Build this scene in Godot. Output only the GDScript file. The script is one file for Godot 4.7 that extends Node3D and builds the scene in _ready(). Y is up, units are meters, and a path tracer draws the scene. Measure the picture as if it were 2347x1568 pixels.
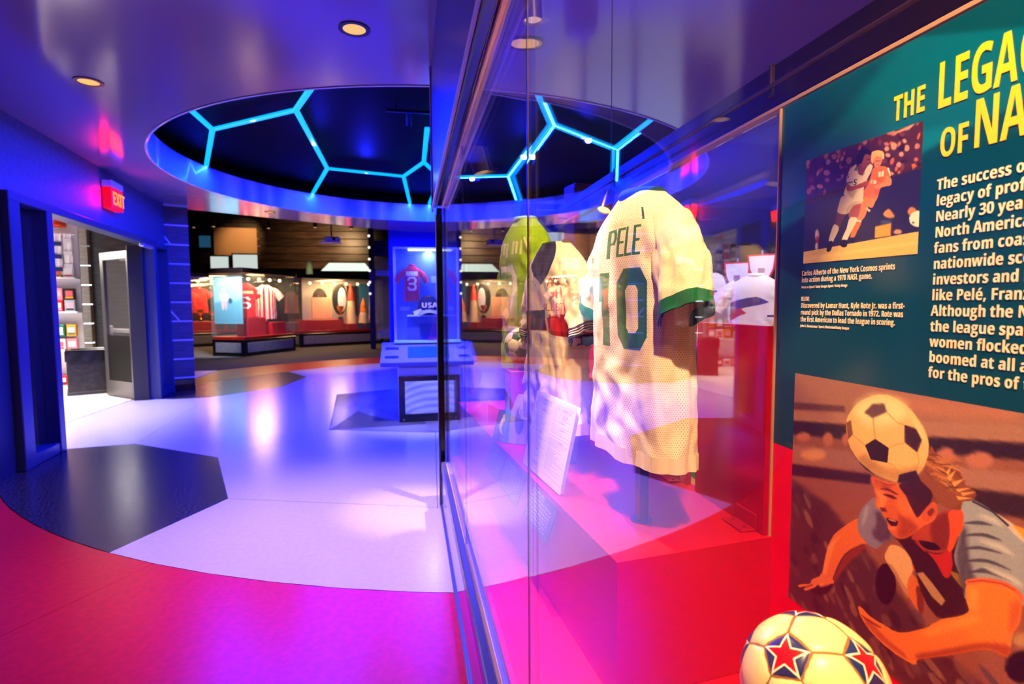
extends Node3D
# A sports museum gallery seen along the front of a glass display case. Metres, y up; the case glass is the plane x = 0.21.

class MB:
	var st := SurfaceTool.new()
	func _init() -> void:
		st.begin(Mesh.PRIMITIVE_TRIANGLES)
	func tri(a: Vector3, b: Vector3, c: Vector3, g := -1) -> void:  # counter-clockwise seen from outside
		st.set_smooth_group(g)
		st.add_vertex(a); st.add_vertex(c); st.add_vertex(b)
	func poly(p: Array, mid: Vector3, g := -1) -> void:
		var n: Vector3 = (p[1] - p[0]).cross(p[2] - p[0])
		if n.dot((p[0] + p[2]) * 0.5 - mid) < 0: p.reverse()
		for i in range(1, p.size() - 1): tri(p[0], p[i], p[i + 1], g)
	func box(c: Vector3, s: Vector3, bev := 0.0, b := Basis()) -> MB:
		var h := s * 0.5
		var v := func(k: int, sg: Vector3) -> Vector3:
			var q := sg * (h - Vector3.ONE * bev)
			q[k] = sg[k] * h[k]
			return c + b * q
		for k in 3:
			var a := (k + 1) % 3
			var d := (k + 2) % 3
			for s0 in [-1, 1]:
				var p := []
				for e in [[-1, -1], [1, -1], [1, 1], [-1, 1]]:
					var sg := Vector3()
					sg[k] = s0; sg[a] = e[0]; sg[d] = e[1]
					p.append(v.call(k, sg))
				poly(p, c)
				if bev > 0:
					for s1 in [-1, 1]:
						var p0 := Vector3(); var p1 := Vector3()
						p0[a] = s0; p0[d] = s1; p0[k] = -1
						p1[a] = s0; p1[d] = s1; p1[k] = 1
						poly([v.call(a, p0), v.call(a, p1), v.call(d, p1), v.call(d, p0)], c)
		if bev > 0:
			for x in [-1, 1]:
				for y in [-1, 1]:
					for z in [-1, 1]:
						var sg := Vector3(x, y, z)
						poly([v.call(0, sg), v.call(1, sg), v.call(2, sg)], c)
		return self
	func bar(a: Vector3, b: Vector3, w: float, h: float, bev := 0.0) -> MB:  # a beam from a to b, w wide and h high
		var z := (b - a).normalized()
		var x := Vector3.UP.cross(z)
		x = Vector3.RIGHT if x.length() < 0.01 else x.normalized()
		return box((a + b) * 0.5, Vector3(w, h, (b - a).length()), bev, Basis(x, z.cross(x), z))
	func prism(p: PackedVector2Array, y0: float, y1: float) -> MB:  # p is (x, z); extruded upwards
		var t := Geometry2D.triangulate_polygon(p)
		for i in range(0, t.size(), 3):
			var q := [p[t[i]], p[t[i + 1]], p[t[i + 2]]]
			var up := []; var dn := []
			for k in q:
				up.append(Vector3(k.x, y1, k.y)); dn.append(Vector3(k.x, y0, k.y))
			poly(up, up[0] - Vector3.UP)
			poly(dn, dn[0] + Vector3.UP)
		var cw := 1.0 if Geometry2D.is_polygon_clockwise(p) else -1.0
		for i in p.size():
			var a := p[i]; var b := p[(i + 1) % p.size()]
			var out := Vector2(b.y - a.y, a.x - b.x) * cw
			var m := (a + b) * 0.5 - out
			poly([Vector3(a.x, y0, a.y), Vector3(b.x, y0, b.y), Vector3(b.x, y1, b.y), Vector3(a.x, y1, a.y)], Vector3(m.x, (y0 + y1) * 0.5, m.y))
		return self
	func grid(f: Callable, ni: int, nj: int, uv = null, flip := false) -> MB:  # f(u, v) over the unit square; smooth
		for i in ni:
			for j in nj:
				var q := [Vector2(i, j), Vector2(i + 1, j), Vector2(i + 1, j + 1), Vector2(i, j + 1)]
				for t in ([[0, 1, 2], [0, 2, 3]] if flip else [[0, 2, 1], [0, 3, 2]]):
					for k in t:
						var w := Vector2(q[k].x / ni, q[k].y / nj)
						st.set_smooth_group(0)
						var tx: Vector2 = uv.call(w.x, w.y) if uv != null else w
						st.set_uv(tx); st.set_uv2(tx)
						st.add_vertex(f.call(w.x, w.y))
		return self
	func lathe(prof: Array, n := 24, at := Vector3.ZERO, b := Basis()) -> MB:  # prof of (radius, height), from the bottom up
		for i in prof.size() - 1:
			for k in n:
				var a0 := TAU * k / n; var a1 := TAU * (k + 1) / n
				var g := func(p: Vector2, a: float) -> Vector3: return at + b * Vector3(p.x * cos(a), p.y, p.x * sin(a))
				var p0: Vector2 = prof[i]; var p1: Vector2 = prof[i + 1]
				var v := [g.call(p0, a0), g.call(p0, a1), g.call(p1, a1), g.call(p1, a0)]
				tri(v[0], v[2], v[1], i + 1)
				tri(v[0], v[3], v[2], i + 1)
		return self
	func tube(p: Array, r: float, n := 8) -> MB:
		for i in p.size() - 1:
			var z: Vector3 = (p[i + 1] - p[i]).normalized()
			var x := z.cross(Vector3.UP if absf(z.y) < 0.9 else Vector3.RIGHT).normalized()
			lathe([Vector2(0, 0), Vector2(r, 0), Vector2(r, p[i].distance_to(p[i + 1])), Vector2(0, p[i].distance_to(p[i + 1]))], n, p[i], Basis(x, z, x.cross(z)))
		return self
	func ball(c: Vector3, r: float, n := 16, sq := Vector3.ONE) -> MB:
		return grid(func(u, v): return c + Vector3(sin(v * PI) * cos(u * TAU), cos(v * PI), sin(v * PI) * sin(u * TAU)) * r * sq, n, n / 2)
	func done() -> ArrayMesh:
		st.generate_normals()
		st.index()
		return st.commit()

class Pic:  # a small painter: flat shapes, hard or soft, on an Image
	var im: Image
	func _init(w: int, h: int, c: Color) -> void:
		im = Image.create(w, h, false, Image.FORMAT_RGBA8)
		im.fill(c)
	static func fill(im: Image, p: PackedVector2Array, c: Color) -> void:
		var lo := 1e9; var hi := -1e9
		for q in p:
			lo = minf(lo, q.y); hi = maxf(hi, q.y)
		for y in range(maxi(0, floori(lo)), mini(im.get_height(), ceili(hi) + 1)):
			var xs := PackedFloat32Array()
			var yc := y + 0.5
			for i in p.size():
				var a := p[i]; var b := p[(i + 1) % p.size()]
				if (a.y <= yc) != (b.y <= yc): xs.append(a.x + (yc - a.y) / (b.y - a.y) * (b.x - a.x))
			xs.sort()
			for i in range(0, xs.size() - 1, 2):
				var x0 := clampi(roundi(xs[i]), 0, im.get_width()); var x1 := clampi(roundi(xs[i + 1]), 0, im.get_width())
				if x1 > x0: im.fill_rect(Rect2i(x0, y, x1 - x0, 1), c)
	func shape(p: PackedVector2Array, c: Color, blur := 0, al := 1.0) -> void:
		if blur < 2 and al >= 1.0: return fill(im, p, c)
		var r := Rect2(p[0], Vector2.ZERO)
		for q in p: r = r.expand(q)
		blur = maxi(blur, 1)
		var o := (r.position - Vector2.ONE * blur * 2).floor()
		var s := Vector2i(((r.size + Vector2.ONE * blur * 4) / blur).ceil()) * blur
		s = s.clamp(Vector2i(blur * 4, blur * 4), Vector2i(3000, 3000))
		var l := Image.create(s.x, s.y, false, Image.FORMAT_RGBA8)
		l.fill(Color(c, 0.0))
		fill(l, Transform2D(0, -o) * p, Color(c, al))
		if blur > 1:
			l.resize(s.x / blur, s.y / blur, Image.INTERPOLATE_LANCZOS)
			l.resize(s.x, s.y, Image.INTERPOLATE_CUBIC if blur > 3 else Image.INTERPOLATE_BILINEAR)
		im.blend_rect(l, Rect2i(Vector2i.ZERO, s), Vector2i(o))
	func lay(t: String, c: Color, blur := 0, al := 1.0) -> void:
		var p := PackedVector2Array()
		for w in t.split(" "):
			var q := w.split(",")
			p.append(Vector2(q[0].to_float(), q[1].to_float()))
		shape(p, c, blur, al)
	func line(a: Vector2, b: Vector2, w: float, c: Color) -> void:
		var d := (b - a).normalized() * w * 0.5
		var n := Vector2(-d.y, d.x)
		fill(im, PackedVector2Array([a - d + n, b + d + n, b + d - n, a - d - n]), c)
	func rect(x: float, y: float, w: float, h: float, c: Color) -> void:
		im.fill_rect(Rect2i(roundi(x), roundi(y), roundi(w), roundi(h)), c)
	func disc(x: float, y: float, rx: float, ry: float, c: Color, blur := 0, al := 1.0) -> void:
		var p := PackedVector2Array()
		for i in 28: p.append(Vector2(x + rx * cos(TAU * i / 28), y + ry * sin(TAU * i / 28)))
		shape(p, c, blur, al)
	func word(t: String, at: Vector2, s: Vector2, w: float, c: Color, gap := 1.6) -> void:  # block letters on a 4 by 6 grid; s is the size of a grid cell
		for ch in t:
			for run in GLYPH.get(ch, "").split("|"):
				var q: Array = []
				for k in run.split(" ", false):
					q.append(at + Vector2(k[0].to_int(), 6 - k[1].to_int()) * s)
				for i in q.size() - 1: line(q[i], q[i + 1], w, c)
			at.x += (4 + gap) * s.x if ch != "1" else (2.6 + gap) * s.x
	func tex() -> ImageTexture:
		return ImageTexture.create_from_image(im)

# each digit pair is a point (column, row counted upwards); | starts a new stroke
const GLYPH := {
	"0": "10 30 41 45 36 16 05 01 10", "1": "04 16 26 20|00 00", "2": "05 16 36 45 44 00 40", "3": "05 16 36 45 44 33 42 41 30 10 01|33 13", "5": "46 06 03 33 42 41 30 01", "6": "45 36 16 05 01 10 30 41 42 33 03", "7": "06 46 10",
	"8": "13 04 05 16 36 45 44 33 13 02 01 10 30 41 42 33", "A": "00 04 26 44 40|02 42", "B": "00 06 36 45 44 33 03|33 42 41 30 00", "C": "45 36 16 05 01 10 30 41", "D": "00 06 26 44 42 20 00", "E": "46 06 00 40|03 33",
	"F": "00 06 46|03 33", "G": "45 36 16 05 01 10 30 41 43 23", "H": "00 06|40 46|03 43", "I": "20 26", "K": "00 06|46 03 40", "L": "06 00 40", "M": "00 06 23 46 40", "N": "00 06 40 46", "O": "10 30 41 45 36 16 05 01 10", "P": "00 06 36 45 44 33 03",
	"R": "00 06 36 45 44 33 03|23 40", "S": "45 36 16 05 04 13 33 42 41 30 10 01", "T": "06 46|26 20", "U": "06 01 10 30 41 46", "V": "06 20 46", "W": "06 10 23 30 46", "Y": "06 23 46|23 20", "'": "26 24",
}

var store := {}
var names := {}

func mat(c: Color, rough := 0.6, metal := 0.0, spec := 0.5) -> StandardMaterial3D:
	var k := "%s %.3f %.2f %.2f" % [c.to_html(), rough, metal, spec]
	if not store.has(k):
		var m := StandardMaterial3D.new()
		m.albedo_color = c; m.roughness = rough; m.metallic = metal; m.metallic_specular = spec
		store[k] = m
	return store[k]
func glow(c: Color, e: float) -> StandardMaterial3D:
	var k := "glow %s %.3f" % [c.to_html(), e]
	if not store.has(k):
		var m := StandardMaterial3D.new()
		m.albedo_color = Color(0.05, 0.05, 0.05); m.roughness = 0.5
		m.emission_enabled = true; m.emission = c; m.emission_energy_multiplier = e
		store[k] = m
	return store[k]
func pane_mat(a := 0.03, spec := 0.5) -> StandardMaterial3D:
	var k := "pane %.3f %.3f" % [a, spec]
	if not store.has(k):
		var m := StandardMaterial3D.new()
		m.albedo_color = Color(0.9, 0.97, 0.95, a); m.roughness = 0.0; m.metallic_specular = spec
		m.transparency = BaseMaterial3D.TRANSPARENCY_ALPHA
		store[k] = m
	return store[k]
func pic_mat(p: Pic, rough := 0.6, spec := 0.5) -> StandardMaterial3D:
	var m := StandardMaterial3D.new()
	m.albedo_texture = p.tex(); m.roughness = rough; m.metallic_specular = spec
	return m
func grain(c: Color, amount: float, size: float, rough := 0.5, stretch := Vector3.ONE, spec := 0.5) -> StandardMaterial3D:  # a colour broken up by noise, laid in the world
	var k := "grain %s %.2f %.2f %.2f %s" % [c.to_html(), amount, size, rough, stretch]
	if store.has(k): return store[k]
	var n := NoiseTexture2D.new()
	n.width = 256; n.height = 256; n.seamless = true
	var f := FastNoiseLite.new()
	f.seed = store.size(); f.frequency = 0.04; f.fractal_octaves = 4
	n.noise = f
	var r := Gradient.new()
	r.set_color(0, c.darkened(amount)); r.set_color(1, c.lightened(amount * 0.6))
	n.color_ramp = r
	var m := StandardMaterial3D.new()
	m.albedo_texture = n; m.roughness = rough; m.metallic_specular = spec
	m.uv1_triplanar = true; m.uv1_world_triplanar = true; m.uv1_scale = stretch / size
	store[k] = m
	return m

func numbered(called: String) -> String:
	names[called] = names.get(called, -1) + 1
	return called if names[called] == 0 else "%s_%03d" % [called, names[called]]
func tag(o: Node, label: String, category := "", group := "") -> Node:
	o.set_meta("label", label)
	if category: o.set_meta("category", category)
	if group: o.set_meta("group", group)
	return o
func thing(called: String, label: String, category: String, at := Vector3.ZERO, turn := 0.0, group := "") -> Node3D:
	var o := Node3D.new()
	o.name = numbered(called); add_child(o, true)
	o.position = at; o.rotation.y = turn
	tag(o, label, category, group)
	return o
func part(p: Node3D, called: String, b, m: Material, label := "") -> MeshInstance3D:
	var o := MeshInstance3D.new()
	o.mesh = b.done() if b is MB else b
	o.material_override = m; o.name = called
	p.add_child(o, true)
	if label: o.set_meta("label", label)
	return o
func solo(called: String, b, m: Material, label: String, category: String, at := Vector3.ZERO, turn := 0.0, group := "") -> MeshInstance3D:
	var o := part(self, numbered(called), b, m)
	o.position = at; o.rotation.y = turn
	tag(o, label, category, group)
	return o
func struct(called: String, b, m: Material) -> MeshInstance3D:
	var o := part(self, called, b, m)
	o.set_meta("kind", "structure")
	return o
func again(src: Node3D, label: String, at: Vector3, turn := 0.0) -> Node3D:
	var o: Node3D = src.duplicate()
	o.name = numbered(String(src.name).rstrip("0123456789").trim_suffix("_")); add_child(o, true)
	o.position = at; o.rotation.y = turn
	o.set_meta("label", label)
	return o
func spot(at: Vector3, to: Vector3, c: Color, e: float, angle := 25.0, soft := 0.6, size := 0.03) -> void:
	var l := SpotLight3D.new()
	l.light_color = c; l.light_energy = e; l.spot_angle = angle; l.spot_angle_attenuation = soft; l.light_size = size
	l.spot_range = 40; l.spot_attenuation = 2; l.shadow_enabled = true
	l.name = "spot_beam"; add_child(l, true)
	l.look_at_from_position(at, to, Vector3.UP if absf((to - at).normalized().y) < 0.98 else Vector3.RIGHT)
func omni(at: Vector3, c: Color, e: float, size := 0.03) -> void:
	var l := OmniLight3D.new()
	l.light_color = c; l.light_energy = e; l.light_size = size; l.omni_range = 40; l.omni_attenuation = 2; l.shadow_enabled = true
	l.name = "lamp_beam"; add_child(l, true)
	l.position = at
func area(at: Vector3, to: Vector3, s: Vector2, c: Color, e: float) -> void:
	var l := AreaLight3D.new()
	l.light_color = c; l.light_energy = e; l.area_size = s; l.area_range = 40; l.area_attenuation = 2; l.shadow_enabled = true
	l.name = "panel_beam"; add_child(l, true)
	l.look_at_from_position(at, to, Vector3.UP if absf((to - at).normalized().y) < 0.98 else Vector3.RIGHT)
func text(p: Node3D, called: String, s: String, cap: float, at: Vector3, m: Material, squeeze := 1.0, turn := 0.0, bold := true, depth := 0.0008) -> MeshInstance3D:
	var f := SystemFont.new()
	f.font_names = PackedStringArray(["Droid Sans"]); f.font_weight = 700 if bold else 400
	var t := TextMesh.new()
	t.font = f; t.text = s; t.font_size = 64; t.depth = depth; t.curve_step = 1.0
	t.pixel_size = cap / (0.714 * 64)
	t.horizontal_alignment = HORIZONTAL_ALIGNMENT_LEFT
	t.vertical_alignment = VERTICAL_ALIGNMENT_TOP
	var o := MeshInstance3D.new()
	o.mesh = t; o.material_override = m; o.name = called
	p.add_child(o, true)
	var up := f.get_ascent(64) * t.pixel_size
	o.transform = Transform3D(Basis(Vector3.UP, turn) * Basis.from_scale(Vector3(squeeze, 1, 1)), at + Vector3(0, up, 0))
	return o

const WARM := Color(1.0, 0.80, 0.56)
const BLUE := Color(0.02, 0.16, 1.0)
const CREAM := Color(0.93, 0.88, 0.78)
const G := 0.225         # the plane of the case glass
const CEIL := 3.02
const HUB := Vector2(1.47, -8.157)   # middle of the floor pattern (x, z)
const EYE := Vector2(0.496, -7.575)  # middle of the round ceiling opening
const W0 := Vector3(-3.269, 0, -5.279)
const WTURN := 1.6973    # local x runs along the shop wall, away from the camera; local z points into the gallery

func _ready() -> void:
	var cam := Camera3D.new()
	cam.name = "camera"; add_child(cam)
	cam.position = Vector3(0, 1.4, 0)
	cam.rotation = Vector3(-0.06921, -0.18443, -0.00567)
	cam.near = 0.02; cam.far = 200
	var att := CameraAttributesPhysical.new()
	att.frustum_focal_length = 19.206; att.exposure_aperture = 3.4; att.frustum_focus_distance = 1.6
	cam.attributes = att
	cam.fov = 63.996
	cam.current = true
	var we := WorldEnvironment.new()
	var env := Environment.new()
	env.background_mode = Environment.BG_COLOR
	env.background_color = Color(0.01, 0.01, 0.014)
	env.tonemap_mode = Environment.TONE_MAPPER_LINEAR
	env.tonemap_exposure = 1.0
	env.sdfgi_enabled = true; env.ssao_enabled = true; env.ssil_enabled = true
	we.environment = env
	we.name = "surroundings"; add_child(we)
	# daylight and ceiling panels of the shop
	for x in [-4.7, -6.3, -7.9]:
		for z in [-6.4, -8.2, -10.0]: spot(Vector3(x, 2.96, z), Vector3(x, 0, z), Color(1.0, 0.96, 0.92), 15, 44, 0.8, 0.08)
	area(Vector3(-8.6, 2.93, -10.8), Vector3(-6.5, 1.2, -11.5), Vector2(2.0, 1.0), Color(1.0, 0.97, 0.94), 20)
	# cool light of the far gallery and of the hall behind the case
	area(Vector3(4.4, 2.97, -4.2), Vector3(4.4, 0, -4.2), Vector2(1.6, 3.0), Color(0.85, 0.92, 1.0), 3)

	floor_pattern()
	ceiling()
	shop_wall()
	shop()
	far_hall()
	glass_case()
	story_panel()
	case_contents()
	pedestal()
	hall_cases()
	other_side()

func ring(c: Vector2, r: float, n := 96, a0 := 0.0, a1 := TAU) -> PackedVector2Array:
	var p := PackedVector2Array()
	for i in (n if a1 - a0 > TAU - 0.01 else n + 1): p.append(c + Vector2(cos(a0 + (a1 - a0) * i / n), sin(a0 + (a1 - a0) * i / n)) * r)
	return p

func floor_pattern() -> void:
	var f := struct("floor", MB.new().box(Vector3(-1, -0.07, -10), Vector3(40, 0.12, 36)), mat(Color(0.24, 0.22, 0.22), 0.8))
	var white := grain(Color(0.80, 0.77, 0.76), 0.04, 0.5, 0.2)
	var black := grain(Color(0.055, 0.045, 0.06), 0.5, 0.25, 0.24)
	var red := grain(Color(0.86, 0.06, 0.07), 0.10, 0.5, 0.3, Vector3.ONE, 0.42)
	var carpet := grain(Color(0.20, 0.17, 0.17), 0.4, 0.35, 0.95)
	var blacks := []
	var disc := ring(HUB, 5.72)
	var v := func(s: String) -> PackedVector2Array:
		var p := PackedVector2Array()
		for w in s.split(" "): p.append(Vector2(w.get_slice(",", 0).to_float(), w.get_slice(",", 1).to_float()))
		return p
	for s in ["-1.321,-4.207 -1.768,-5.403 -2.777,-6.118 -4.2,-5.9 -4.6,-3.2 -1.9,-2.95 -1.73,-3.349", "-0.913,-6.337 -1.154,-8.888 -0.335,-9.248 1.75,-8.65 1.9,-6.55 0.254,-5.962", "-1.993,-11.201 -2.193,-9.863 -3.036,-9.016 -3.503,-8.961 -4.9,-9.3 -4.6,-12.6 -2.62,-12.35",
			"2.3,-13.0 3.9,-12.0 5.2,-12.7 5.0,-14.9 2.0,-14.9", "5.2,-8.9 5.5,-6.9 8.2,-6.4 8.2,-9.6", "2.5,-4.6 1.2,-3.3 1.4,-2.0 4.6,-2.0 4.7,-3.9"]:
		blacks.append(v.call(s))
	var cells := [disc]
	var cuts := blacks.duplicate()
	for s in ["-1.768,-5.403 -0.913,-6.337", "-2.777,-6.118 -3.036,-9.016", "-2.193,-9.863 -1.154,-8.888", "-1.321,-4.207 0.166,-3.732", "0.166,-3.732 0.254,-5.962", "0.166,-3.732 1.2,-3.3", "-1.993,-11.201 0.3,-11.8", "0.3,-11.8 -0.335,-9.248", "0.3,-11.8 2.3,-13", "1.75,-8.65 3.9,-12", "1.9,-6.55 5.2,-8.9", "1.9,-6.55 2.5,-4.6", "4.7,-3.9 5.5,-6.9", "5.2,-12.7 5.2,-8.9"]:
		var e: PackedVector2Array = v.call(s)
		var d := (e[1] - e[0]).normalized()
		var n := Vector2(-d.y, d.x) * 0.0022
		cuts.append(PackedVector2Array([e[0] - d * 0.02 + n, e[1] + d * 0.02 + n, e[1] + d * 0.02 - n, e[0] - d * 0.02 - n]))
	for c in cuts:
		var rest := []
		for cell in cells:
			for q in Geometry2D.clip_polygons(cell, c): rest.append(q)
		cells = rest
	for c in cells:
		if c.size() > 2 and not Geometry2D.is_polygon_clockwise(c): part(f, "white_terrazzo_panel", MB.new().prism(c, -0.01, 0.0), white)
	for b in blacks:
		for q in Geometry2D.intersect_polygons(b, disc):
			for g in Geometry2D.offset_polygon(q, -0.0015): part(f, "black_terrazzo_panel", MB.new().prism(g, -0.01, 0.0), black)
	for i in 12:
		var a := TAU * i / 12
		var p := ring(HUB, 7.2, 12, a + 0.0002, a + TAU / 12 - 0.0002)
		var q := ring(HUB, 5.724, 12, a + 0.0002, a + TAU / 12 - 0.0002)
		q.reverse()
		p.append_array(q)
		part(f, "red_terrazzo_panel", MB.new().prism(p, -0.01, 0.0), red)
	for i in 2:
		var p := ring(HUB, 7.203, 48, PI * i - 0.0, PI * (i + 1))
		p.append_array(PackedVector2Array([Vector2(-20, HUB.y), Vector2(-20, 6), Vector2(18, 6), Vector2(18, HUB.y)] if i == 0 else [Vector2(18, HUB.y), Vector2(18, -27), Vector2(-20, -27), Vector2(-20, HUB.y)]))
		part(f, "carpet", MB.new().prism(p, -0.01, 0.0), carpet)

func ceiling() -> void:
	var m := mat(Color(0.58, 0.48, 0.53), 0.13, 0.0, 0.75)
	var c := Node3D.new()
	c.name = "ceiling"; add_child(c); c.set_meta("kind", "structure")
	for i in 2:  # two slabs meet at the line through the opening
		var p := PackedVector2Array()
		if i == 0:
			p = PackedVector2Array([Vector2(EYE.x, -12.8), Vector2(-0.4, -12.35), Vector2(-3.6, -10.2), Vector2(-3.95, -9.9), Vector2(-5.1, -13), Vector2(-13, -13), Vector2(-13, 5), Vector2(EYE.x, 5)])
			p.append_array(ring(EYE, 3.356, 64, PI / 2, PI * 1.5))
		else:
			p = PackedVector2Array([Vector2(EYE.x, 5), Vector2(12, 5), Vector2(12, -18), Vector2(EYE.x, -12.8)])
			p.append_array(ring(EYE, 3.356, 64, -PI / 2, PI / 2))
		part(c, "ceiling_slab", MB.new().prism(p, CEIL, CEIL + 0.3), m)
	var rim := MB.new()
	var prof := [Vector2(3.354, CEIL - 0.006), Vector2(3.354, CEIL + 0.318)]
	rim.grid(func(u, w): return Vector3(EYE.x + cos(u * TAU) * prof[0].x, lerpf(prof[0].y, prof[1].y, w), EYE.y + sin(u * TAU) * prof[0].x), 128, 1)
	rim.grid(func(u, w): return Vector3(EYE.x + cos(u * TAU) * (3.354 + 0.02 * w), prof[0].y, EYE.y + sin(u * TAU) * (3.354 + 0.02 * w)), 128, 1)
	rim.grid(func(u, w): return Vector3(EYE.x + cos(u * TAU) * (3.354 + 0.5 * w), prof[1].y, EYE.y + sin(u * TAU) * (3.354 + 0.5 * w)), 128, 1)
	part(c, "opening_rim", rim, mat(Color(0.86, 0.84, 0.86), 0.25))
	part(c, "dark_backing", MB.new().lathe([Vector2(0, CEIL + 0.50), Vector2(3.7, CEIL + 0.50), Vector2(3.7, CEIL + 0.31)], 64, Vector3(EYE.x, 0, EYE.y)), mat(Color(0.03, 0.025, 0.03), 0.6, 0, 0.12))
	# the soccer-ball lattice of blue tubes
	var neon := thing("neon_lattice", "glowing blue tube lattice like soccer ball seams in the round ceiling opening", "neon light")
	var y := CEIL + 0.335
	var pts := {}
	var runs := []
	var half := {"A": Vector2(-2.117, -6.74), "B": Vector2(-1.084, -5.937), "C": Vector2(-1.123, -8.352), "D": Vector2(-0.052, -8.671), "a": Vector2(-2.11, -5.45), "b": Vector2(-0.45, -4.38), "c": Vector2(-2.8, -8.575), "d": Vector2(-1.663, -10.348), "e": Vector2(0.049, -10.986), "E": Vector2(0.23, -7.78), "f": Vector2(0.23, -6.3)}
	for s in ["AB", "BC", "CD", "DE", "Aa", "Ac", "Bb", "Cd", "De", "Ef"]:
		for k in half: pts[k] = Vector3(half[k].x, y, half[k].y)
		for side in (2 if s != "Ef" else 1): runs.append([pts[s[0]], pts[s[1]]] if side == 0 else [Vector3(0.46 - pts[s[0]].x, y, pts[s[0]].z), Vector3(0.46 - pts[s[1]].x, y, pts[s[1]].z)])
	for r in runs:
		var a: Vector3 = r[0]; var b: Vector3 = r[1]
		part(neon, "neon_tube", MB.new().bar(a, b - (b - a).normalized() * (0.09 if Vector2(b.x - EYE.x, b.z - EYE.y).length() > 3.2 and Vector2(b.x - EYE.x, b.z - EYE.y).length() < 3.6 else 0.0), 0.056, 0.03, 0.006), glow(Color(0.0, 0.62, 1.0), 1.8))
		var l := AreaLight3D.new()
		l.light_color = Color(0.02, 0.10, 1.0); l.light_energy = 6.0 * a.distance_to(b); l.area_size = Vector2(0.01, a.distance_to(b)); l.area_range = 40; l.area_attenuation = 2; l.shadow_enabled = true
		l.name = "neon_beam"; add_child(l, true)
		l.look_at_from_position((a + b) * 0.5 - Vector3(0, 0.018, 0), (a + b) * 0.5 - Vector3(0, 2, 0), (b - a).normalized())
	for q in [Vector2(-1.105, -7.15), Vector2(1.565, -7.15), Vector2(-0.588, -8.51), Vector2(1.048, -8.51), Vector2(-1.6, -6.34), Vector2(2.06, -6.34)]: omni(Vector3(q.x, CEIL + 0.30, q.y), Color(0.10, 0.12, 1.0), 2.2, 0.03)
	var tk := thing("track_light", "dark track bar with one spotlight head hanging inside the round ceiling opening", "spotlight", Vector3(0.0, CEIL + 0.40, -6.05))
	part(tk, "track_bar", MB.new().box(Vector3(0.05, 0.02, 0), Vector3(0.5, 0.03, 0.035), 0.004), mat(Color(0.1, 0.1, 0.12), 0.3, 0.5))
	part(tk, "lamp_head", MB.new().lathe([Vector2(0.03, 0), Vector2(0.033, 0.12), Vector2(0, 0.125)], 16, Vector3(0.03, -0.13, 0), Basis(Vector3.RIGHT, 0.25)), mat(Color(0.16, 0.17, 0.24), 0.3, 0.5))
	part(tk, "ceiling_stem", MB.new().tube([Vector3(-0.1, 0.03, 0), Vector3(-0.1, 0.1, 0)], 0.008, 6), mat(Color(0.1, 0.1, 0.12), 0.3, 0.5))
	spot(Vector3(0.03, CEIL + 0.24, -5.98), Vector3(0.2, 0.45, -6.6), Color(1.0, 0.97, 0.94), 9, 20, 0.9)
	# recessed downlights
	for d in [["by the case fascia, front of the ceiling", Vector3(-0.289, CEIL, -3.45)], ["nearest the shop doors", Vector3(-2.248, CEIL, -4.564)], ["just beyond the far rim of the round opening", Vector3(-2.35, CEIL, -10.25)]]:
		var t := thing("downlight", "round recessed warm downlight " + d[0], "downlight", d[1], 0, "recessed ceiling downlights")
		part(t, "trim_ring", MB.new().lathe([Vector2(0.066, 0.012), Vector2(0.066, -0.006), Vector2(0.092, -0.006), Vector2(0.095, 0.012)], 28), mat(Color(0.25, 0.22, 0.22), 0.35, 0.6))
		part(t, "lens", MB.new().lathe([Vector2(0, -0.003), Vector2(0.066, -0.003), Vector2(0.066, 0.01)], 28), glow(Color(1.0, 0.72, 0.30), 1.15))
	spot(Vector3(-0.289, CEIL - 0.03, -3.45), Vector3(-0.289, 0, -3.25), WARM, 12, 38, 1.0, 0.05)
	spot(Vector3(-2.248, CEIL - 0.03, -4.564), Vector3(-2.248, 0, -4.2), WARM, 4, 36, 1.0, 0.05)
	spot(Vector3(-1.3, CEIL - 0.03, -11.3), Vector3(-1.7, 0, -13.2), WARM, 9, 30, 1.0, 0.05)

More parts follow.
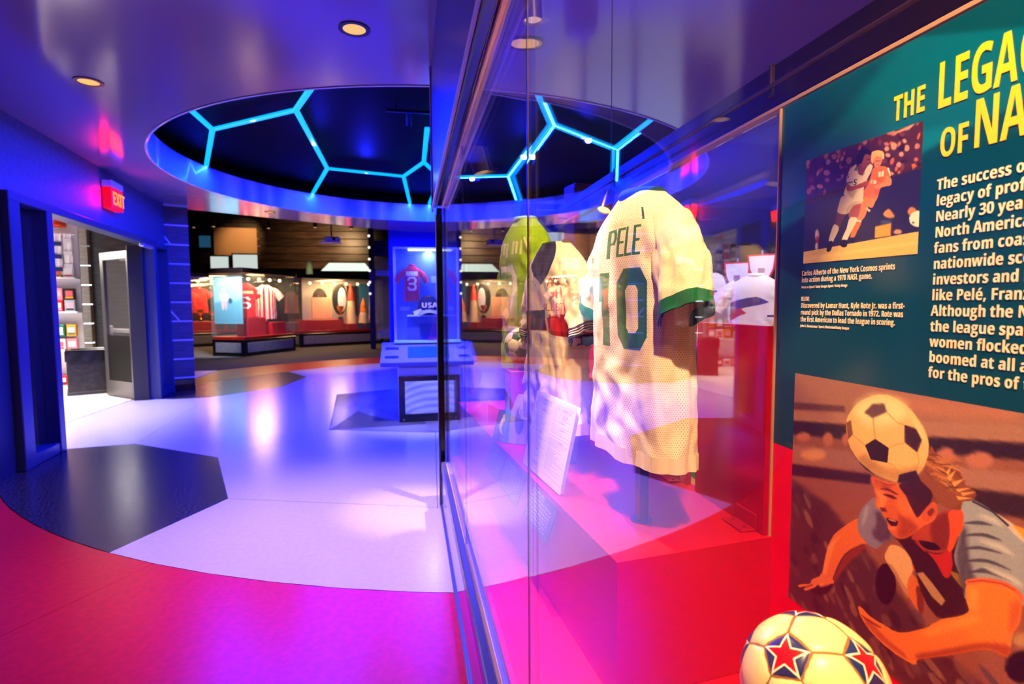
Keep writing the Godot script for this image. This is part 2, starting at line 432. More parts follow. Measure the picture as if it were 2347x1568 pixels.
func shop_wall() -> void:
	var w := Node3D.new()
	w.name = "wall_left"; add_child(w); w.position = W0; w.rotation.y = WTURN; w.set_meta("kind", "structure")
	var paint := grain(Color(0.36, 0.38, 0.46), 0.12, 0.8, 0.55)
	var frame := mat(Color(0.27, 0.31, 0.40), 0.35, 0.35)
	var dark := mat(Color(0.012, 0.011, 0.012), 0.5, 0.0, 0.3)
	part(w, "wall_band", MB.new().box(Vector3(-0.6, 2.69, -0.12), Vector3(10.3, 0.66, 0.24)), paint)
	part(w, "side_wall", MB.new().box(Vector3(-2.9, 1.18, -0.14), Vector3(5.7, 2.36, 0.24)), mat(Color(0.16, 0.15, 0.2), 0.5))
	var fr := part(w, "door_frame", MB.new().box(Vector3(2.27, 2.325, -0.05), Vector3(4.6, 0.075, 0.18), 0.006), frame)
	for s in [[-0.03, 0.14], [0.60, 0.71], [3.78, 3.92], [4.46, 4.6]]:
		part(fr, "mullion", MB.new().box(Vector3((s[0] + s[1]) / 2, 1.145, -0.05), Vector3(s[1] - s[0], 2.29, 0.18), 0.006), frame)
	for s in [[0.14, 0.60], [3.92, 4.46]]:
		part(fr, "sill", MB.new().box(Vector3((s[0] + s[1]) / 2, 0.05, -0.05), Vector3(s[1] - s[0], 0.1, 0.16), 0.006), frame)
		part(fr, "dark_liner", MB.new().box(Vector3((s[0] + s[1]) / 2, 1.15, -0.17), Vector3(s[1] - s[0] + 0.22, 2.3, 0.03)), dark)
	part(fr, "jamb_strip", MB.new().box(Vector3(3.74, 1.145, -0.2), Vector3(0.05, 2.29, 0.2), 0.004), mat(Color(0.12, 0.12, 0.16), 0.4))
	for n in [1, 2]:
		var g := struct("window_%d" % n, MB.new().box(Vector3(0.37 if n == 1 else 4.19, 1.19, -0.07), Vector3(0.44 if n == 1 else 0.5, 2.16, 0.008)), pane_mat(0.01))
		g.position = W0; g.rotation.y = WTURN
	# the open glazed door, hinged at its right
	var hinge := Vector3(-3.99, 0, -8.95)
	var d := Node3D.new()
	d.name = "door_1"; add_child(d); d.set_meta("kind", "structure")
	d.position = hinge; d.rotation.y = atan2(0.55, -0.63)   # local x from the hinge to the free edge
	var alu := mat(Color(0.40, 0.39, 0.38), 0.3, 0.6)
	for q in [[0.05, 1.12, 0.10, 2.2], [0.85, 1.12, 0.10, 2.2]]: part(d, "stile", MB.new().box(Vector3(q[0], q[1], 0), Vector3(q[2], q[3], 0.05), 0.004), alu)
	part(d, "top_rail", MB.new().box(Vector3(0.45, 2.16, 0), Vector3(0.7, 0.12, 0.05), 0.004), alu)
	part(d, "bottom_rail", MB.new().box(Vector3(0.45, 0.14, 0), Vector3(0.7, 0.24, 0.05), 0.004), alu)
	part(d, "door_glass", MB.new().box(Vector3(0.45, 1.53, 0), Vector3(0.7, 1.14, 0.008)), pane_mat(0.01))
	part(d, "kick_panel", MB.new().box(Vector3(0.45, 0.61, 0), Vector3(0.7, 0.7, 0.03), 0.003), dark)
	var bar := part(d, "push_bar", MB.new().bar(Vector3(0.06, 1.02, 0.09), Vector3(0.86, 1.02, 0.09), 0.05, 0.07, 0.01), mat(Color(0.85, 0.84, 0.84), 0.2, 0.7))
	for x in [0.08, 0.84]: part(bar, "bracket", MB.new().box(Vector3(x, 1.02, 0.05), Vector3(0.07, 0.16, 0.06), 0.012), mat(Color(0.85, 0.84, 0.84), 0.2, 0.7))
	part(d, "door_closer", MB.new().box(Vector3(0.27, 2.12, 0.06), Vector3(0.3, 0.07, 0.07), 0.01).bar(Vector3(0.3, 2.17, 0.06), Vector3(0.02, 2.22, 0.22), 0.03, 0.015), mat(Color(0.75, 0.72, 0.68), 0.35, 0.4))
	for y in [0.18, 0.85, 1.55]: part(d, "hinge", MB.new().lathe([Vector2(0, 0), Vector2(0.014, 0), Vector2(0.014, 0.13), Vector2(0, 0.13)], 10, Vector3(-0.015, y, 0.03)).box(Vector3(0.0, y + 0.065, 0.025), Vector3(0.07, 0.1, 0.008)), mat(Color(0.8, 0.8, 0.84), 0.25, 0.8))
	var h := part(fr, "header_closer", MB.new().box(Vector3(3.5, 2.26, 0.02), Vector3(0.42, 0.05, 0.06), 0.01), mat(Color(0.7, 0.7, 0.75), 0.3, 0.6))
	h.name = "header_bar"
	# the exit sign on the band above the doors
	var e := thing("exit_sign", "lit red EXIT sign with white canopy on the blue wall above the doors", "exit sign", W0 + Basis(Vector3.UP, WTURN) * Vector3(2.20, 2.56, 0), WTURN)
	part(e, "housing", MB.new().box(Vector3(0, 0.12, 0.06), Vector3(0.36, 0.25, 0.1), 0.008), glow(Color(1.0, 0.02, 0.03), 0.9))
	part(e, "canopy", MB.new().box(Vector3(0, 0.285, 0.06), Vector3(0.36, 0.075, 0.11), 0.006), mat(Color(0.9, 0.9, 0.92), 0.4))
	text(e, "exit_lettering", "EXIT", 0.15, Vector3(-0.165, 0.045, 0.111), glow(Color(1.0, 0.55, 0.12), 1.6), 0.85, 0, true, 0.004)
	var wb := Basis(Vector3.UP, WTURN)
	area(W0 + wb * Vector3(2.2, 2.68, 0.118), W0 + wb * Vector3(2.2, 2.5, 1.2), Vector2(0.34, 0.22), Color(1.0, 0.02, 0.06), 0.5)
	area(W0 + wb * Vector3(2.012, 2.68, 0.06), W0 + wb * Vector3(1.6, 2.66, -0.05), Vector2(0.08, 0.22), Color(1.0, 0.02, 0.06), 0.25)
	# pier of grey boards with bright reveals, square to the wall
	var pier := Node3D.new()
	pier.name = "wall_pier"; add_child(pier); pier.set_meta("kind", "structure")
	pier.position = Vector3(-3.85, 0, -9.74); pier.rotation.y = 0.42
	part(pier, "pier_core", MB.new().box(Vector3(0.06, 1.51, -0.32), Vector3(0.56, 3.02, 0.6)), mat(Color(0.1, 0.09, 0.1), 0.5))
	for k in 10:
		var y0 := 0.22 + 0.31 * k
		part(pier, "board", MB.new().box(Vector3(0.06, y0 + 0.155, -0.01), Vector3(0.57, 0.28, 0.035), 0.003), grain(Color(0.30, 0.27, 0.28), 0.2, 1.2, 0.45, Vector3(0.3, 2, 1)))
		part(pier, "reveal_strip", MB.new().box(Vector3(0.06, y0, -0.008), Vector3(0.57, 0.022, 0.03)), mat(Color(0.85, 0.85, 0.9), 0.3, 0.3))
		if k in [3, 7]: part(pier, "slanted_strip", MB.new().bar(Vector3(-0.12 if k == 7 else -0.05, y0 + 0.3, 0.01), Vector3(0.08 if k == 7 else 0.16, y0 + 0.015, 0.01), 0.012, 0.02), mat(Color(0.85, 0.85, 0.9), 0.3, 0.3))
	part(pier, "base_panel", MB.new().box(Vector3(0.06, 0.1, -0.01), Vector3(0.57, 0.2, 0.035), 0.003), mat(Color(0.08, 0.07, 0.1), 0.08, 0.2))

func shop() -> void:
	var white := mat(Color(0.86, 0.85, 0.83), 0.6)
	var wall := Node3D.new()
	wall.name = "wall_shop"; add_child(wall); wall.set_meta("kind", "structure")
	part(wall, "far_wall", MB.new().box(Vector3(-9.0, 1.5, -12.6), Vector3(8.0, 3.0, 0.2)), white)
	part(wall, "outer_wall", MB.new().box(Vector3(-12.6, 1.5, -4.5), Vector3(0.2, 3.0, 16)), white)
	part(wall, "near_wall", MB.new().box(Vector3(-8.0, 1.5, 0.6), Vector3(9.2, 3.0, 0.2)), white)
	part(wall, "divider", MB.new().prism(PackedVector2Array([Vector2(-4.1, -9.9), Vector2(-3.95, -9.95), Vector2(-5.0, -12.7), Vector2(-5.2, -12.7)]), 0.0, 3.0), mat(Color(0.02, 0.016, 0.016), 0.5))
	struct("trim_1", MB.new().box(Vector3(-8.3, 0.004, -8.0), Vector3(8.4, 0.008, 9.4)), grain(Color(0.86, 0.82, 0.78), 0.08, 0.5, 0.35))
	# bright windows at the back of the shop
	for k in 3:
		var x := -8.1 + 0.8 * k
		var o := Node3D.new()
		o.name = "window_%d" % (3 + k); add_child(o); o.set_meta("kind", "structure"); o.position = Vector3(x, 0, -12.48)
		part(o, "daylight_pane", MB.new().box(Vector3(0, 1.25, 0), Vector3(0.7, 2.1, 0.02)), glow(Color(0.86, 0.93, 1.0), 9.0))
		part(o, "window_frame", MB.new().box(Vector3(-0.375, 1.25, 0.02), Vector3(0.05, 2.2, 0.06)).box(Vector3(0, 0.18, 0.02), Vector3(0.8, 0.05, 0.06)).box(Vector3(0, 2.32, 0.02), Vector3(0.8, 0.05, 0.06)).box(Vector3(0, 1.62, 0.02), Vector3(0.8, 0.04, 0.05)), mat(Color(0.3, 0.3, 0.34), 0.4))
	# brown boards and a pale pilaster beside the scarf wall
	var boards := Node3D.new()
	boards.name = "wall_shop_boards"; add_child(boards); boards.set_meta("kind", "structure"); boards.position = Vector3(-5.15, 0, -11.6)
	for k in 8:
		part(boards, "board", MB.new().box(Vector3(0.05, 0.36 * k + 0.18, 0), Vector3(1.5, 0.345, 0.06), 0.004), grain(Color(0.13, 0.075, 0.06), 0.3, 1.2, 0.4, Vector3(0.3, 2, 1)))
		part(boards, "reveal_strip", MB.new().box(Vector3(0.05, 0.36 * k + 0.36, -0.006), Vector3(1.5, 0.02, 0.05)), mat(Color(0.26, 0.24, 0.22), 0.5))
		part(boards, "pale_board", MB.new().box(Vector3(-0.79, 0.36 * k + 0.18, 0.06), Vector3(0.22, 0.345, 0.14), 0.004), grain(Color(0.52, 0.44, 0.36), 0.15, 1.0, 0.5, Vector3(0.3, 2, 1)))
	# the scarf wall
	var rack := thing("merchandise_rack", "white pegboard merchandise rack behind the open glass door", "display rack", Vector3(-6.33, 0, -11.0), 0.2)
	part(rack, "pegboard", MB.new().box(Vector3(0, 1.5, -0.04), Vector3(1.1, 2.9, 0.05), 0.005), mat(Color(0.9, 0.9, 0.92), 0.5))
	for y in [0.62, 1.3, 1.9]: part(rack, "shelf", MB.new().box(Vector3(0, y, 0.1), Vector3(1.1, 0.025, 0.26), 0.003), mat(Color(0.88, 0.88, 0.9), 0.5))
	part(rack, "hang_rail", MB.new().tube([Vector3(-0.55, 2.66, 0.14), Vector3(0.55, 2.66, 0.14)], 0.012), mat(Color(0.8, 0.8, 0.82), 0.3, 0.8))
	var xf := rack.transform
	var cols := [["yellow and black", Color(0.9, 0.75, 0.05), Color(0.06, 0.06, 0.06)], ["white and purple", Color(0.9, 0.9, 0.9), Color(0.28, 0.16, 0.4)], ["green and white", Color(0.03, 0.35, 0.2), Color(0.92, 0.92, 0.92)], ["navy and grey", Color(0.08, 0.09, 0.25), Color(0.8, 0.8, 0.85)], ["red and white", Color(0.8, 0.06, 0.1), Color(0.95, 0.9, 0.9)], ["white and blue", Color(0.93, 0.93, 0.95), Color(0.12, 0.16, 0.4)], ["plain white", Color(0.95, 0.95, 0.95), Color(0.85, 0.85, 0.88)]]
	for i in 7:
		var s := thing("scarf", cols[i][0] + " knitted scarf hanging from the shop rack rail", "scarf", xf * Vector3(-0.45 + 0.15 * i, 0, 0.14), 0.2, "scarves hanging on the shop rack")
		part(s, "wool", MB.new().grid(func(u, v): return Vector3((u - 0.5) * 0.12, 2.67 - 0.72 * v, 0.014 + 0.012 * sin(u * 9 + v * 5 + i)), 8, 12, null, true).box(Vector3(0, 2.31, 0.0), Vector3(0.118, 0.71, 0.012)), mat(cols[i][1], 0.9))
		for k in 3: part(s, "stripe", MB.new().box(Vector3(0, 2.55 - 0.22 * k - 0.03 * (i % 3), 0.03), Vector3(0.122, 0.07, 0.012)), mat(cols[i][2], 0.9))
		part(s, "fringe", MB.new().box(Vector3(0, 1.93, 0.01), Vector3(0.11, 0.04, 0.008)), mat(cols[i][2], 0.9))
	var rng := RandomNumberGenerator.new()
	rng.seed = 5
	var tint := [["red", Color(0.85, 0.08, 0.12)], ["white", Color(0.93, 0.93, 0.94)], ["grey", Color(0.6, 0.64, 0.7)], ["pink", Color(0.9, 0.5, 0.55)], ["green", Color(0.04, 0.45, 0.3)], ["black", Color(0.08, 0.08, 0.1)], ["amber", Color(0.9, 0.6, 0.1)]]
	for r in 6:
		for k in 6:
			var y: float = [0.63, 0.88, 1.312, 1.52, 1.912, 0.02][r]
			var c = tint[(k * 2 + r * 3) % 7] if r != 5 else tint[[0, 1, 3, 1, 0, 1][k]]
			var b := thing("merchandise_box", "%s boxed souvenir, %s from the left, %s of the shop rack" % [c[0], ["first", "second", "third", "fourth", "fifth", "last"][k], ["bottom shelf", "upper bottom layer", "middle shelf", "upper middle layer", "top shelf", "floor row"][r]], "box", xf * Vector3(-0.43 + 0.172 * k, y, 0.12), 0.2, "souvenir boxes on the shop rack")
			var hh := 0.2 if r < 4 else 0.16
			part(b, "carton", MB.new().box(Vector3(0, hh / 2, 0), Vector3(0.13 + 0.02 * rng.randf(), hh, 0.1), 0.004), mat(c[1], 0.5))
			part(b, "printed_front", MB.new().box(Vector3(0, hh * 0.55, 0.051), Vector3(0.1, hh * 0.45, 0.003)), mat(tint[(k + r) % 4][1].lightened(0.3), 0.5))
			part(b, "printed_band", MB.new().box(Vector3(0, hh * 0.2, 0.051), Vector3(0.11, hh * 0.14, 0.003)), mat(tint[(k * 3 + r + 2) % 7][1], 0.5))
	for i in 2:
		var cap := thing("cap", ["orange-red cap on top of the scarf rack, nearer the door frame", "bright orange cap on top of the scarf rack, nearer the pale pilaster"][i], "cap", xf * Vector3([-0.25, 0.32][i], 2.79, 0.1), 0.2)
		part(cap, "crown", MB.new().lathe([Vector2(0.1, 0), Vector2(0.105, 0.05), Vector2(0.085, 0.1), Vector2(0.04, 0.13), Vector2(0, 0.135)], 16), mat([Color(0.8, 0.12, 0.06), Color(0.95, 0.3, 0.05)][i], 0.8))
		part(cap, "visor", MB.new().box(Vector3(0, 0.01, 0.14), Vector3(0.15, 0.012, 0.12), 0.004), mat([Color(0.8, 0.12, 0.06), Color(0.95, 0.3, 0.05)][i], 0.8))
	var bin := thing("waste_bin", "black square waste bin with lined top behind the open door", "bin", Vector3(-5.12, 0, -9.92), 0.5)
	var bm := grain(Color(0.045, 0.03, 0.027), 0.3, 0.8, 0.35)
	part(bin, "body", MB.new().box(Vector3(0, 0.34, 0), Vector3(0.56, 0.66, 0.5), 0.012), bm)
	part(bin, "base_trim", MB.new().box(Vector3(0, 0.03, 0), Vector3(0.58, 0.06, 0.52), 0.006), mat(Color(0.2, 0.2, 0.2), 0.4))
	part(bin, "lid_frame", MB.new().box(Vector3(0, 0.69, -0.22), Vector3(0.58, 0.06, 0.08), 0.006).box(Vector3(0, 0.69, 0.22), Vector3(0.58, 0.06, 0.08), 0.006).box(Vector3(-0.25, 0.69, 0), Vector3(0.08, 0.06, 0.4), 0.006).box(Vector3(0.25, 0.69, 0), Vector3(0.08, 0.06, 0.4), 0.006), mat(Color(0.04, 0.04, 0.045), 0.25))
	part(bin, "liner_bag", MB.new().grid(func(u, v): return Vector3((u - 0.5) * 0.59, 0.7 - 0.16 * v + 0.012 * sin(u * 21) * v, 0.28 + 0.003 * sin(u * 17 + v * 3)), 30, 6, null, true), mat(Color(0.06, 0.065, 0.07), 0.3))
	# two pendant lamps and a shelf unit deeper in the shop, met in the glass reflection
	for i in 2:
		var p := thing("shop_pendant", ["round warm pendant lamp in the shop, nearer the doors", "round warm pendant lamp in the shop, farther from the doors"][i], "pendant lamp", Vector3([-5.9, -6.9][i], 0, [-8.9, -9.9][i]))
		part(p, "shade", MB.new().lathe([Vector2(0, 2.56), Vector2(0.22, 2.56), Vector2(0.2, 2.66), Vector2(0.05, 2.7)], 20), glow(Color(1.0, 0.85, 0.6), 2.5))
		part(p, "cord", MB.new().tube([Vector3(0, 2.7, 0), Vector3(0, CEIL, 0)], 0.008), mat(Color(0.1, 0.1, 0.1), 0.5))

func far_hall() -> void:
	var bw := Node3D.new()
	bw.name = "wall_back"; add_child(bw); bw.set_meta("kind", "structure"); bw.position = Vector3(-1, 0, -24.5)
	part(bw, "lower_wall", MB.new().box(Vector3(0, 1.2, -0.1), Vector3(30, 2.4, 0.2)), mat(Color(0.07, 0.06, 0.07), 0.7))
	for k in 12:
		var wood := grain([Color(0.15, 0.09, 0.05), Color(0.12, 0.07, 0.045), Color(0.18, 0.11, 0.06)][k % 3], 0.3, 3.0, 0.5, Vector3(0.3, 3, 1))
		part(bw, "plank", MB.new().box(Vector3(0, 2.56 + 0.3 * k, 0), Vector3(30, 0.28, 0.08), 0.01), wood)
	var hw := Node3D.new()
	hw.name = "wall_hall"; add_child(hw); hw.set_meta("kind", "structure")
	part(hw, "left_wall", MB.new().box(Vector3(-12.9, 3, -19), Vector3(0.2, 6, 12)), mat(Color(0.06, 0.05, 0.06), 0.7))
	part(hw, "right_wall", MB.new().box(Vector3(11.9, 3, -10), Vector3(0.2, 6, 30)), mat(Color(0.05, 0.05, 0.10), 0.5))
	part(hw, "near_wall", MB.new().box(Vector3(3.5, 1.5, 4.9), Vector3(18, 3.1, 0.2)), mat(Color(0.07, 0.06, 0.10), 0.6))
	part(hw, "upper_ceiling", MB.new().box(Vector3(-0.5, 6.0, -18.5), Vector3(25, 0.1, 13)), mat(Color(0.02, 0.02, 0.022), 0.8))
	# slanted wood bulkhead nearer than the back wall
	var bh := Node3D.new()
	bh.name = "wall_bulkhead"; add_child(bh); bh.set_meta("kind", "structure")
	for k in 8:
		part(bh, "plank", MB.new().bar(Vector3(-6.0, 3.05 + 0.3 * k, -23.9), Vector3(-0.6, 2.95 + 0.3 * k, -22.6), 0.1, 0.28, 0.008), grain([Color(0.22, 0.12, 0.06), Color(0.18, 0.10, 0.05)][k % 2], 0.35, 3.0, 0.4, Vector3(0.3, 3, 1)))
	var lit := struct("wall_panel", MB.new().box(Vector3(-6.85, 3.98, -24.2), Vector3(1.75, 1.15, 0.08), 0.01), mat(Color(0.78, 0.62, 0.46), 0.6))
	lit.name = "wall_lit_panel"
	spot(Vector3(-6.3, 4.9, -22.4), Vector3(-6.6, 3.95, -24.2), Color(1, 0.78, 0.52), 5, 32, 0.8)
	for i in 2:
		var s := thing("light_box", ["pale square light box high on the back wall, nearer the pier", "pale wide light box high on the back wall, right of its twin"][i], "light box", Vector3([-7.5, -6.53][i], 0, -24.1))
		part(s, "lit_face", MB.new().box(Vector3(0, [3.02, 3.13][i], 0.05), Vector3([0.66, 0.92][i], [0.72, 0.66][i], 0.03)), glow(Color(0.85, 0.9, 0.88), 0.85))
		part(s, "frame", MB.new().box(Vector3(0, [3.02, 3.13][i], 0), Vector3([0.8, 1.05][i], [0.84, 0.78][i], 0.08), 0.01), mat(Color(0.03, 0.03, 0.03), 0.4))
	var tv := thing("wall_screen", "small dim blue screen high beside the lit wall panel", "screen", Vector3(-8.05, 3.98, -24.2))
	part(tv, "screen_face", MB.new().box(Vector3(0, 0, 0.04), Vector3(0.42, 0.46, 0.02)), glow(Color(0.12, 0.3, 0.42), 0.8))
	part(tv, "casing", MB.new().box(Vector3(0, 0, 0), Vector3(0.48, 0.52, 0.06), 0.01), mat(Color(0.02, 0.02, 0.02), 0.4))
	var pj := thing("projector", "white ceiling projector hanging before the wood bulkhead", "projector", Vector3(-1.83, 2.93, -14.0))
	part(pj, "body", MB.new().box(Vector3(0.02, 0.06, 0), Vector3(0.34, 0.11, 0.3), 0.02), mat(Color(0.8, 0.8, 0.85), 0.4))
	part(pj, "mount_plate", MB.new().box(Vector3(-0.02, -0.015, 0.0), Vector3(0.46, 0.02, 0.34), 0.006), mat(Color(0.85, 0.85, 0.88), 0.4))
	part(pj, "lens", MB.new().lathe([Vector2(0, 0), Vector2(0.04, 0), Vector2(0.04, 0.05), Vector2(0, 0.05)], 14, Vector3(0.08, 0.06, 0.15), Basis(Vector3.RIGHT, PI / 2)), mat(Color(0.03, 0.03, 0.04), 0.1))
	part(pj, "drop_pole", MB.new().tube([Vector3(0, 0.1, 0), Vector3(0, 2.9, 0)], 0.018), mat(Color(0.1, 0.1, 0.1), 0.5))
	var n := 0
	for q in [[-8.1, 4.4, -23.2], [-7.4, 4.45, -23.2], [-5.7, 4.72, -22], [-5.0, 4.2, -21.5], [-3.3, 4.2, -21], [-1.95, 4.05, -20]]:
		var t := thing("track_spot", ["first", "second", "third", "fourth", "fifth", "sixth"][n] + " small track spotlight from the left under the dark far ceiling", "spotlight", Vector3(q[0], q[1], q[2]), 0, "small spotlights of the far hall")
		part(t, "lamp_can", MB.new().lathe([Vector2(0.07, 0), Vector2(0.07, 0.2), Vector2(0, 0.22)], 12), mat(Color(0.05, 0.05, 0.05), 0.5))
		part(t, "lit_lens", MB.new().lathe([Vector2(0, 0.01), Vector2(0.065, 0.01), Vector2(0.065, 0.03)], 12), glow(Color(1, 0.75, 0.45), 3.0))
		part(t, "stem", MB.new().tube([Vector3(0, 0.2, 0), Vector3(0, 6.0 - q[1], 0)], 0.012), mat(Color(0.05, 0.05, 0.05), 0.5))
		n += 1
	spot(Vector3(-5.0, 4.1, -21.5), Vector3(-5.0, 0, -19.5), WARM, 3, 40, 0.9)
	spot(Vector3(-3.3, 4.1, -21.0), Vector3(-3.2, 3.6, -23.5), WARM, 10, 55, 0.9)
	# soffit fascia where the low ceiling ends
	# vivid blue tower wall behind the pedestal
	struct("wall_tower", MB.new().box(Vector3(0.34, 1.75, -12.9), Vector3(1.55, 3.5, 0.6), 0.01), mat(Color(0.02, 0.035, 0.85), 0.45)).name = "wall_tower"
	# dark blue glazed frame with a column of bulbs
	var fr := thing("marquee_frame", "tall dark blue frame with a column of white bulbs beside the blue tower", "frame", Vector3(-1.15, 0, -17.9))
	part(fr, "frame_post", MB.new().box(Vector3(0, 1.9, 0), Vector3(0.16, 3.8, 0.16), 0.01), mat(Color(0.02, 0.02, 0.14), 0.3))
	part(fr, "header", MB.new().box(Vector3(0.5, 3.2, -0.3), Vector3(0.9, 0.5, 0.1), 0.01), mat(Color(0.05, 0.05, 0.4), 0.3))
	part(fr, "side_glass", MB.new().box(Vector3(0.5, 1.6, -0.4), Vector3(0.85, 2.6, 0.012)), pane_mat(0.15))
	for k in 6: part(fr, "bulb", MB.new().ball(Vector3(-0.06, 3.55 - 0.36 * k, 0.1), 0.04, 10), glow(Color(1, 0.95, 0.9), 1.4))
	var col := thing("fabric_column", "pale green lit fabric column standing between the two far cases", "column", Vector3(-3.6, 0, -21.3))
	part(col, "sleeve", MB.new().lathe([Vector2(0, 0.02), Vector2(0.17, 0.02), Vector2(0.15, 1.5), Vector2(0.11, 3.0), Vector2(0, 3.0)], 20), mat(Color(0.62, 0.66, 0.52), 0.8))
	part(col, "glowing_foot", MB.new().box(Vector3(0.1, 0.03, 0.25), Vector3(0.55, 0.04, 0.06)), glow(Color(0.9, 0.95, 0.3), 0.8))
	spot(Vector3(-3.3, 4.1, -20.4), Vector3(-3.6, 1.4, -21.3), Color(1, 1, 0.8), 3, 20, 0.9)

func glass_case() -> void:
	var black := mat(Color(0.03, 0.03, 0.045), 0.08, 0.0, 0.6)
	var steel := mat(Color(0.62, 0.62, 0.66), 0.10, 1.0)
	var chrome := mat(Color(0.55, 0.56, 0.62), 0.16, 1.0)
	var strip := mat(Color(0.95, 0.85, 0.74), 0.5)
	var c := thing("glass_display_case", "long glass fronted display case with black corner post and steel rails", "display case", Vector3(G, 0, 0))
	var band := mat(Color(0.50, 0.52, 0.66), 0.3, 0.75)
	part(c, "base_panel", MB.new().box(Vector3(-0.02, 0.15, -1.7), Vector3(0.022, 0.30, 4.05), 0.003), steel)
	part(c, "floor_trim", MB.new().box(Vector3(-0.034, 0.012, -1.7), Vector3(0.012, 0.024, 4.05), 0.003), band)
	part(c, "bottom_rail", MB.new().box(Vector3(-0.022, 0.332, -1.62), Vector3(0.030, 0.066, 3.9), 0.005), band)
	part(c, "inner_rail", MB.new().box(Vector3(0.017, 0.34, -1.62), Vector3(0.014, 0.05, 3.9), 0.003), band)
	part(c, "rail_cap", MB.new().box(Vector3(0.001, 0.353, -1.62), Vector3(0.015, 0.018, 3.86), 0.003), strip)
	part(c, "top_rail", MB.new().bar(Vector3(0.002, 2.03, -3.58), Vector3(0.002, 2.14, 0.3), 0.022, 0.03, 0.003), strip)
	part(c, "top_channel", MB.new().bar(Vector3(-0.026, 2.06, -3.62), Vector3(-0.026, 2.17, 0.3), 0.03, 0.05, 0.004), mat(Color(0.10, 0.10, 0.2), 0.2, 0.5))
	part(c, "corner_post", MB.new().box(Vector3(-0.019, 1.02, -3.745), Vector3(0.036, 2.04, 0.06), 0.004), black)
	part(c, "post_edge", MB.new().box(Vector3(-0.040, 1.0, -3.76), Vector3(0.006, 2.0, 0.04), 0.002), band)
	part(c, "fascia", MB.new().box(Vector3(-0.035, 2.545, -1.8), Vector3(0.03, 0.95, 4.2), 0.004), mat(Color(0.03, 0.03, 0.045), 0.28, 0.0, 0.6))
	part(c, "fascia_edge", MB.new().box(Vector3(-0.056, 2.53, -3.895), Vector3(0.014, 0.98, 0.02), 0.003).bar(Vector3(-0.056, 2.06, -3.89), Vector3(-0.056, 2.12, 0.3), 0.014, 0.014, 0.003), mat(Color(0.7, 0.7, 0.74), 0.35, 0.2))
	var glass := pane_mat(0.015)
	for e in [[-3.71, -2.31, 0.0], [-2.305, -1.035, 0.004], [-1.03, 0.3, -0.005]]:
		var p := part(c, "glass_pane", MB.new().box(Vector3.ZERO, Vector3(0.01, 1.70, e[1] - e[0])), glass)
		p.position = Vector3(0.0, 1.205, (e[0] + e[1]) / 2)
		p.rotation.y = e[2]
	part(c, "pane_edge", MB.new().box(Vector3(0, 1.205, -1.0292), Vector3(0.0025, 1.70, 0.001)), mat(Color(0.5, 0.42, 0.36), 0.4))
	for z in [-2.3075, -1.0325]: part(c, "pane_joint", MB.new().box(Vector3(0, 1.205, z), Vector3(0.004, 1.70, 0.002)), mat(Color(0.2, 0.2, 0.24), 0.3))
	part(c, "case_floor", MB.new().box(Vector3(0.43, 0.335, -1.7), Vector3(0.80, 0.05, 4.0)), mat(Color(0.80, 0.03, 0.025), 0.45))
	part(c, "end_glass", MB.new().box(Vector3(0.43, 1.2, -3.75), Vector3(0.80, 1.70, 0.01)), glass)
	part(c, "back_glass", MB.new().box(Vector3(0.80, 1.38, -2.53), Vector3(0.01, 1.09, 2.38)), glass)
	part(c, "back_trim", MB.new().box(Vector3(0.785, 1.932, -1.72), Vector3(0.02, 0.012, 4.0), 0.002), mat(Color(0.62, 0.48, 0.40), 0.4))
	part(c, "back_header", MB.new().box(Vector3(0.815, 2.005, -1.7), Vector3(0.03, 0.13, 4.05), 0.003), mat(Color(0.05, 0.02, 0.04), 0.35))
	# raised deck and standing red panels
	var red := mat(Color(0.70, 0.035, 0.015), 0.42)
	var deck := thing("red_deck", "raised red deck inside the case carrying the jerseys", "plinth")
	part(deck, "deck_block", MB.new().prism(PackedVector2Array([Vector2(0.509, -1.283), Vector2(1.0, -1.345), Vector2(1.0, -3.68), Vector2(0.31, -3.68), Vector2(0.38, -2.775)]), 0.362, 0.74), red)
	for q in [["wide red standing panel with a screwed foot beside the story panel", -1.735, -1.355, 1.335, red], ["red standing panel behind the green lettered jersey", -2.26, -1.80, 1.20, red], ["tall orange-red standing panel behind the collar-trimmed jersey", -2.95, -2.62, 1.22, mat(Color(0.92, 0.12, 0.02), 0.4)]]:
		var p := thing("standing_panel", q[0], "panel", Vector3(0.985, 0.74, (q[1] + q[2]) / 2))
		part(p, "board", MB.new().box(Vector3(0, (q[3] - 0.74) / 2, 0), Vector3(0.022, q[3] - 0.74, q[2] - q[1]), 0.002), mat(Color(0.62, 0.02, 0.03), 0.16, 0.0, 0.6) if q[4] == red else q[4])
		var b := part(p, "foot_bracket", MB.new().box(Vector3(-0.03, 0.004, q[2] / 2 - q[1] / 2 - 0.08), Vector3(0.06, 0.006, 0.1), 0.001).box(Vector3(-0.0135, 0.025, q[2] / 2 - q[1] / 2 - 0.08), Vector3(0.005, 0.05, 0.1), 0.001), mat(Color(0.6, 0.03, 0.03), 0.4))
		for k in 2: part(b, "screw", MB.new().lathe([Vector2(0, 0.007), Vector2(0.005, 0.007), Vector2(0.004, 0.010), Vector2(0, 0.0105)], 10, Vector3(-0.035, 0, q[2] / 2 - q[1] / 2 - 0.05 - 0.06 * k)), mat(Color(0.5, 0.2, 0.2), 0.3, 0.7))
	var low := solo("plinth_block", MB.new().box(Vector3(0, 0.155, 0), Vector3(0.15, 0.31, 0.36), 0.003), mat(Color(0.80, 0.04, 0.025), 0.4), "red topped plinth block on the deck between the two white jerseys", "plinth", Vector3(0.83, 0.74, -2.64))
	low.name = "plinth_block"
	# hanging cylinder lamps and the light rail
	var can := mat(Color(0.5, 0.48, 0.47), 0.3, 0.8)
	var n := 0
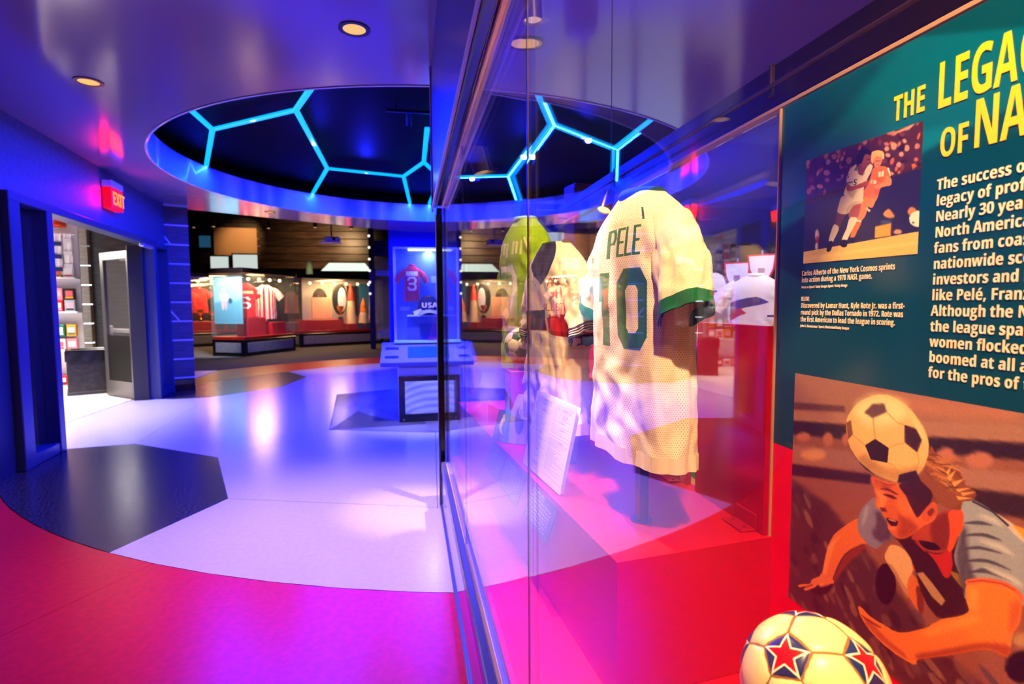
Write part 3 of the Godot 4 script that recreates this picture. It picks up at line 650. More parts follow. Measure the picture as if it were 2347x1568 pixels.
	for q in [[Vector3(0.318, 1.965, -2.4), Vector3(0.25, -0.97, 0.1), 0.036], [Vector3(0.285, 2.035, -1.25), Vector3(0.02, -1, 0.0), 0.022], [Vector3(0.955, 1.86, -2.62), Vector3(-0.4, -0.9, 0.25), 0.034], [Vector3(0.62, 2.35, -0.62), Vector3(0.35, -0.9, 0.1), 0.045]]:
		var dir: Vector3 = q[1].normalized()
		var x := dir.cross(Vector3.FORWARD).normalized()
		var b := Basis(x, -dir, x.cross(-dir))
		var t := thing("cylinder_lamp", ["grey cylinder lamp hanging on a thin cable by the case front", "small steel cylinder lamp near the second glass joint", "lit cylinder lamp hanging left of the green lettered jersey", "grey cylinder lamp above the soccer ball"][n], "spotlight", q[0])
		var r: float = q[2]
		part(t, "can", MB.new().lathe([Vector2(r * 0.9, 0.02), Vector2(r, 0), Vector2(r, r * 3), Vector2(r * 0.5, r * 3.2), Vector2(0, r * 3.2)], 20, Vector3.ZERO, b), can)
		part(t, "lit_lens", MB.new().lathe([Vector2(0, 0.006), Vector2(r * 0.92, 0.006), Vector2(r * 0.92, 0.02)], 20, Vector3.ZERO, b), glow(Color(1.0, 0.78, 0.42), 4.0 if n == 2 else 1.2))
		part(t, "cable", MB.new().tube([b * Vector3(0, r * 3.2, 0), b * Vector3(0, r * 3.6, 0), Vector3(0, CEIL - q[0].y, 0) + b * Vector3(0, r * 3.6, 0) * Vector3(1, 0, 1)], 0.0022, 6), mat(Color(0.35, 0.33, 0.33), 0.4))
		n += 1
	var rail := thing("light_rail", "thin dark light rail on brackets above the story panel", "rail", Vector3(0.99, 1.985, 0))
	part(rail, "rail_bar", MB.new().tube([Vector3(0, 0.02, -3.4), Vector3(0, 0.0, 0.3)], 0.007), mat(Color(0.22, 0.14, 0.14), 0.35, 0.5))
	for z in [-2.6, -1.41, -0.6]: part(rail, "bracket", MB.new().box(Vector3(0.012, 0.03, z), Vector3(0.014, 0.09, 0.012), 0.002), mat(Color(0.22, 0.14, 0.14), 0.35, 0.5))
	# warm lamps of the case
	spot(Vector3(0.27, 2.86, -2.15), Vector3(0.66, 1.40, -1.62), WARM, 5.0, 24, 0.8)
	spot(Vector3(0.30, 2.86, -1.45), Vector3(0.60, 1.30, -2.15), WARM, 4.5, 24, 0.7)
	spot(Vector3(0.30, 2.9, -2.3), Vector3(0.62, 1.45, -2.8), WARM, 9, 22, 0.7)
	spot(Vector3(0.36, 2.9, -0.2), Vector3(0.98, 1.16, -0.95), WARM, 13, 38, 0.9)
	spot(Vector3(0.50, 2.5, -0.3), Vector3(0.63, 0.80, -0.74), Color(1, 0.80, 0.52), 2.2, 22, 0.8)
	spot(Vector3(0.93, 2.7, -2.9), Vector3(0.03, 0.0, -3.72), Color(1.0, 0.84, 0.76), 16, 11, 1.0)
	spot(Vector3(0.25, 2.9, -1.85), Vector3(0.54, 0.74, -1.66), Color(1, 0.84, 0.76), 15, 10, 0.3)
	spot(Vector3(0.30, 2.9, 0.2), Vector3(0.85, 0.5, -1.3), Color(1, 0.6, 0.4), 1.0, 22, 0.8)

func story_panel() -> void:
	var X := 0.995
	var p := thing("story_panel", "tall teal story panel with yellow headline, two printed photographs and red foot", "wall panel", Vector3(X, 0, 0))
	var bp := Pic.new(512, 1024, Color8(0, 68, 88))
	# board print: z from -1.35 to 0.30 over 512 pixels, y from 1.92 down to 0.36 over 1024 pixels
	var bx := func(z: float, y: float) -> Vector2: return Vector2((z + 1.35) / 1.65 * 512, (1.92 - y) / 1.56 * 1024)
	var bpoly := func(a: Array, c: Color, blur := 0, al := 1.0) -> void:
		var q := PackedVector2Array()
		for e in a: q.append(bx.call(e[0], e[1]))
		bp.shape(q, c, blur, al)
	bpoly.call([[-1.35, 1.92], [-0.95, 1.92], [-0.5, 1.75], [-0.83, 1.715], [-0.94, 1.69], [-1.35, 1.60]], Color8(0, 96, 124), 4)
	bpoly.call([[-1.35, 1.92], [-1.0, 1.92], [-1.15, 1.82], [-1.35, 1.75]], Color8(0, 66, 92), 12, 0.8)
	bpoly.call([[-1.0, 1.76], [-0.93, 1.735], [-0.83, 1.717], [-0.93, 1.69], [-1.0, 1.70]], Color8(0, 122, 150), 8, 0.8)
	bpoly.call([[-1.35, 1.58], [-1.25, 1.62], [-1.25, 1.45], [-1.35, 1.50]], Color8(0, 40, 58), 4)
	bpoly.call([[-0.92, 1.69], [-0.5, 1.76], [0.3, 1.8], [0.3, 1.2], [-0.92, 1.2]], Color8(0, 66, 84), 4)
	bpoly.call([[-1.35, 1.009], [0.3, 1.009], [0.3, 0.3], [-1.35, 0.3]], Color8(226, 8, 6))
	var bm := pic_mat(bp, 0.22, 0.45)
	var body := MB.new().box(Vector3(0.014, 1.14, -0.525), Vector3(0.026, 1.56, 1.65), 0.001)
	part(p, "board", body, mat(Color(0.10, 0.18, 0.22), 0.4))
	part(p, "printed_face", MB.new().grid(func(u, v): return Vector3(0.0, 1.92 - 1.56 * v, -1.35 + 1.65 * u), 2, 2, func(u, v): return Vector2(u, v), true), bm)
	part(p, "edge_strip", MB.new().box(Vector3(0.004, 1.14, -1.353), Vector3(0.02, 1.56, 0.006), 0.001), mat(Color(0.66, 0.50, 0.36), 0.35))
	var ph := Pic.new(1000, 938, Color8(150, 92, 70))
	big_photo(ph)
	noise_over(ph, 0.10)
	part(p, "large_photo_print", MB.new().grid(func(u, v): return Vector3(-0.0012, 1.215 - 0.61 * v, -1.27 + 0.65 * u), 2, 2, func(u, v): return Vector2(u, v), true), pic_mat(ph, 0.3, 0.45), "large photo print of a diving player heading a ball")
	var sp := Pic.new(640, 512, Color8(70, 36, 36))
	small_photo(sp)
	noise_over(sp, 0.06)
	part(p, "small_photo_print", MB.new().grid(func(u, v): return Vector3(-0.0012, 1.757 - 0.258 * v - 0.004 * u, -1.252 + 0.322 * u), 2, 2, func(u, v): return Vector2(u, v), true), pic_mat(sp, 0.3, 0.45), "small photo print of two running players")
	var yel := mat(Color(1.0, 0.80, 0.03), 0.5)
	var ink := mat(Color(0.96, 0.90, 0.78), 0.5)
	var turn := -PI / 2
	text(p, "headline_lettering", "THE", 0.050, Vector3(-0.001, 1.772, -1.000), yel, 0.56, turn)
	text(p, "headline_lettering", "LEGACY", 0.083, Vector3(-0.001, 1.765, -0.906), yel, 0.50, turn)
	text(p, "headline_lettering", "OF", 0.052, Vector3(-0.001, 1.671, -0.895), yel, 0.60, turn)
	text(p, "headline_lettering", "NASL", 0.083, Vector3(-0.001, 1.672, -0.834), yel, 0.54, turn)
	var lines := ["The success of", "legacy of profe", "Nearly 30 year", "North American", "fans from coast", "nationwide scop", "investors and re", "like Pelé, Franz", "Although the NA", "the league spark", "women flocked t", "boomed at all ag", "for the pros of to"]
	for i in lines.size(): text(p, "body_lettering", lines[i], 0.0200, Vector3(-0.001, 1.612 - 0.0299 * i, -0.896), ink, 0.84, turn)
	var cap := [["Carlos Alberto of the New York Cosmos sprints", 1.468, 0.0125, 0.70], ["into action during a 1978 NASL game.", 1.451, 0.0125, 0.70], ["Focus on Sport / Getty Images Sport / Getty Image", 1.436, 0.006, 0.74], ["BELOW:", 1.404, 0.0105, 0.55], ["Discovered by Lamar Hunt, Kyle Rote Jr. was a first-", 1.386, 0.0125, 0.70], ["round pick by the Dallas Tornado in 1972. Rote was", 1.3685, 0.0125, 0.70], ["the first American to lead the league in scoring.", 1.351, 0.0125, 0.70], ["John G. Zimmerman / Sports Illustrated/Getty Images", 1.337, 0.006, 0.74]]
	for e in cap: text(p, "caption_lettering", e[0], e[2], Vector3(-0.001, e[1], -1.256), ink, e[3], turn, true, 0.0005)

func noise_over(p: Pic, amount: float) -> void:  # printing grain
	var rng := RandomNumberGenerator.new()
	rng.seed = 9
	var n := Image.create(256, 256, false, Image.FORMAT_RGBA8)
	for y in 256:
		for x in 256:
			var k := rng.randf()
			n.set_pixel(x, y, Color(1, 0.9, 0.75, amount * k) if rng.randf() < 0.5 else Color(0.05, 0.0, 0.02, amount * k))
	n.resize(512, 512, Image.INTERPOLATE_BILINEAR)
	for y in range(0, p.im.get_height(), 512):
		for x in range(0, p.im.get_width(), 512): p.im.blend_rect(n, Rect2i(0, 0, 512, 512), Vector2i(x, y))

func crowd(p: Pic) -> void:  # out-of-focus spectators low in the large photo
	var rng := RandomNumberGenerator.new()
	rng.seed = 21
	p.lay("0,440 200,470 430,600 700,760 1000,800 1000,938 0,938", Color8(72, 42, 42), 24)
	for i in 190:
		var x := rng.randf_range(-10, 1000); var y := rng.randf_range(455, 940)
		if y < 455 + x * 0.35 - 20: continue
		var q := PackedVector2Array()
		var rx := rng.randf_range(7, 20); var ry := rng.randf_range(14, 40); var a := -0.7 if x < 560 else -1.1
		for k in 10: q.append(Vector2(x, y) + Vector2(cos(TAU * k / 10) * rx, sin(TAU * k / 10) * ry).rotated(a))
		p.shape(q, [Color8(128, 88, 76), Color8(36, 20, 24), Color8(100, 62, 58), Color8(158, 116, 94), Color8(56, 32, 34), Color8(88, 70, 84)][i % 6], 6, 0.62)

func big_photo(p: Pic) -> void:
	p.lay("-252,-78 905,-171 922,43 571,78 -233,201", Color8(158, 112, 88), 10)
	p.lay("-237,148 262,88 264,108 -234,185", Color8(96, 58, 50), 8)
	p.lay("383,14 833,-8 835,25 569,57 386,62", Color8(200, 128, 88), 30, 0.60)
	p.lay("-234,194 260,118 569,77 920,20 924,60 589,121 262,155 -231,231", Color8(170, 124, 98), 8)
	p.lay("-231,231 267,155 589,121 924,63 927,105 604,165 271,206 -228,291", Color8(46, 28, 30), 10)
	p.lay("213,220 213,229 211,237 205,244 199,249 191,252 182,254 174,252 168,248 165,241 163,232 163,225 167,215 171,209 179,203 186,200 194,200 202,201 208,206 211,212", Color8(190, 118, 90), 12)
	p.lay("98,240 97,246 91,252 84,258 73,263 61,268 50,269 38,269 28,268 22,263 20,258 22,252 28,244 35,238 46,234 58,229 70,228 81,228 90,231 95,234", Color8(190, 118, 90), 12)
	p.lay("670,155 670,163 667,171 661,178 654,185 645,188 637,189 628,188 621,185 617,178 615,171 616,163 619,155 625,149 633,143 642,140 649,138 657,140 665,143 668,149", Color8(190, 118, 90), 12)
	p.lay("776,140 774,148 770,155 762,163 752,171 741,174 729,177 718,177 710,174 704,168 701,161 702,152 708,145 715,137 726,131 737,126 749,125 758,125 768,128 772,134", Color8(190, 118, 90), 12)
	p.lay("287,203 287,209 284,215 281,221 278,225 272,228 267,228 263,226 259,221 256,217 254,211 256,203 257,197 260,191 265,188 269,185 274,185 278,188 283,191 285,195", Color8(190, 118, 90), 12)
	p.lay("-224,334 289,244 375,291 -218,418", Color8(164, 116, 100), 12)
	p.lay("181,286 178,294 169,303 156,312 138,320 118,328 96,332 76,335 59,334 50,331 45,324 48,315 59,306 74,297 92,289 113,281 135,277 153,275 169,277 178,281", Color8(215, 160, 110), 14)
	p.lay("625,197 931,138 934,189 682,246", Color8(168, 120, 98), 12)
	p.lay("-218,418 385,300 383,334 -215,474", Color8(42, 24, 28), 9)
	p.lay("-215,474 398,341 363,411 -210,546", Color8(146, 90, 76), 14)
	p.lay("708,237 936,192 940,252 751,289", Color8(52, 32, 28), 10)
	crowd(p)
	p.lay("500,624 500,635 499,646 498,657 495,667 492,677 488,687 483,695 479,703 473,707 467,712 461,715 455,715 449,715 442,712 438,707 433,701 428,694 426,686 423,675 421,666 421,655 422,643 423,632 426,621 430,610 435,601 439,594 445,586 449,581 457,577 463,575 468,575 474,577 480,580 485,584 490,589 493,597 496,606 498,615", Color8(26, 11, 8), 3)
	p.lay("453,557 453,549 455,541 459,532 462,526 465,518 469,512 474,506 480,503 487,500 496,498 506,497 515,498 524,500 535,503 544,507 551,511 557,514 560,517 563,521 565,527 564,535 561,544 556,554 554,564 551,575 548,586 547,598 544,607 546,617 546,627 548,635 548,640 543,640 537,638 531,635 525,630 520,626 514,618 507,610 501,604 495,598 487,592 480,586 474,580 468,575 461,569 455,563", Color8(236, 192, 128), 3)
	p.lay("466,574 468,578 474,583 482,590 490,597 496,603 501,610 507,617 514,624 522,632 528,640 536,646 541,649 545,647 550,643 551,637 551,630 546,626 538,618 529,612 519,604 511,597 504,587 496,580 488,574 481,570 474,570 468,572", Color8(180, 130, 90), 6, 0.70)
	p.lay("541,597 542,587 546,577 551,569 555,564 561,566 569,569 575,575 582,581 588,587 593,594 596,601 600,610 600,624 600,640 599,655 596,666 592,670 586,670 578,669 572,664 566,660 558,652 551,644 546,637 543,627 541,617 539,606", Color8(228, 118, 42), 3)
	p.lay("571,594 576,592 584,595 592,603 596,612 598,624 599,641 599,655 596,666 594,672 589,674 584,672 581,666 576,650 574,629 570,607", Color8(120, 48, 20), 5)
	p.lay("551,529 566,511 580,520 559,552", Color8(222, 82, 38), 2)
	p.lay("556,531 569,517 575,521 561,538", Color8(200, 190, 180), 2)
	p.lay("478,447 513,427 566,404 619,384 659,374 682,369 697,369 708,375 718,395 727,432 734,484 736,538 733,580 721,607 700,627 677,643 656,650 639,652 624,644 609,634 597,618 585,600 574,575 566,550 556,531 548,518 541,511 533,504 526,497 510,486 488,475 474,463", Color8(48, 20, 14), 5)
	p.lay("569,554 590,540 624,560 664,590 653,612 621,600", Color8(190, 150, 100), 4)
	p.lay("666,497 685,492 721,489 723,532 700,521", Color8(150, 110, 40), 4)
	p.lay("340,471 333,474 324,480 315,489 304,498 291,511 276,526 261,541 247,557 237,569 229,581 222,594 216,606 211,620 206,634 202,649 198,666 194,684 190,707 186,729 182,747 176,764 169,780 163,792 165,800 173,804 186,804 203,800 215,792 223,778 230,760 235,740 243,718 251,695 261,670 273,646 286,624 302,606 320,587 340,572 355,558 369,549 379,543 388,537 393,529 391,518 386,506 378,494 370,484 364,478 356,474 348,471", Color8(238, 124, 42), 2)
	p.lay("217,615 209,627 205,638 202,650 198,666 194,684 190,707 186,729 182,747 179,763 175,775 174,784 172,790 175,795 180,798 185,795 191,786 196,766 203,740 210,710 217,684 223,663 228,644 234,626 239,609 248,592 260,575 267,561 270,557 261,563 246,580 230,598", Color8(255, 170, 80), 8, 0.70)
	p.lay("355,558 341,569 325,584 307,603 291,623 279,644 267,669 256,694 247,715 240,733 233,752 230,764 229,770 233,767 239,758 249,744 260,727 271,707 285,684 299,660 314,638 330,617 350,595 366,575 375,563 376,555 373,552 364,554", Color8(150, 56, 20), 8, 0.80)
	p.lay("126,843 138,832 159,817 183,801 201,787 215,777 225,767 235,761 239,760 238,766 233,777 226,790 217,803 207,813 195,824 181,833 169,841 155,846 140,847 129,847", Color8(40, 14, 12), 8)
	p.lay("185,744 179,749 174,755 170,763 164,769 156,775 147,783 138,789 131,797 128,801 125,807 124,813 119,820 110,826 98,832 86,838 77,844 69,849 62,853 57,858 54,861 54,863 57,864 60,864 67,863 74,858 85,850 94,844 98,843 98,844 94,850 88,857 87,860 88,861 93,861 99,860 105,855 114,849 124,840 136,830 147,821 154,812 162,803 169,795 178,787 187,783 197,778 206,775 215,770 222,766 230,763 238,758 241,755 242,750 242,749 240,746 237,744 232,743 226,743 220,743 212,743 206,743 199,741 192,743", Color8(232, 132, 66), 2)
	p.lay("94,846 134,813 138,817 97,849", Color8(150, 70, 36), 3)
	p.lay("410,371 401,374 392,381 383,392 374,403 365,414 357,424 352,435 347,447 343,460 340,472 339,486 339,497 341,507 345,517 349,524 357,532 370,538 385,543 401,546 413,546 424,540 431,531 440,521 448,511 458,501 469,492 477,483 482,475 479,466 472,458 464,449 456,441 450,432 443,421 437,412 431,403 426,392 421,381 416,374", Color8(132, 136, 166), 2)
	p.lay("408,420 414,417 422,415 433,417 442,423 452,434 464,447 474,463 477,477 473,487 463,498 450,507 438,514 428,514 417,512 406,507 400,501 401,492 407,481 412,469 415,457 415,446 412,435 408,426", Color8(72, 58, 88), 14, 0.85)
	p.lay("365,427 370,418 375,411 380,407 383,407 383,415 382,426 381,440 377,452 372,466 365,480 359,492 355,495 356,484 357,464 361,443", Color8(176, 184, 206), 8, 0.70)
	p.lay("698,284 702,274 708,269 716,268 725,266 738,266 752,269 767,272 779,277 792,281 801,288 812,294 823,300 833,306 842,314 853,320 867,324 887,324 910,321 931,323 947,337 956,372 960,423 962,472 961,507 954,520 943,518 929,511 918,506 910,503 903,500 895,495 885,494 878,492 868,491 858,491 842,495 817,507 785,527 753,544 729,555 718,552 716,541 717,527 717,517 710,507 704,497 698,487 693,478 689,471 686,463 684,455 683,444 684,434 686,420 689,406 692,388 694,363 693,334 696,306", Color8(158, 172, 180), 2)
	p.lay("693,478 689,455 688,431 691,407 692,388 696,371 702,357 708,346 712,344 715,354 717,371 718,391 722,409 725,426 729,441 734,455 739,471 747,484 758,498 766,512 769,523 764,535 753,546 741,555 729,555 719,544 708,524 700,501", Color8(66, 62, 84), 12, 0.80)
	p.lay("703,341 707,338 719,331 733,323 747,317 757,315 770,315 779,315 784,315 779,318 770,320 758,324 747,328 735,332 720,337 707,341", Color8(60, 66, 86), 3, 0.85)
	p.lay("702,380 708,375 722,364 739,355 755,348 771,344 789,344 803,346 809,348 803,349 789,351 772,354 756,357 740,363 722,371 708,378", Color8(60, 66, 86), 3, 0.85)
	p.lay("696,421 702,417 717,406 735,394 752,386 770,383 790,381 805,380 812,381 805,383 790,386 770,391 752,395 735,403 717,412 702,420", Color8(60, 66, 86), 3, 0.85)
	p.lay("704,452 712,446 730,434 753,421 772,414 792,411 812,412 828,414 836,415 829,417 813,418 793,420 773,423 753,431 732,440 712,449", Color8(60, 66, 86), 3, 0.85)
	p.lay("724,478 728,472 741,460 758,446 775,438 793,437 815,440 833,443 841,444 833,446 817,447 795,449 775,452 760,458 742,467 728,475", Color8(60, 66, 86), 3, 0.85)
	p.lay("732,507 738,501 750,491 765,477 777,467 788,463 800,460 809,458 812,460 809,463 800,467 790,474 777,481 765,489 750,498 738,506", Color8(60, 66, 86), 3, 0.85)
	p.lay("731,537 737,531 751,518 766,506 779,497 790,492 799,489 807,487 808,487 807,491 799,497 790,503 780,509 768,518 751,527 737,534", Color8(60, 66, 86), 3, 0.85)
	p.lay("739,303 743,301 755,297 769,294 781,294 791,295 800,300 806,306 810,309 806,309 799,309 790,308 779,308 768,308 754,306 743,304", Color8(206, 216, 214), 8, 0.80)
	p.lay("744,369 751,366 770,363 789,360 805,358 817,361 828,364 837,369 841,372 836,374 825,374 813,374 799,374 784,374 765,372 750,371", Color8(206, 216, 214), 8, 0.80)
	p.lay("762,438 773,435 794,431 818,429 836,427 848,431 858,435 864,441 866,444 861,446 850,447 837,447 823,447 807,446 786,444 769,441", Color8(206, 216, 214), 8, 0.80)
	p.lay("780,281 786,280 798,281 812,286 824,289 835,294 845,301 856,308 868,312 888,314 910,312 931,312 945,314 953,323 956,335 955,348 948,354 932,352 908,346 881,337 859,329 845,323 834,317 827,311 817,304 806,298 794,291 784,284", Color8(214, 206, 186), 3)
	p.lay("828,294 943,289 945,314 857,317", Color8(240, 168, 40), 5)
	p.lay("725,266 779,275 823,298 820,304 778,281 724,272", Color8(44, 46, 70), 2)
	p.lay("723,509 730,500 741,494 751,487 764,481 776,477 788,472 802,467 814,464 823,464 834,463 843,464 849,466 854,469 859,472 860,477 862,484 864,495 863,511 862,526 861,540 858,550 854,561 849,572 846,583 845,594 844,604 844,614 843,623 843,630 842,638 842,643 841,647 838,650 836,650 831,650 825,652 818,654 807,654 795,657 778,666 755,683 728,706 698,732 671,755 647,773 623,792 604,807 588,820 583,829 583,835 584,838 581,841 575,846 568,849 559,850 546,852 529,853 511,855 489,853 471,853 455,850 440,847 426,843 415,840 404,837 398,832 390,829 384,824 378,820 371,813 365,809 362,803 359,795 355,789 355,783 357,778 360,777 364,777 370,777 377,778 384,781 392,784 401,786 411,787 421,787 434,787 446,786 458,784 471,784 483,783 494,783 504,780 513,778 520,775 529,769 539,763 554,752 571,738 587,724 604,710 617,697 629,681 643,666 656,650 676,635 697,620 716,604 728,590 733,580 729,569 724,560 722,550 721,540 719,529 720,518", Color8(246, 138, 36), 2)
	p.lay("588,820 604,810 623,793 647,775 671,755 698,732 728,706 755,683 778,666 795,657 807,654 818,654 825,652 831,652 836,650 838,650 841,647 843,640 846,629 846,620 841,617 831,618 815,624 797,634 776,646 753,664 725,687 696,713 669,735 645,755 623,773 601,789 588,801 579,812 578,820 581,823", Color8(176, 74, 20), 10, 0.90)
	p.lay("604,717 613,704 626,690 641,675 658,660 674,643 694,626 713,610 728,600 744,590 757,583 766,580 771,580 768,587 758,598 746,612 731,627 716,643 696,661 678,680 660,695 644,709 629,721 615,732 606,738 600,738 598,733 600,726", Color8(255, 172, 66), 14, 0.70)
	p.lay("838,503 842,494 850,487 856,484 861,486 862,494 861,509 860,526 858,540 855,554 852,567 848,578 845,584 842,583 839,578 837,569 835,560 835,546 834,531 835,515", Color8(208, 96, 26), 12, 0.80)
	p.lay("728,523 732,515 740,507 747,503 752,506 754,517 756,535 755,554 754,567 749,574 743,578 737,577 732,574 729,564 727,550 727,535", Color8(255, 176, 76), 14, 0.60)
	p.lay("384,821 387,824 393,827 403,829 413,832 426,837 440,840 455,844 471,846 491,847 512,847 532,847 546,846 551,843 551,838 546,835 538,830 524,829 507,827 487,826 470,823 453,818 437,812 424,807 413,804 402,807 393,812 387,817", Color8(190, 86, 34), 8, 0.80)
	p.lay("362,803 399,801 452,798 448,804 388,812", Color8(150, 64, 30), 3)
	p.lay("722,497 729,492 739,484 751,477 762,471 774,466 788,460 800,457 812,454 823,452 832,452 841,454 849,455 854,458 858,460 862,464 865,467 865,472 865,477 864,483 862,484 861,483 857,477 853,472 848,469 840,466 832,466 823,466 814,467 802,471 790,474 776,478 764,484 752,491 741,500 730,506 723,511 720,511 718,507 718,503", Color8(236, 112, 64), 2)
	p.lay("724,501 763,477 812,460 846,461 846,464 812,463 764,480 724,504", Color8(170, 60, 36), 2)
	p.lay("912,626 912,632 911,640 910,646 907,654 904,661 900,669 895,675 889,683 883,687 877,692 871,697 865,700 859,701 853,701 848,701 844,700 839,695 836,690 834,686 832,680 834,674 835,666 836,657 839,649 843,641 848,634 852,627 858,621 864,615 870,610 876,607 882,604 889,604 895,604 899,604 904,607 907,610 910,615 912,620", Color8(18, 10, 8), 8)
	p.lay("888,570 888,574 888,577 886,580 885,583 883,586 880,589 879,592 876,595 873,598 870,600 867,603 864,603 861,604 858,604 855,604 853,603 852,603 850,600 848,598 848,595 848,592 848,589 850,586 851,583 852,578 855,575 858,572 861,569 864,567 867,564 871,563 874,561 877,561 878,561 881,561 883,561 886,563 886,566 888,567", Color8(190, 150, 90), 10)
	p.lay("547,446 558,431 574,411 592,388 608,369 625,351 641,332 656,320 667,318 672,332 676,360 676,389 676,412 671,427 664,438 655,447 644,455 632,461 617,466 602,469 589,469 580,467 574,463 569,458 564,454 557,454 551,455 546,454", Color8(176, 66, 22), 4)
	p.lay("608,380 617,363 629,348 643,335 653,329 660,335 663,349 667,366 667,381 667,395 666,412 662,427 658,438 650,446 640,451 630,452 621,447 616,435 609,417 607,397", Color8(110, 36, 14), 10, 0.80)
	p.lay("572,451 575,455 581,460 591,463 600,464 611,461 623,457 634,451 640,446 641,443 636,440 630,437 624,435 618,435 610,437 602,438 595,441 587,443 580,446 573,447", Color8(24, 10, 8), 3)
	p.lay("557,454 557,457 565,463 577,469 590,474 602,472 616,469 629,466 641,460 650,452 659,441 667,434 671,432 676,440 678,455 680,472 679,486 676,498 674,511 668,520 662,523 652,520 644,509 633,495 621,484 605,475 585,466 566,458", Color8(188, 40, 16), 3)
	p.lay("661,326 668,318 677,311 688,308 696,306 700,308 702,314 704,320 704,328 704,334 704,341 704,348 703,355 702,363 697,371 695,380 690,389 687,400 683,414 679,426 675,434 672,440 669,441 666,441 662,437 664,426 665,412 667,395 667,381 665,366 663,352 660,338", Color8(238, 84, 20), 2)
	p.lay("562,249 572,238 578,229 584,220 588,208 591,191 592,171 593,154 596,145 600,148 607,157 613,171 620,181 625,188 629,192 634,195 639,198 643,198 648,198 651,198 654,198 656,203 658,209 658,215 659,218 665,215 671,208 679,200 683,197 688,198 690,203 691,209 693,214 696,220 699,225 703,229 707,234 714,237 723,238 731,240 735,243 736,248 734,254 730,260 725,266 719,271 712,274 704,277 698,281 695,288 695,294 695,298 694,303 690,308 682,311 674,312 665,314 657,314 648,311 637,309 630,311 622,314 618,320 612,329 606,337 598,348 592,358 585,369 578,377 570,381 562,381 553,380 545,375 539,366 534,352 527,338 521,326 513,318 502,312 494,306 494,297 506,286 525,274 547,261", Color8(128, 64, 26), 2)
	p.lay("388,306 385,312 388,320 393,329 398,337 401,344 405,351 408,357 410,363 410,372 407,383 406,392 407,398 412,403 420,404 428,406 434,407 435,411 436,414 436,415 436,418 440,421 447,426 451,429 456,434 458,438 459,444 460,451 461,457 466,461 471,466 477,469 483,472 490,474 496,474 502,474 509,471 519,466 528,460 537,452 547,443 558,432 568,420 578,407 587,395 596,388 605,380 613,372 619,364 623,355 624,346 626,337 625,329 624,323 621,317 616,312 611,314 605,320 596,334 588,348 580,358 573,363 567,366 560,366 553,364 546,358 538,349 530,338 524,329 519,320 517,311 512,303 506,297 495,295 482,298 466,301 451,303 434,304 416,303 399,303", Color8(226, 106, 32), 2)
	p.lay("403,348 403,351 408,355 414,361 419,366 418,374 416,383 413,391 414,397 417,401 423,403 429,403 435,401 440,395 444,388 448,380 451,371 451,363 451,354 449,346 444,341 435,340 423,341 411,344", Color8(255, 158, 70), 10, 0.80)
	p.lay("501,388 509,386 521,388 533,391 543,395 552,398 561,403 568,407 569,415 564,423 555,434 543,444 531,454 521,460 512,466 503,469 499,467 497,461 500,451 502,437 504,426 502,415 500,404 498,394", Color8(166, 62, 18), 14, 0.80)
	p.lay("489,341 495,340 504,340 514,341 523,344 531,349 540,355 546,363 550,369 545,377 538,386 527,392 518,397 510,397 503,392 496,386 492,380 488,371 486,360 486,349", Color8(244, 128, 48), 14, 0.70)
	p.lay("426,398 449,392 455,403 434,409", Color8(120, 36, 14), 3)
	p.lay("453,424 456,423 463,421 471,421 477,421 483,420 490,418 494,418 497,418 497,423 496,427 493,434 490,438 486,440 481,441 475,443 470,441 464,438 459,434 454,429", Color8(48, 14, 10), 2)
	p.lay("459,424 490,420 488,424 462,427", Color8(240, 200, 150), 2)
	p.lay("461,451 467,447 476,443 485,438 492,437 493,440 490,444 487,449 484,454 481,455 477,457 472,458 469,458 466,458 463,455 461,454", Color8(240, 130, 80), 4)
	p.lay("423,337 426,335 433,331 442,328 452,324 461,324 472,326 481,328 487,329 492,329 493,331 493,332 490,334 484,334 473,334 463,332 453,332 443,334 433,335 426,337", Color8(96, 36, 12), 3)
	p.lay("435,349 440,348 451,344 463,343 470,341 478,343 484,344 488,346 489,348 486,349 478,351 471,352 463,352 455,352 446,352 438,351", Color8(70, 24, 10), 3)
	p.lay("400,312 407,312 420,312 437,312 451,312 462,309 474,304 482,301 485,300 482,303 474,308 462,312 451,317 437,317 420,315 407,314", Color8(150, 60, 18), 3)
	p.lay("401,321 405,321 418,323 431,323 442,321 453,320 465,315 474,312 477,311 474,312 465,318 455,323 442,326 432,326 418,324 405,323", Color8(150, 60, 18), 3)
	p.lay("580,354 583,346 589,335 595,326 601,320 607,317 613,317 619,317 624,320 625,324 626,332 626,340 623,349 619,355 614,363 607,371 601,375 596,378 590,381 585,381 582,380 579,375 579,369 579,361", Color8(206, 92, 34), 3)
	p.lay("595,352 597,348 601,341 606,335 609,332 612,332 615,334 616,337 617,340 615,344 611,351 608,357 603,360 600,360 597,358 595,355", Color8(120, 44, 18), 4)
	p.lay("495,297 507,284 527,271 547,258 565,252 577,254 588,260 598,271 604,278 607,288 609,297 606,306 604,315 599,326 590,338 583,349 577,358 573,368 568,374 565,378 562,380 558,377 551,369 545,361 540,354 535,348 530,340 527,334 521,326 513,320 503,312 496,306", Color8(54, 22, 12), 4)
	p.lay("562,252 565,243 572,232 581,220 588,208 591,192 592,172 593,157 596,148 600,151 607,160 612,172 620,181 628,186 635,189 645,192 652,194 660,195 669,195 677,195 683,198 690,206 696,215 701,226 707,234 715,237 723,238 731,240 732,244 728,251 719,261 707,272 698,281 689,291 682,300 674,309 665,314 657,317 648,317 639,314 630,311 622,304 615,297 609,288 601,280 590,274 579,268 568,261", Color8(140, 78, 34), 3)
	p.lay("581,206 608,200 622,208 608,206 582,209", Color8(190, 118, 50), 2, 0.75)
	p.lay("639,200 668,200 698,211 668,208 639,205", Color8(164, 92, 38), 2, 0.75)
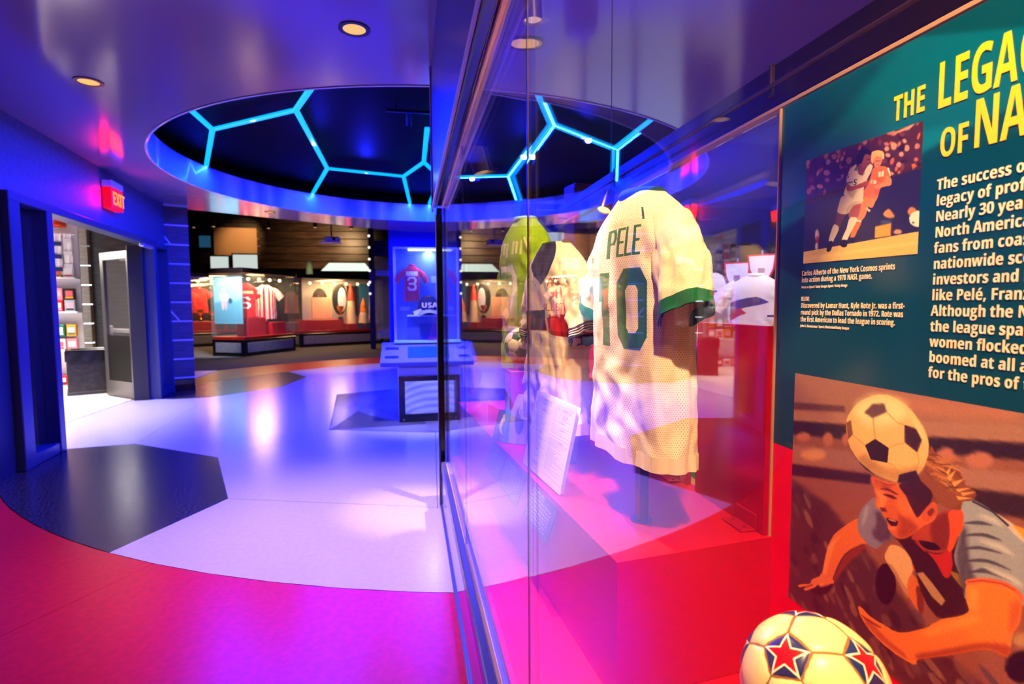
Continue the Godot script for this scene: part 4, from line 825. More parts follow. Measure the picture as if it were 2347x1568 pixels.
	p.lay("621,240 648,243 676,264 648,251 622,243", Color8(214, 148, 74), 2, 0.75)
	p.lay("597,185 628,194 664,217 630,200 597,188", Color8(104, 54, 24), 2, 0.75)
	p.lay("586,192 605,189 627,211 605,195 586,195", Color8(190, 118, 50), 2, 0.75)
	p.lay("566,192 596,200 618,225 596,206 566,194", Color8(164, 92, 38), 2, 0.75)
	p.lay("594,194 628,183 668,192 629,191 594,198", Color8(214, 148, 74), 2, 0.75)
	p.lay("587,175 616,165 636,172 618,171 587,178", Color8(104, 54, 24), 2, 0.75)
	p.lay("613,172 640,174 674,195 640,180 613,175", Color8(190, 118, 50), 2, 0.75)
	p.lay("566,191 608,192 639,211 610,200 566,194", Color8(164, 92, 38), 2, 0.75)
	p.lay("603,229 629,225 657,238 629,229 603,232", Color8(214, 148, 74), 2, 0.75)
	p.lay("574,185 611,191 644,218 611,200 574,189", Color8(104, 54, 24), 2, 0.75)
	p.lay("632,175 667,158 701,168 669,169 632,180", Color8(190, 118, 50), 2, 0.75)
	p.lay("613,201 631,205 653,220 631,212 613,205", Color8(164, 92, 38), 2, 0.75)
	p.lay("585,203 603,201 629,217 604,208 585,208", Color8(214, 148, 74), 2, 0.75)
	p.lay("567,205 605,201 636,215 605,208 567,206", Color8(104, 54, 24), 2, 0.75)
	p.lay("594,232 618,217 640,231 620,228 594,238", Color8(190, 118, 50), 2, 0.75)
	p.lay("614,241 652,231 687,232 652,240 614,246", Color8(164, 92, 38), 2, 0.75)
	p.lay("631,234 652,235 677,248 652,243 631,237", Color8(214, 148, 74), 2, 0.75)
	p.lay("602,217 641,208 672,217 641,217 602,221", Color8(104, 54, 24), 2, 0.75)
	p.lay("599,194 629,197 659,217 631,208 599,200", Color8(190, 118, 50), 2, 0.75)
	p.lay("574,203 600,191 616,206 600,200 574,208", Color8(164, 92, 38), 2, 0.75)
	p.lay("637,192 677,183 706,189 677,188 637,195", Color8(214, 148, 74), 2, 0.75)
	p.lay("638,238 669,237 699,252 669,241 638,241", Color8(104, 54, 24), 2, 0.75)
	p.lay("618,223 662,220 694,234 663,229 620,228", Color8(190, 118, 50), 2, 0.75)
	p.lay("590,215 625,212 650,225 626,221 590,220", Color8(164, 92, 38), 2, 0.75)
	p.lay("602,206 628,203 645,214 628,208 602,208", Color8(214, 148, 74), 2, 0.75)
	p.lay("578,226 595,231 609,249 595,238 578,229", Color8(104, 54, 24), 2, 0.75)
	p.lay("591,203 623,192 645,208 623,200 591,206", Color8(190, 118, 50), 2, 0.75)
	p.lay("608,240 629,231 651,238 631,235 608,243", Color8(164, 92, 38), 2, 0.75)
	p.lay("568,194 600,203 639,220 601,211 569,197", Color8(214, 148, 74), 2, 0.75)
	p.lay("640,198 676,200 710,225 676,208 640,201", Color8(104, 54, 24), 2, 0.75)
	p.lay("583,175 620,181 644,206 620,188 583,178", Color8(190, 118, 50), 2, 0.75)
	p.lay("645,261 677,260 708,269 678,266 645,264", Color8(164, 92, 38), 2, 0.75)
	p.lay("620,231 656,225 681,234 658,232 620,234", Color8(214, 148, 74), 2, 0.75)
	p.lay("593,197 623,191 648,200 623,195 593,200", Color8(104, 54, 24), 2, 0.75)
	p.lay("571,203 604,205 624,237 605,214 573,208", Color8(190, 118, 50), 2, 0.75)
	p.lay("605,198 640,188 665,192 640,194 605,201", Color8(164, 92, 38), 2, 0.75)
	p.lay("608,200 633,203 661,215 634,211 610,205", Color8(214, 148, 74), 2, 0.75)
	p.lay("616,198 652,185 694,188 652,191 616,201", Color8(104, 54, 24), 2, 0.75)
	p.lay("568,194 600,194 619,212 600,200 568,197", Color8(190, 118, 50), 2, 0.75)
	p.lay("600,201 625,195 654,206 625,203 601,206", Color8(164, 92, 38), 2, 0.75)
	p.lay("633,195 665,185 700,200 666,194 633,198", Color8(214, 148, 74), 2, 0.75)
	p.lay("647,257 668,243 691,246 668,252 647,261", Color8(104, 54, 24), 2, 0.75)
	p.lay("650,225 676,195 660,234", Color8(236, 168, 84), 2)
	p.lay("664,237 702,212 674,246", Color8(236, 168, 84), 2)
	p.lay("677,251 723,232 685,258", Color8(236, 168, 84), 2)
	p.lay("691,257 735,240 699,264", Color8(236, 168, 84), 2)
	p.lay("678,271 728,261 687,280", Color8(236, 168, 84), 2)
	p.lay("645,212 660,191 655,220", Color8(236, 168, 84), 2)
	p.lay("336,54 357,42 380,31 402,23 421,20 440,18 460,22 479,28 499,35 516,45 532,57 546,71 559,85 570,98 578,112 584,126 588,137 590,148 590,160 589,175 585,191 581,206 575,220 567,234 556,248 537,263 515,278 494,291 475,295 458,295 440,295 421,294 403,292 384,289 366,283 349,275 333,266 319,255 305,243 294,231 285,215 280,200 275,183 272,168 271,152 272,137 277,123 284,109 294,95 306,80 320,66", Color8(238, 200, 120), 2)
	p.lay("513,57 512,65 509,72 505,81 497,89 488,97 476,103 464,111 450,117 435,121 418,126 401,129 386,131 371,131 355,131 341,128 329,125 320,118 312,112 307,105 305,97 306,89 309,80 317,71 324,62 335,54 348,46 364,38 379,34 394,29 411,26 428,23 443,23 457,23 471,25 483,28 493,32 500,37 507,43 512,49", Color8(255, 240, 170), 30, 0.90)
	p.lay("333,266 339,272 353,278 369,284 384,289 398,291 412,294 426,294 440,295 454,295 466,295 480,295 494,291 510,281 527,271 544,258 556,248 564,237 569,228 570,221 565,218 553,221 532,231 511,241 489,248 474,252 459,255 443,255 428,255 411,251 392,244 375,240 361,237 349,241 339,249 333,258", Color8(196, 148, 80), 16, 0.90)
	p.lay("516,49 522,52 533,62 546,74 557,85 565,95 573,109 578,120 581,129 582,137 580,141 576,145 571,143 565,135 555,125 544,109 536,97 529,83 521,68 516,55", Color8(255, 226, 150), 14, 0.80)
	p.lay("348,94 381,58 427,49 438,75 384,106", Color8(104, 74, 76), 7)
	p.lay("357,206 397,174 451,191 448,241 383,248", Color8(38, 14, 14), 2)
	p.lay("505,103 545,106 566,137 552,178 508,158", Color8(58, 30, 26), 5)
	p.lay("271,146 292,132 303,181 282,205", Color8(128, 80, 54), 4)
	p.lay("494,266 551,235 563,255 538,277 488,294", Color8(46, 24, 20), 3)
	p.lay("328,268 373,284 406,298 361,288", Color8(60, 30, 22), 3)
	p.lay("382,106 389,141 394,140 387,105", Color8(196, 148, 76), 2, 0.80)
	p.lay("389,141 395,175 400,174 394,140", Color8(196, 148, 76), 2, 0.80)
	p.lay("300,183 356,208 359,205 301,180", Color8(196, 148, 76), 2, 0.80)
	p.lay("452,192 477,174 475,172 451,191", Color8(196, 148, 76), 2, 0.80)
	p.lay("477,175 508,160 508,158 475,172", Color8(196, 148, 76), 2, 0.80)
	p.lay("382,248 372,275 375,275 385,248", Color8(196, 148, 76), 2, 0.80)
	p.lay("372,275 372,284 377,283 375,275", Color8(196, 148, 76), 2, 0.80)
	p.lay("448,243 472,243 472,240 449,240", Color8(196, 148, 76), 2, 0.80)
	p.lay("471,243 493,268 496,264 474,241", Color8(196, 148, 76), 2, 0.80)
	p.lay("551,180 559,206 562,205 554,178", Color8(196, 148, 76), 2, 0.80)
	p.lay("559,205 549,235 552,235 562,205", Color8(196, 148, 76), 2, 0.80)
	p.lay("437,77 478,103 479,100 440,74", Color8(196, 148, 76), 2, 0.80)
	p.lay("478,103 504,105 505,101 479,100", Color8(196, 148, 76), 2, 0.80)

func small_photo(p: Pic) -> void:
	p.lay("-64,221 708,174 729,608 -42,706", Color8(34, 34, 66), 8)
	p.lay("-12,453 654,424 658,515 -22,513", Color8(226, 196, 96), 2)
	p.lay("-10,479 656,462 656,472 -24,503", Color8(240, 214, 120), 8, 0.70)
	p.lay("201,32 193,38 179,37 169,27 167,17 175,11 189,12 199,22", Color8(196, 128, 104), 5, 0.80)
	p.lay("559,39 551,44 539,42 529,32 527,25 533,18 545,22 557,29", Color8(36, 20, 24), 5, 0.80)
	p.lay("557,152 551,157 537,155 527,148 525,138 533,132 545,135 555,143", Color8(226, 170, 140), 5, 0.80)
	p.lay("429,102 425,108 417,108 411,103 411,93 417,87 425,86 431,92", Color8(120, 60, 60), 5, 0.80)
	p.lay("612,168 608,176 602,178 600,172 600,163 604,156 610,154 614,160", Color8(210, 110, 50), 5, 0.80)
	p.lay("239,18 231,27 223,27 217,21 219,9 225,-1 235,-1 239,6", Color8(70, 44, 50), 5, 0.80)
	p.lay("630,96 624,102 616,102 610,95 610,87 616,81 624,82 628,88", Color8(196, 128, 104), 5, 0.80)
	p.lay("559,136 555,143 549,143 545,137 545,131 549,127 555,127 559,131", Color8(36, 20, 24), 5, 0.80)
	p.lay("584,92 576,100 566,98 559,91 559,79 564,73 574,74 582,82", Color8(226, 170, 140), 5, 0.80)
	p.lay("453,137 447,141 437,139 427,132 427,124 433,120 443,121 451,129", Color8(120, 60, 60), 5, 0.80)
	p.lay("139,181 133,189 125,191 121,186 123,174 129,166 137,163 141,169", Color8(210, 110, 50), 5, 0.80)
	p.lay("582,40 578,44 572,45 568,41 568,33 572,27 578,27 582,32", Color8(70, 44, 50), 5, 0.80)
	p.lay("246,81 239,92 227,92 219,83 219,71 229,60 240,60 248,69", Color8(196, 128, 104), 5, 0.80)
	p.lay("85,171 78,181 70,184 64,176 68,164 76,152 83,149 87,157", Color8(36, 20, 24), 5, 0.80)
	p.lay("246,129 240,137 233,138 229,132 231,124 237,116 242,115 246,121", Color8(226, 170, 140), 5, 0.80)
	p.lay("479,118 473,122 461,119 451,111 447,103 453,99 467,102 477,110", Color8(120, 60, 60), 5, 0.80)
	p.lay("292,109 286,118 280,120 276,114 278,102 284,92 290,92 294,97", Color8(210, 110, 50), 5, 0.80)
	p.lay("302,40 296,48 286,48 282,40 282,30 288,22 296,22 302,30", Color8(70, 44, 50), 5, 0.80)
	p.lay("24,37 18,43 6,41 -2,34 -4,26 4,20 16,21 24,29", Color8(196, 128, 104), 5, 0.80)
	p.lay("511,113 503,119 491,117 479,108 477,96 485,90 499,91 509,101", Color8(36, 20, 24), 5, 0.80)
	p.lay("217,53 211,59 203,57 197,52 197,46 203,40 211,39 215,45", Color8(226, 170, 140), 5, 0.80)
	p.lay("429,134 425,140 415,140 409,132 409,125 415,120 423,120 429,126", Color8(120, 60, 60), 5, 0.80)
	p.lay("547,177 543,181 537,181 533,177 533,171 537,167 541,167 547,173", Color8(210, 110, 50), 5, 0.80)
	p.lay("521,90 515,99 507,97 499,91 499,81 505,73 515,75 521,80", Color8(70, 44, 50), 5, 0.80)
	p.lay("525,13 515,21 501,20 491,8 489,-4 499,-12 511,-10 523,1", Color8(196, 128, 104), 5, 0.80)
	p.lay("306,83 298,89 290,90 284,84 284,74 290,66 298,65 306,73", Color8(36, 20, 24), 5, 0.80)
	p.lay("163,97 153,103 135,102 121,90 119,79 129,74 145,76 159,87", Color8(226, 170, 140), 5, 0.80)
	p.lay("560,33 555,37 543,34 533,24 529,19 537,14 549,20 559,27", Color8(120, 60, 60), 5, 0.80)
	p.lay("161,131 155,135 145,133 137,127 135,120 141,115 151,117 159,123", Color8(210, 110, 50), 5, 0.80)
	p.lay("58,141 52,145 46,145 40,141 40,133 44,129 52,129 58,135", Color8(70, 44, 50), 5, 0.80)
	p.lay("624,146 620,150 612,150 606,144 606,137 610,132 618,134 624,140", Color8(196, 128, 104), 5, 0.80)
	p.lay("586,149 580,153 570,154 562,146 560,136 566,130 576,132 584,139", Color8(36, 20, 24), 5, 0.80)
	p.lay("386,183 380,185 370,184 360,178 358,170 364,168 374,170 384,175", Color8(226, 170, 140), 5, 0.80)
	p.lay("58,107 48,115 30,114 18,102 16,91 26,82 42,86 56,95", Color8(120, 60, 60), 5, 0.80)
	p.lay("509,53 505,57 495,56 489,50 489,42 493,38 501,40 509,45", Color8(210, 110, 50), 5, 0.80)
	p.lay("280,46 272,51 258,47 246,38 242,30 250,28 264,31 278,38", Color8(70, 44, 50), 5, 0.80)
	p.lay("159,129 151,135 141,133 131,128 129,118 137,112 149,113 157,121", Color8(196, 128, 104), 5, 0.80)
	p.lay("640,167 636,171 630,169 624,166 624,160 628,156 634,155 638,161", Color8(36, 20, 24), 5, 0.80)
	p.lay("358,105 352,111 342,111 336,104 334,94 342,86 352,87 358,93", Color8(226, 170, 140), 5, 0.80)
	p.lay("475,150 469,158 461,158 455,152 457,142 461,134 469,134 475,140", Color8(120, 60, 60), 5, 0.80)
	p.lay("28,1 22,5 14,5 8,0 8,-8 14,-12 22,-13 28,-7", Color8(210, 110, 50), 5, 0.80)
	p.lay("533,68 527,74 519,73 511,65 511,57 517,51 525,52 533,60", Color8(70, 44, 50), 5, 0.80)
	p.lay("149,0 141,8 131,11 125,3 127,-11 135,-19 145,-22 151,-14", Color8(196, 128, 104), 5, 0.80)
	p.lay("250,73 242,82 235,82 227,74 229,62 235,54 244,54 250,61", Color8(36, 20, 24), 5, 0.80)
	p.lay("489,70 483,74 473,74 465,67 463,59 469,53 479,54 487,62", Color8(226, 170, 140), 5, 0.80)
	p.lay("413,109 405,119 394,117 386,110 386,98 394,87 403,89 413,97", Color8(120, 60, 60), 5, 0.80)
	p.lay("620,7 616,11 608,9 602,4 600,-2 606,-6 612,-3 618,1", Color8(210, 110, 50), 5, 0.80)
	p.lay("284,149 276,156 264,154 252,145 250,135 260,129 272,130 284,137", Color8(70, 44, 50), 5, 0.80)
	p.lay("68,148 58,154 44,151 32,144 30,134 38,127 52,131 64,138", Color8(196, 128, 104), 5, 0.80)
	p.lay("529,3 523,11 517,11 511,5 513,-5 519,-13 525,-13 529,-7", Color8(36, 20, 24), 5, 0.80)
	p.lay("26,17 16,25 2,24 -8,14 -10,2 0,-6 14,-7 26,3", Color8(226, 170, 140), 5, 0.80)
	p.lay("413,1 407,10 400,10 394,2 394,-8 400,-16 407,-16 413,-9", Color8(120, 60, 60), 5, 0.80)
	p.lay("252,28 246,34 240,34 237,28 237,20 240,16 248,16 252,20", Color8(210, 110, 50), 5, 0.80)
	p.lay("612,7 606,15 596,16 588,6 588,-4 596,-12 604,-10 612,-3", Color8(70, 44, 50), 5, 0.80)
	p.lay("487,52 481,54 471,51 463,45 459,37 465,35 477,37 485,44", Color8(196, 128, 104), 5, 0.80)
	p.lay("366,47 358,55 342,54 330,44 330,30 338,22 354,26 364,35", Color8(36, 20, 24), 5, 0.80)
	p.lay("525,70 517,79 505,77 497,67 495,56 503,47 515,49 525,58", Color8(226, 170, 140), 5, 0.80)
	p.lay("272,92 266,97 258,97 252,91 252,83 256,79 264,81 270,86", Color8(120, 60, 60), 5, 0.80)
	p.lay("497,10 491,12 481,9 473,3 469,-5 475,-7 485,-5 495,2", Color8(210, 110, 50), 5, 0.80)
	p.lay("477,142 469,148 455,145 445,135 441,127 449,121 463,124 475,134", Color8(70, 44, 50), 5, 0.80)
	p.lay("292,72 284,80 270,79 258,69 258,57 266,49 280,50 290,60", Color8(196, 128, 104), 5, 0.80)
	p.lay("78,50 72,57 64,57 58,51 58,43 64,37 72,37 78,43", Color8(36, 20, 24), 5, 0.80)
	p.lay("517,178 511,180 497,177 485,169 481,161 489,159 501,163 513,170", Color8(226, 170, 140), 5, 0.80)
	p.lay("302,161 296,167 284,165 274,158 274,150 280,144 292,145 300,153", Color8(120, 60, 60), 5, 0.80)
	p.lay("535,159 531,167 523,168 519,162 519,152 525,146 531,146 535,151", Color8(210, 110, 50), 5, 0.80)
	p.lay("109,27 101,32 87,30 78,21 76,13 83,9 95,10 107,18", Color8(70, 44, 50), 5, 0.80)
	p.lay("543,66 539,72 531,72 527,66 527,56 533,50 539,50 543,56", Color8(196, 128, 104), 5, 0.80)
	p.lay("203,10 193,12 177,7 161,-2 157,-12 167,-15 183,-9 199,0", Color8(36, 20, 24), 5, 0.80)
	p.lay("91,82 83,90 76,92 72,86 74,74 80,64 87,62 93,70", Color8(226, 170, 140), 5, 0.80)
	p.lay("56,2 46,8 26,5 10,-6 6,-20 18,-25 38,-21 54,-10", Color8(120, 60, 60), 5, 0.80)
	p.lay("620,170 616,172 606,170 596,163 594,157 600,155 610,158 618,164", Color8(210, 110, 50), 5, 0.80)
	p.lay("445,6 439,14 433,16 429,11 431,-1 437,-10 443,-12 445,-4", Color8(70, 44, 50), 5, 0.80)
	p.lay("235,137 227,146 213,146 205,137 203,125 213,115 225,116 235,124", Color8(196, 128, 104), 5, 0.80)
	p.lay("455,182 449,190 439,191 431,183 431,171 439,163 449,163 455,170", Color8(36, 20, 24), 5, 0.80)
	p.lay("559,109 553,115 543,113 537,108 535,98 541,94 551,93 557,101", Color8(226, 170, 140), 5, 0.80)
	p.lay("451,34 445,40 435,40 429,32 429,23 435,14 445,16 451,24", Color8(120, 60, 60), 5, 0.80)
	p.lay("225,33 217,41 209,43 205,35 205,24 213,15 221,13 225,21", Color8(210, 110, 50), 5, 0.80)
	p.lay("592,157 586,163 574,162 566,154 564,144 572,138 582,139 590,147", Color8(70, 44, 50), 5, 0.80)
	p.lay("42,161 32,169 18,170 8,160 8,149 18,138 32,140 42,147", Color8(196, 128, 104), 5, 0.80)
	p.lay("87,133 80,144 70,146 64,138 66,124 74,114 83,112 89,119", Color8(36, 20, 24), 5, 0.80)
	p.lay("497,99 491,103 479,100 471,92 469,86 475,82 485,84 495,91", Color8(226, 170, 140), 5, 0.80)
	p.lay("358,10 352,16 344,14 336,8 336,0 342,-6 350,-4 356,2", Color8(120, 60, 60), 5, 0.80)
	p.lay("117,69 113,73 105,73 99,67 99,62 103,57 111,57 117,63", Color8(210, 110, 50), 5, 0.80)
	p.lay("258,184 250,190 237,189 225,182 223,170 231,165 244,167 256,174", Color8(70, 44, 50), 5, 0.80)
	p.lay("147,16 139,22 127,23 117,13 117,3 127,-5 139,-6 147,4", Color8(196, 128, 104), 5, 0.80)
	p.lay("562,87 555,95 543,93 533,84 533,72 541,66 553,67 562,77", Color8(36, 20, 24), 5, 0.80)
	p.lay("570,61 566,65 557,63 551,57 549,50 553,45 562,47 568,55", Color8(226, 170, 140), 5, 0.80)
	p.lay("413,3 407,8 398,6 390,-2 388,-8 394,-12 403,-10 411,-3", Color8(120, 60, 60), 5, 0.80)
	p.lay("340,26 336,32 330,34 326,29 326,21 330,13 338,12 342,18", Color8(210, 110, 50), 5, 0.80)
	p.lay("312,97 306,103 298,103 294,97 294,87 300,81 308,81 312,87", Color8(70, 44, 50), 5, 0.80)
	p.lay("223,9 215,15 203,16 195,8 195,-4 203,-12 213,-10 221,-3", Color8(196, 128, 104), 5, 0.80)
	p.lay("235,132 227,134 213,130 201,123 197,115 205,113 219,116 231,124", Color8(36, 20, 24), 5, 0.80)
	p.lay("163,47 155,53 141,52 131,44 129,33 137,26 151,28 163,37", Color8(226, 170, 140), 5, 0.80)
	p.lay("401,8 396,12 388,12 382,5 380,-1 386,-5 394,-4 400,2", Color8(120, 60, 60), 5, 0.80)
	p.lay("515,126 507,135 499,135 495,129 495,117 501,109 509,107 515,114", Color8(210, 110, 50), 5, 0.80)
	p.lay("95,-6 87,2 76,3 68,-7 68,-19 76,-27 87,-25 95,-18", Color8(70, 44, 50), 5, 0.80)
	p.lay("620,92 616,100 610,101 606,95 606,87 610,79 616,79 620,84", Color8(196, 128, 104), 5, 0.80)
	p.lay("4,147 -4,151 -14,149 -24,144 -26,136 -18,132 -8,133 2,139", Color8(36, 20, 24), 5, 0.80)
	p.lay("121,154 113,158 95,155 80,146 76,136 85,132 103,135 117,144", Color8(226, 170, 140), 5, 0.80)
	p.lay("652,161 648,165 642,163 636,159 634,153 638,149 646,151 652,155", Color8(120, 60, 60), 5, 0.80)
	p.lay("109,73 103,79 93,78 87,72 85,64 91,60 101,59 109,67", Color8(210, 110, 50), 5, 0.80)
	p.lay("203,159 197,169 189,171 185,165 187,151 193,141 201,139 205,147", Color8(70, 44, 50), 5, 0.80)
	p.lay("334,136 324,146 314,146 304,137 304,125 314,114 326,114 334,124", Color8(196, 128, 104), 5, 0.80)
	p.lay("135,42 127,49 115,47 105,37 103,28 111,21 125,23 135,30", Color8(36, 20, 24), 5, 0.80)
	p.lay("242,50 237,56 229,58 223,51 225,43 231,34 237,34 242,40", Color8(226, 170, 140), 5, 0.80)
	p.lay("564,162 559,170 549,173 543,165 543,153 551,143 559,142 564,150", Color8(120, 60, 60), 5, 0.80)
	p.lay("628,56 624,64 618,67 614,61 616,51 620,43 626,40 630,46", Color8(210, 110, 50), 5, 0.80)
	p.lay("628,124 620,128 608,127 598,117 596,109 602,103 614,106 624,114", Color8(70, 44, 50), 5, 0.80)
	p.lay("374,9 366,17 358,17 350,10 350,-2 358,-12 368,-11 374,-3", Color8(196, 128, 104), 5, 0.80)
	p.lay("66,15 60,21 52,24 46,16 48,6 54,0 62,0 66,5", Color8(36, 20, 24), 5, 0.80)
	p.lay("505,8 578,1 604,0 580,15 515,13", Color8(220, 160, 140), 6)
	p.lay("105,379 103,387 103,395 99,401 95,405 91,405 87,403 83,400 80,394 78,386 76,376 78,368 78,360 81,354 85,352 89,350 93,351 97,357 101,363 103,371", Color8(230, 210, 210), 8)
	p.lay("103,407 103,413 101,421 99,425 97,429 95,429 93,427 91,425 89,419 87,413 87,405 87,397 87,391 89,387 91,383 93,383 95,385 99,387 101,393 101,399", Color8(160, 40, 30), 6)
	p.lay("99,435 99,439 99,445 97,449 93,451 91,451 87,451 83,447 81,443 80,439 80,433 80,427 81,421 83,417 85,415 89,415 91,415 95,419 97,423 99,429", Color8(220, 210, 200), 8)
	p.lay("433,380 513,374 513,428 433,429", Color8(242, 170, 24), 6)
	p.lay("515,370 513,372 509,375 503,375 495,375 487,375 479,374 471,372 463,370 459,367 459,365 459,363 463,361 469,358 477,358 487,360 495,361 503,363 509,365 513,368", Color8(60, 80, 120), 6)
	p.lay("471,334 473,328 479,322 487,318 493,316 499,315 503,319 509,325 513,329 517,335 523,342 527,348 527,352 523,354 517,354 507,355 499,353 491,350 483,346 475,340", Color8(226, 150, 60), 6)
	p.lay("626,344 626,348 624,350 622,354 620,356 618,356 614,358 610,359 608,359 604,359 600,357 596,355 594,353 592,349 590,348 588,344 588,340 588,338 588,334 590,332 592,330 594,328 598,325 602,325 606,325 610,327 612,327 616,331 620,332 622,334 624,338 624,342", Color8(220, 140, 40), 7)
	p.lay("566,418 564,418 564,420 562,422 560,424 557,424 555,424 551,425 547,425 543,425 539,423 535,423 533,421 529,419 527,418 527,416 525,414 527,412 527,410 529,410 531,407 535,407 537,405 541,405 545,405 549,407 553,407 557,408 559,410 562,412 564,414 564,416", Color8(220, 160, 110), 6)
	p.lay("672,378 672,384 672,388 670,392 666,396 662,400 658,402 654,405 648,407 642,407 636,407 630,405 624,404 620,402 614,398 608,394 604,391 602,387 598,381 598,375 596,371 596,365 598,361 600,357 602,353 606,349 612,347 616,345 622,344 628,342 634,344 640,344 646,345 650,349 656,351 660,355 664,360 668,364 670,368 672,374", Color8(240, 238, 214), 3)
	p.lay("620,388 620,390 620,390 618,392 618,392 616,392 614,392 612,390 610,390 610,388 610,386 610,386 610,384 612,384 612,382 614,382 616,384 618,384 620,386 620,386", Color8(90, 110, 120), 3)
	p.lay("354,264 364,263 378,267 388,272 394,280 392,294 386,310 378,328 368,339 358,345 344,345 332,342 324,338 322,330 322,321 326,308 330,296 334,286 340,276 346,268", Color8(228, 142, 62), 2)
	p.lay("318,337 328,334 342,336 352,341 360,347 358,355 352,367 344,379 336,389 332,400 326,408 320,416 316,420 310,422 306,420 302,417 300,413 300,405 302,395 304,385 306,375 308,365 310,353 314,343", Color8(236, 128, 24), 2)
	p.lay("294,433 302,413 326,414 326,439", Color8(20, 14, 14), 2)
	p.lay("324,334 358,343 356,351 320,342", Color8(240, 225, 190), 2)
	p.lay("352,230 370,231 396,234 421,241 437,246 443,252 439,260 435,266 429,273 425,281 421,289 417,295 411,297 403,295 396,290 386,284 378,279 372,275 364,271 358,268 354,264 350,254 346,244 346,234", Color8(240, 140, 30), 2)
	p.lay("380,294 384,292 407,307 398,314", Color8(236, 220, 190), 2)
	p.lay("411,130 419,128 429,128 441,127 451,129 461,132 469,134 475,138 483,143 489,153 495,163 501,172 501,180 499,184 491,187 481,189 473,193 467,200 461,208 457,216 451,224 447,234 445,244 441,254 431,259 413,255 390,250 368,241 352,234 352,226 358,218 368,210 378,201 384,191 390,181 396,171 400,161 403,151 403,143 405,135", Color8(236, 116, 20), 2)
	p.lay("443,145 449,141 457,144 463,150 467,156 467,168 465,182 461,196 455,210 449,222 441,232 435,243 429,245 423,241 419,231 417,218 417,204 421,188 427,169 435,155", Color8(200, 84, 14), 8, 0.70)
	p.lay("479,175 485,177 493,183 501,188 505,194 507,200 507,208 507,214 505,218 499,220 491,221 483,219 475,219 467,219 457,220 449,222 441,221 433,221 427,219 421,215 417,214 417,212 421,207 425,205 431,201 439,201 451,200 463,200 471,197 475,191 477,185 477,177", Color8(230, 136, 64), 2)
	p.lay("439,151 451,151 451,174 439,173", Color8(240, 225, 200), 2)
	p.lay("455,151 467,152 465,176 453,174", Color8(240, 225, 200), 2)
	p.lay("401,176 409,178 409,194 400,192", Color8(240, 220, 200), 2)
	p.lay("415,180 431,185 429,199 415,196", Color8(240, 220, 200), 2)
	p.lay("481,144 491,145 501,178 497,181", Color8(245, 235, 215), 2)
	p.lay("396,91 396,83 396,75 398,65 400,59 405,57 413,57 421,57 429,58 437,60 445,64 453,67 459,73 463,79 465,87 465,95 465,100 463,103 459,103 455,101 453,99 449,97 447,93 443,91 439,90 435,88 427,88 421,90 415,91 413,97 411,103 409,107 407,111 405,109 401,103 398,97", Color8(246, 196, 110), 2)
	p.lay("413,95 415,91 417,87 421,84 425,84 431,84 439,86 445,87 451,89 453,93 455,99 457,103 455,107 453,113 451,119 445,125 441,129 439,131 435,131 431,132 427,132 423,130 421,128 417,124 415,118 413,114 413,107 413,101", Color8(222, 138, 76), 2)
	p.lay("423,100 451,107 451,109 423,104", Color8(120, 60, 36), 2)
	p.lay("427,118 443,121 437,123", Color8(130, 60, 44), 2)
	p.lay("217,293 229,291 244,292 258,295 268,301 266,309 260,319 252,329 244,340 240,348 239,356 235,360 229,364 223,362 215,357 207,349 201,343 201,337 203,331 207,323 209,317 211,311 211,303 211,295", Color8(110, 50, 22), 2)
	p.lay("199,341 207,341 217,347 225,352 229,362 227,372 219,386 211,398 203,409 199,417 197,423 195,425 193,427 187,427 179,425 173,422 169,416 169,408 171,398 175,386 179,376 183,366 187,356 193,346", Color8(240, 236, 206), 2)
	p.lay("169,418 175,416 183,415 191,417 195,423 195,431 191,443 187,455 181,463 175,465 169,466 161,464 157,462 157,458 157,452 159,444 161,438 163,432 163,426 167,422", Color8(24, 18, 16), 2)
	p.lay("286,278 294,272 306,268 320,263 330,263 338,262 344,262 348,266 352,272 352,280 350,294 346,306 344,316 340,322 336,326 332,330 328,330 318,333 308,333 298,331 292,328 286,318 284,304 282,290", Color8(176, 92, 44), 2)
	p.lay("292,324 302,321 316,323 328,326 334,334 332,342 326,354 316,366 308,379 300,391 292,405 284,417 278,423 268,428 260,426 252,425 248,419 252,409 258,397 266,384 274,372 278,358 282,344 286,332", Color8(244, 240, 210), 2)
	p.lay("246,421 254,418 262,418 272,420 278,423 282,429 282,437 282,447 278,451 272,453 262,454 252,450 246,447 242,441 242,433 244,425", Color8(24, 18, 16), 2)
	p.lay("244,216 256,218 272,225 290,234 306,240 322,243 338,244 350,244 360,248 364,251 364,257 360,263 354,268 346,268 334,268 322,269 310,271 302,278 294,288 286,298 276,303 262,303 244,300 229,294 219,289 215,281 217,271 221,259 225,249 227,239 231,229 237,221", Color8(248, 238, 190), 2)
	p.lay("276,301 282,296 290,288 300,278 310,271 322,269 336,268 348,268 354,268 356,266 352,262 346,258 338,256 330,257 318,255 306,258 296,260 288,264 280,269 274,275 270,281 268,287 268,295 272,301", Color8(206, 190, 140), 5, 0.70)
	p.lay("320,92 312,91 302,95 292,99 282,106 276,112 272,120 268,128 266,136 264,144 264,154 266,164 264,174 260,184 254,194 250,206 252,214 262,224 274,231 290,236 306,242 320,245 336,249 350,250 360,248 364,239 364,226 364,212 368,196 376,179 388,159 400,143 405,129 409,121 407,117 405,115 401,111 400,109 394,107 388,106 382,108 376,116 368,126 360,136 354,145 348,145 340,141 334,137 330,132 326,122 326,110 324,98", Color8(246, 236, 196), 2)
	p.lay("274,201 284,199 300,198 316,200 326,203 326,209 320,219 312,230 306,236 300,236 294,232 288,229 284,223 278,219 274,211 272,205", Color8(196, 180, 120), 8, 0.80)
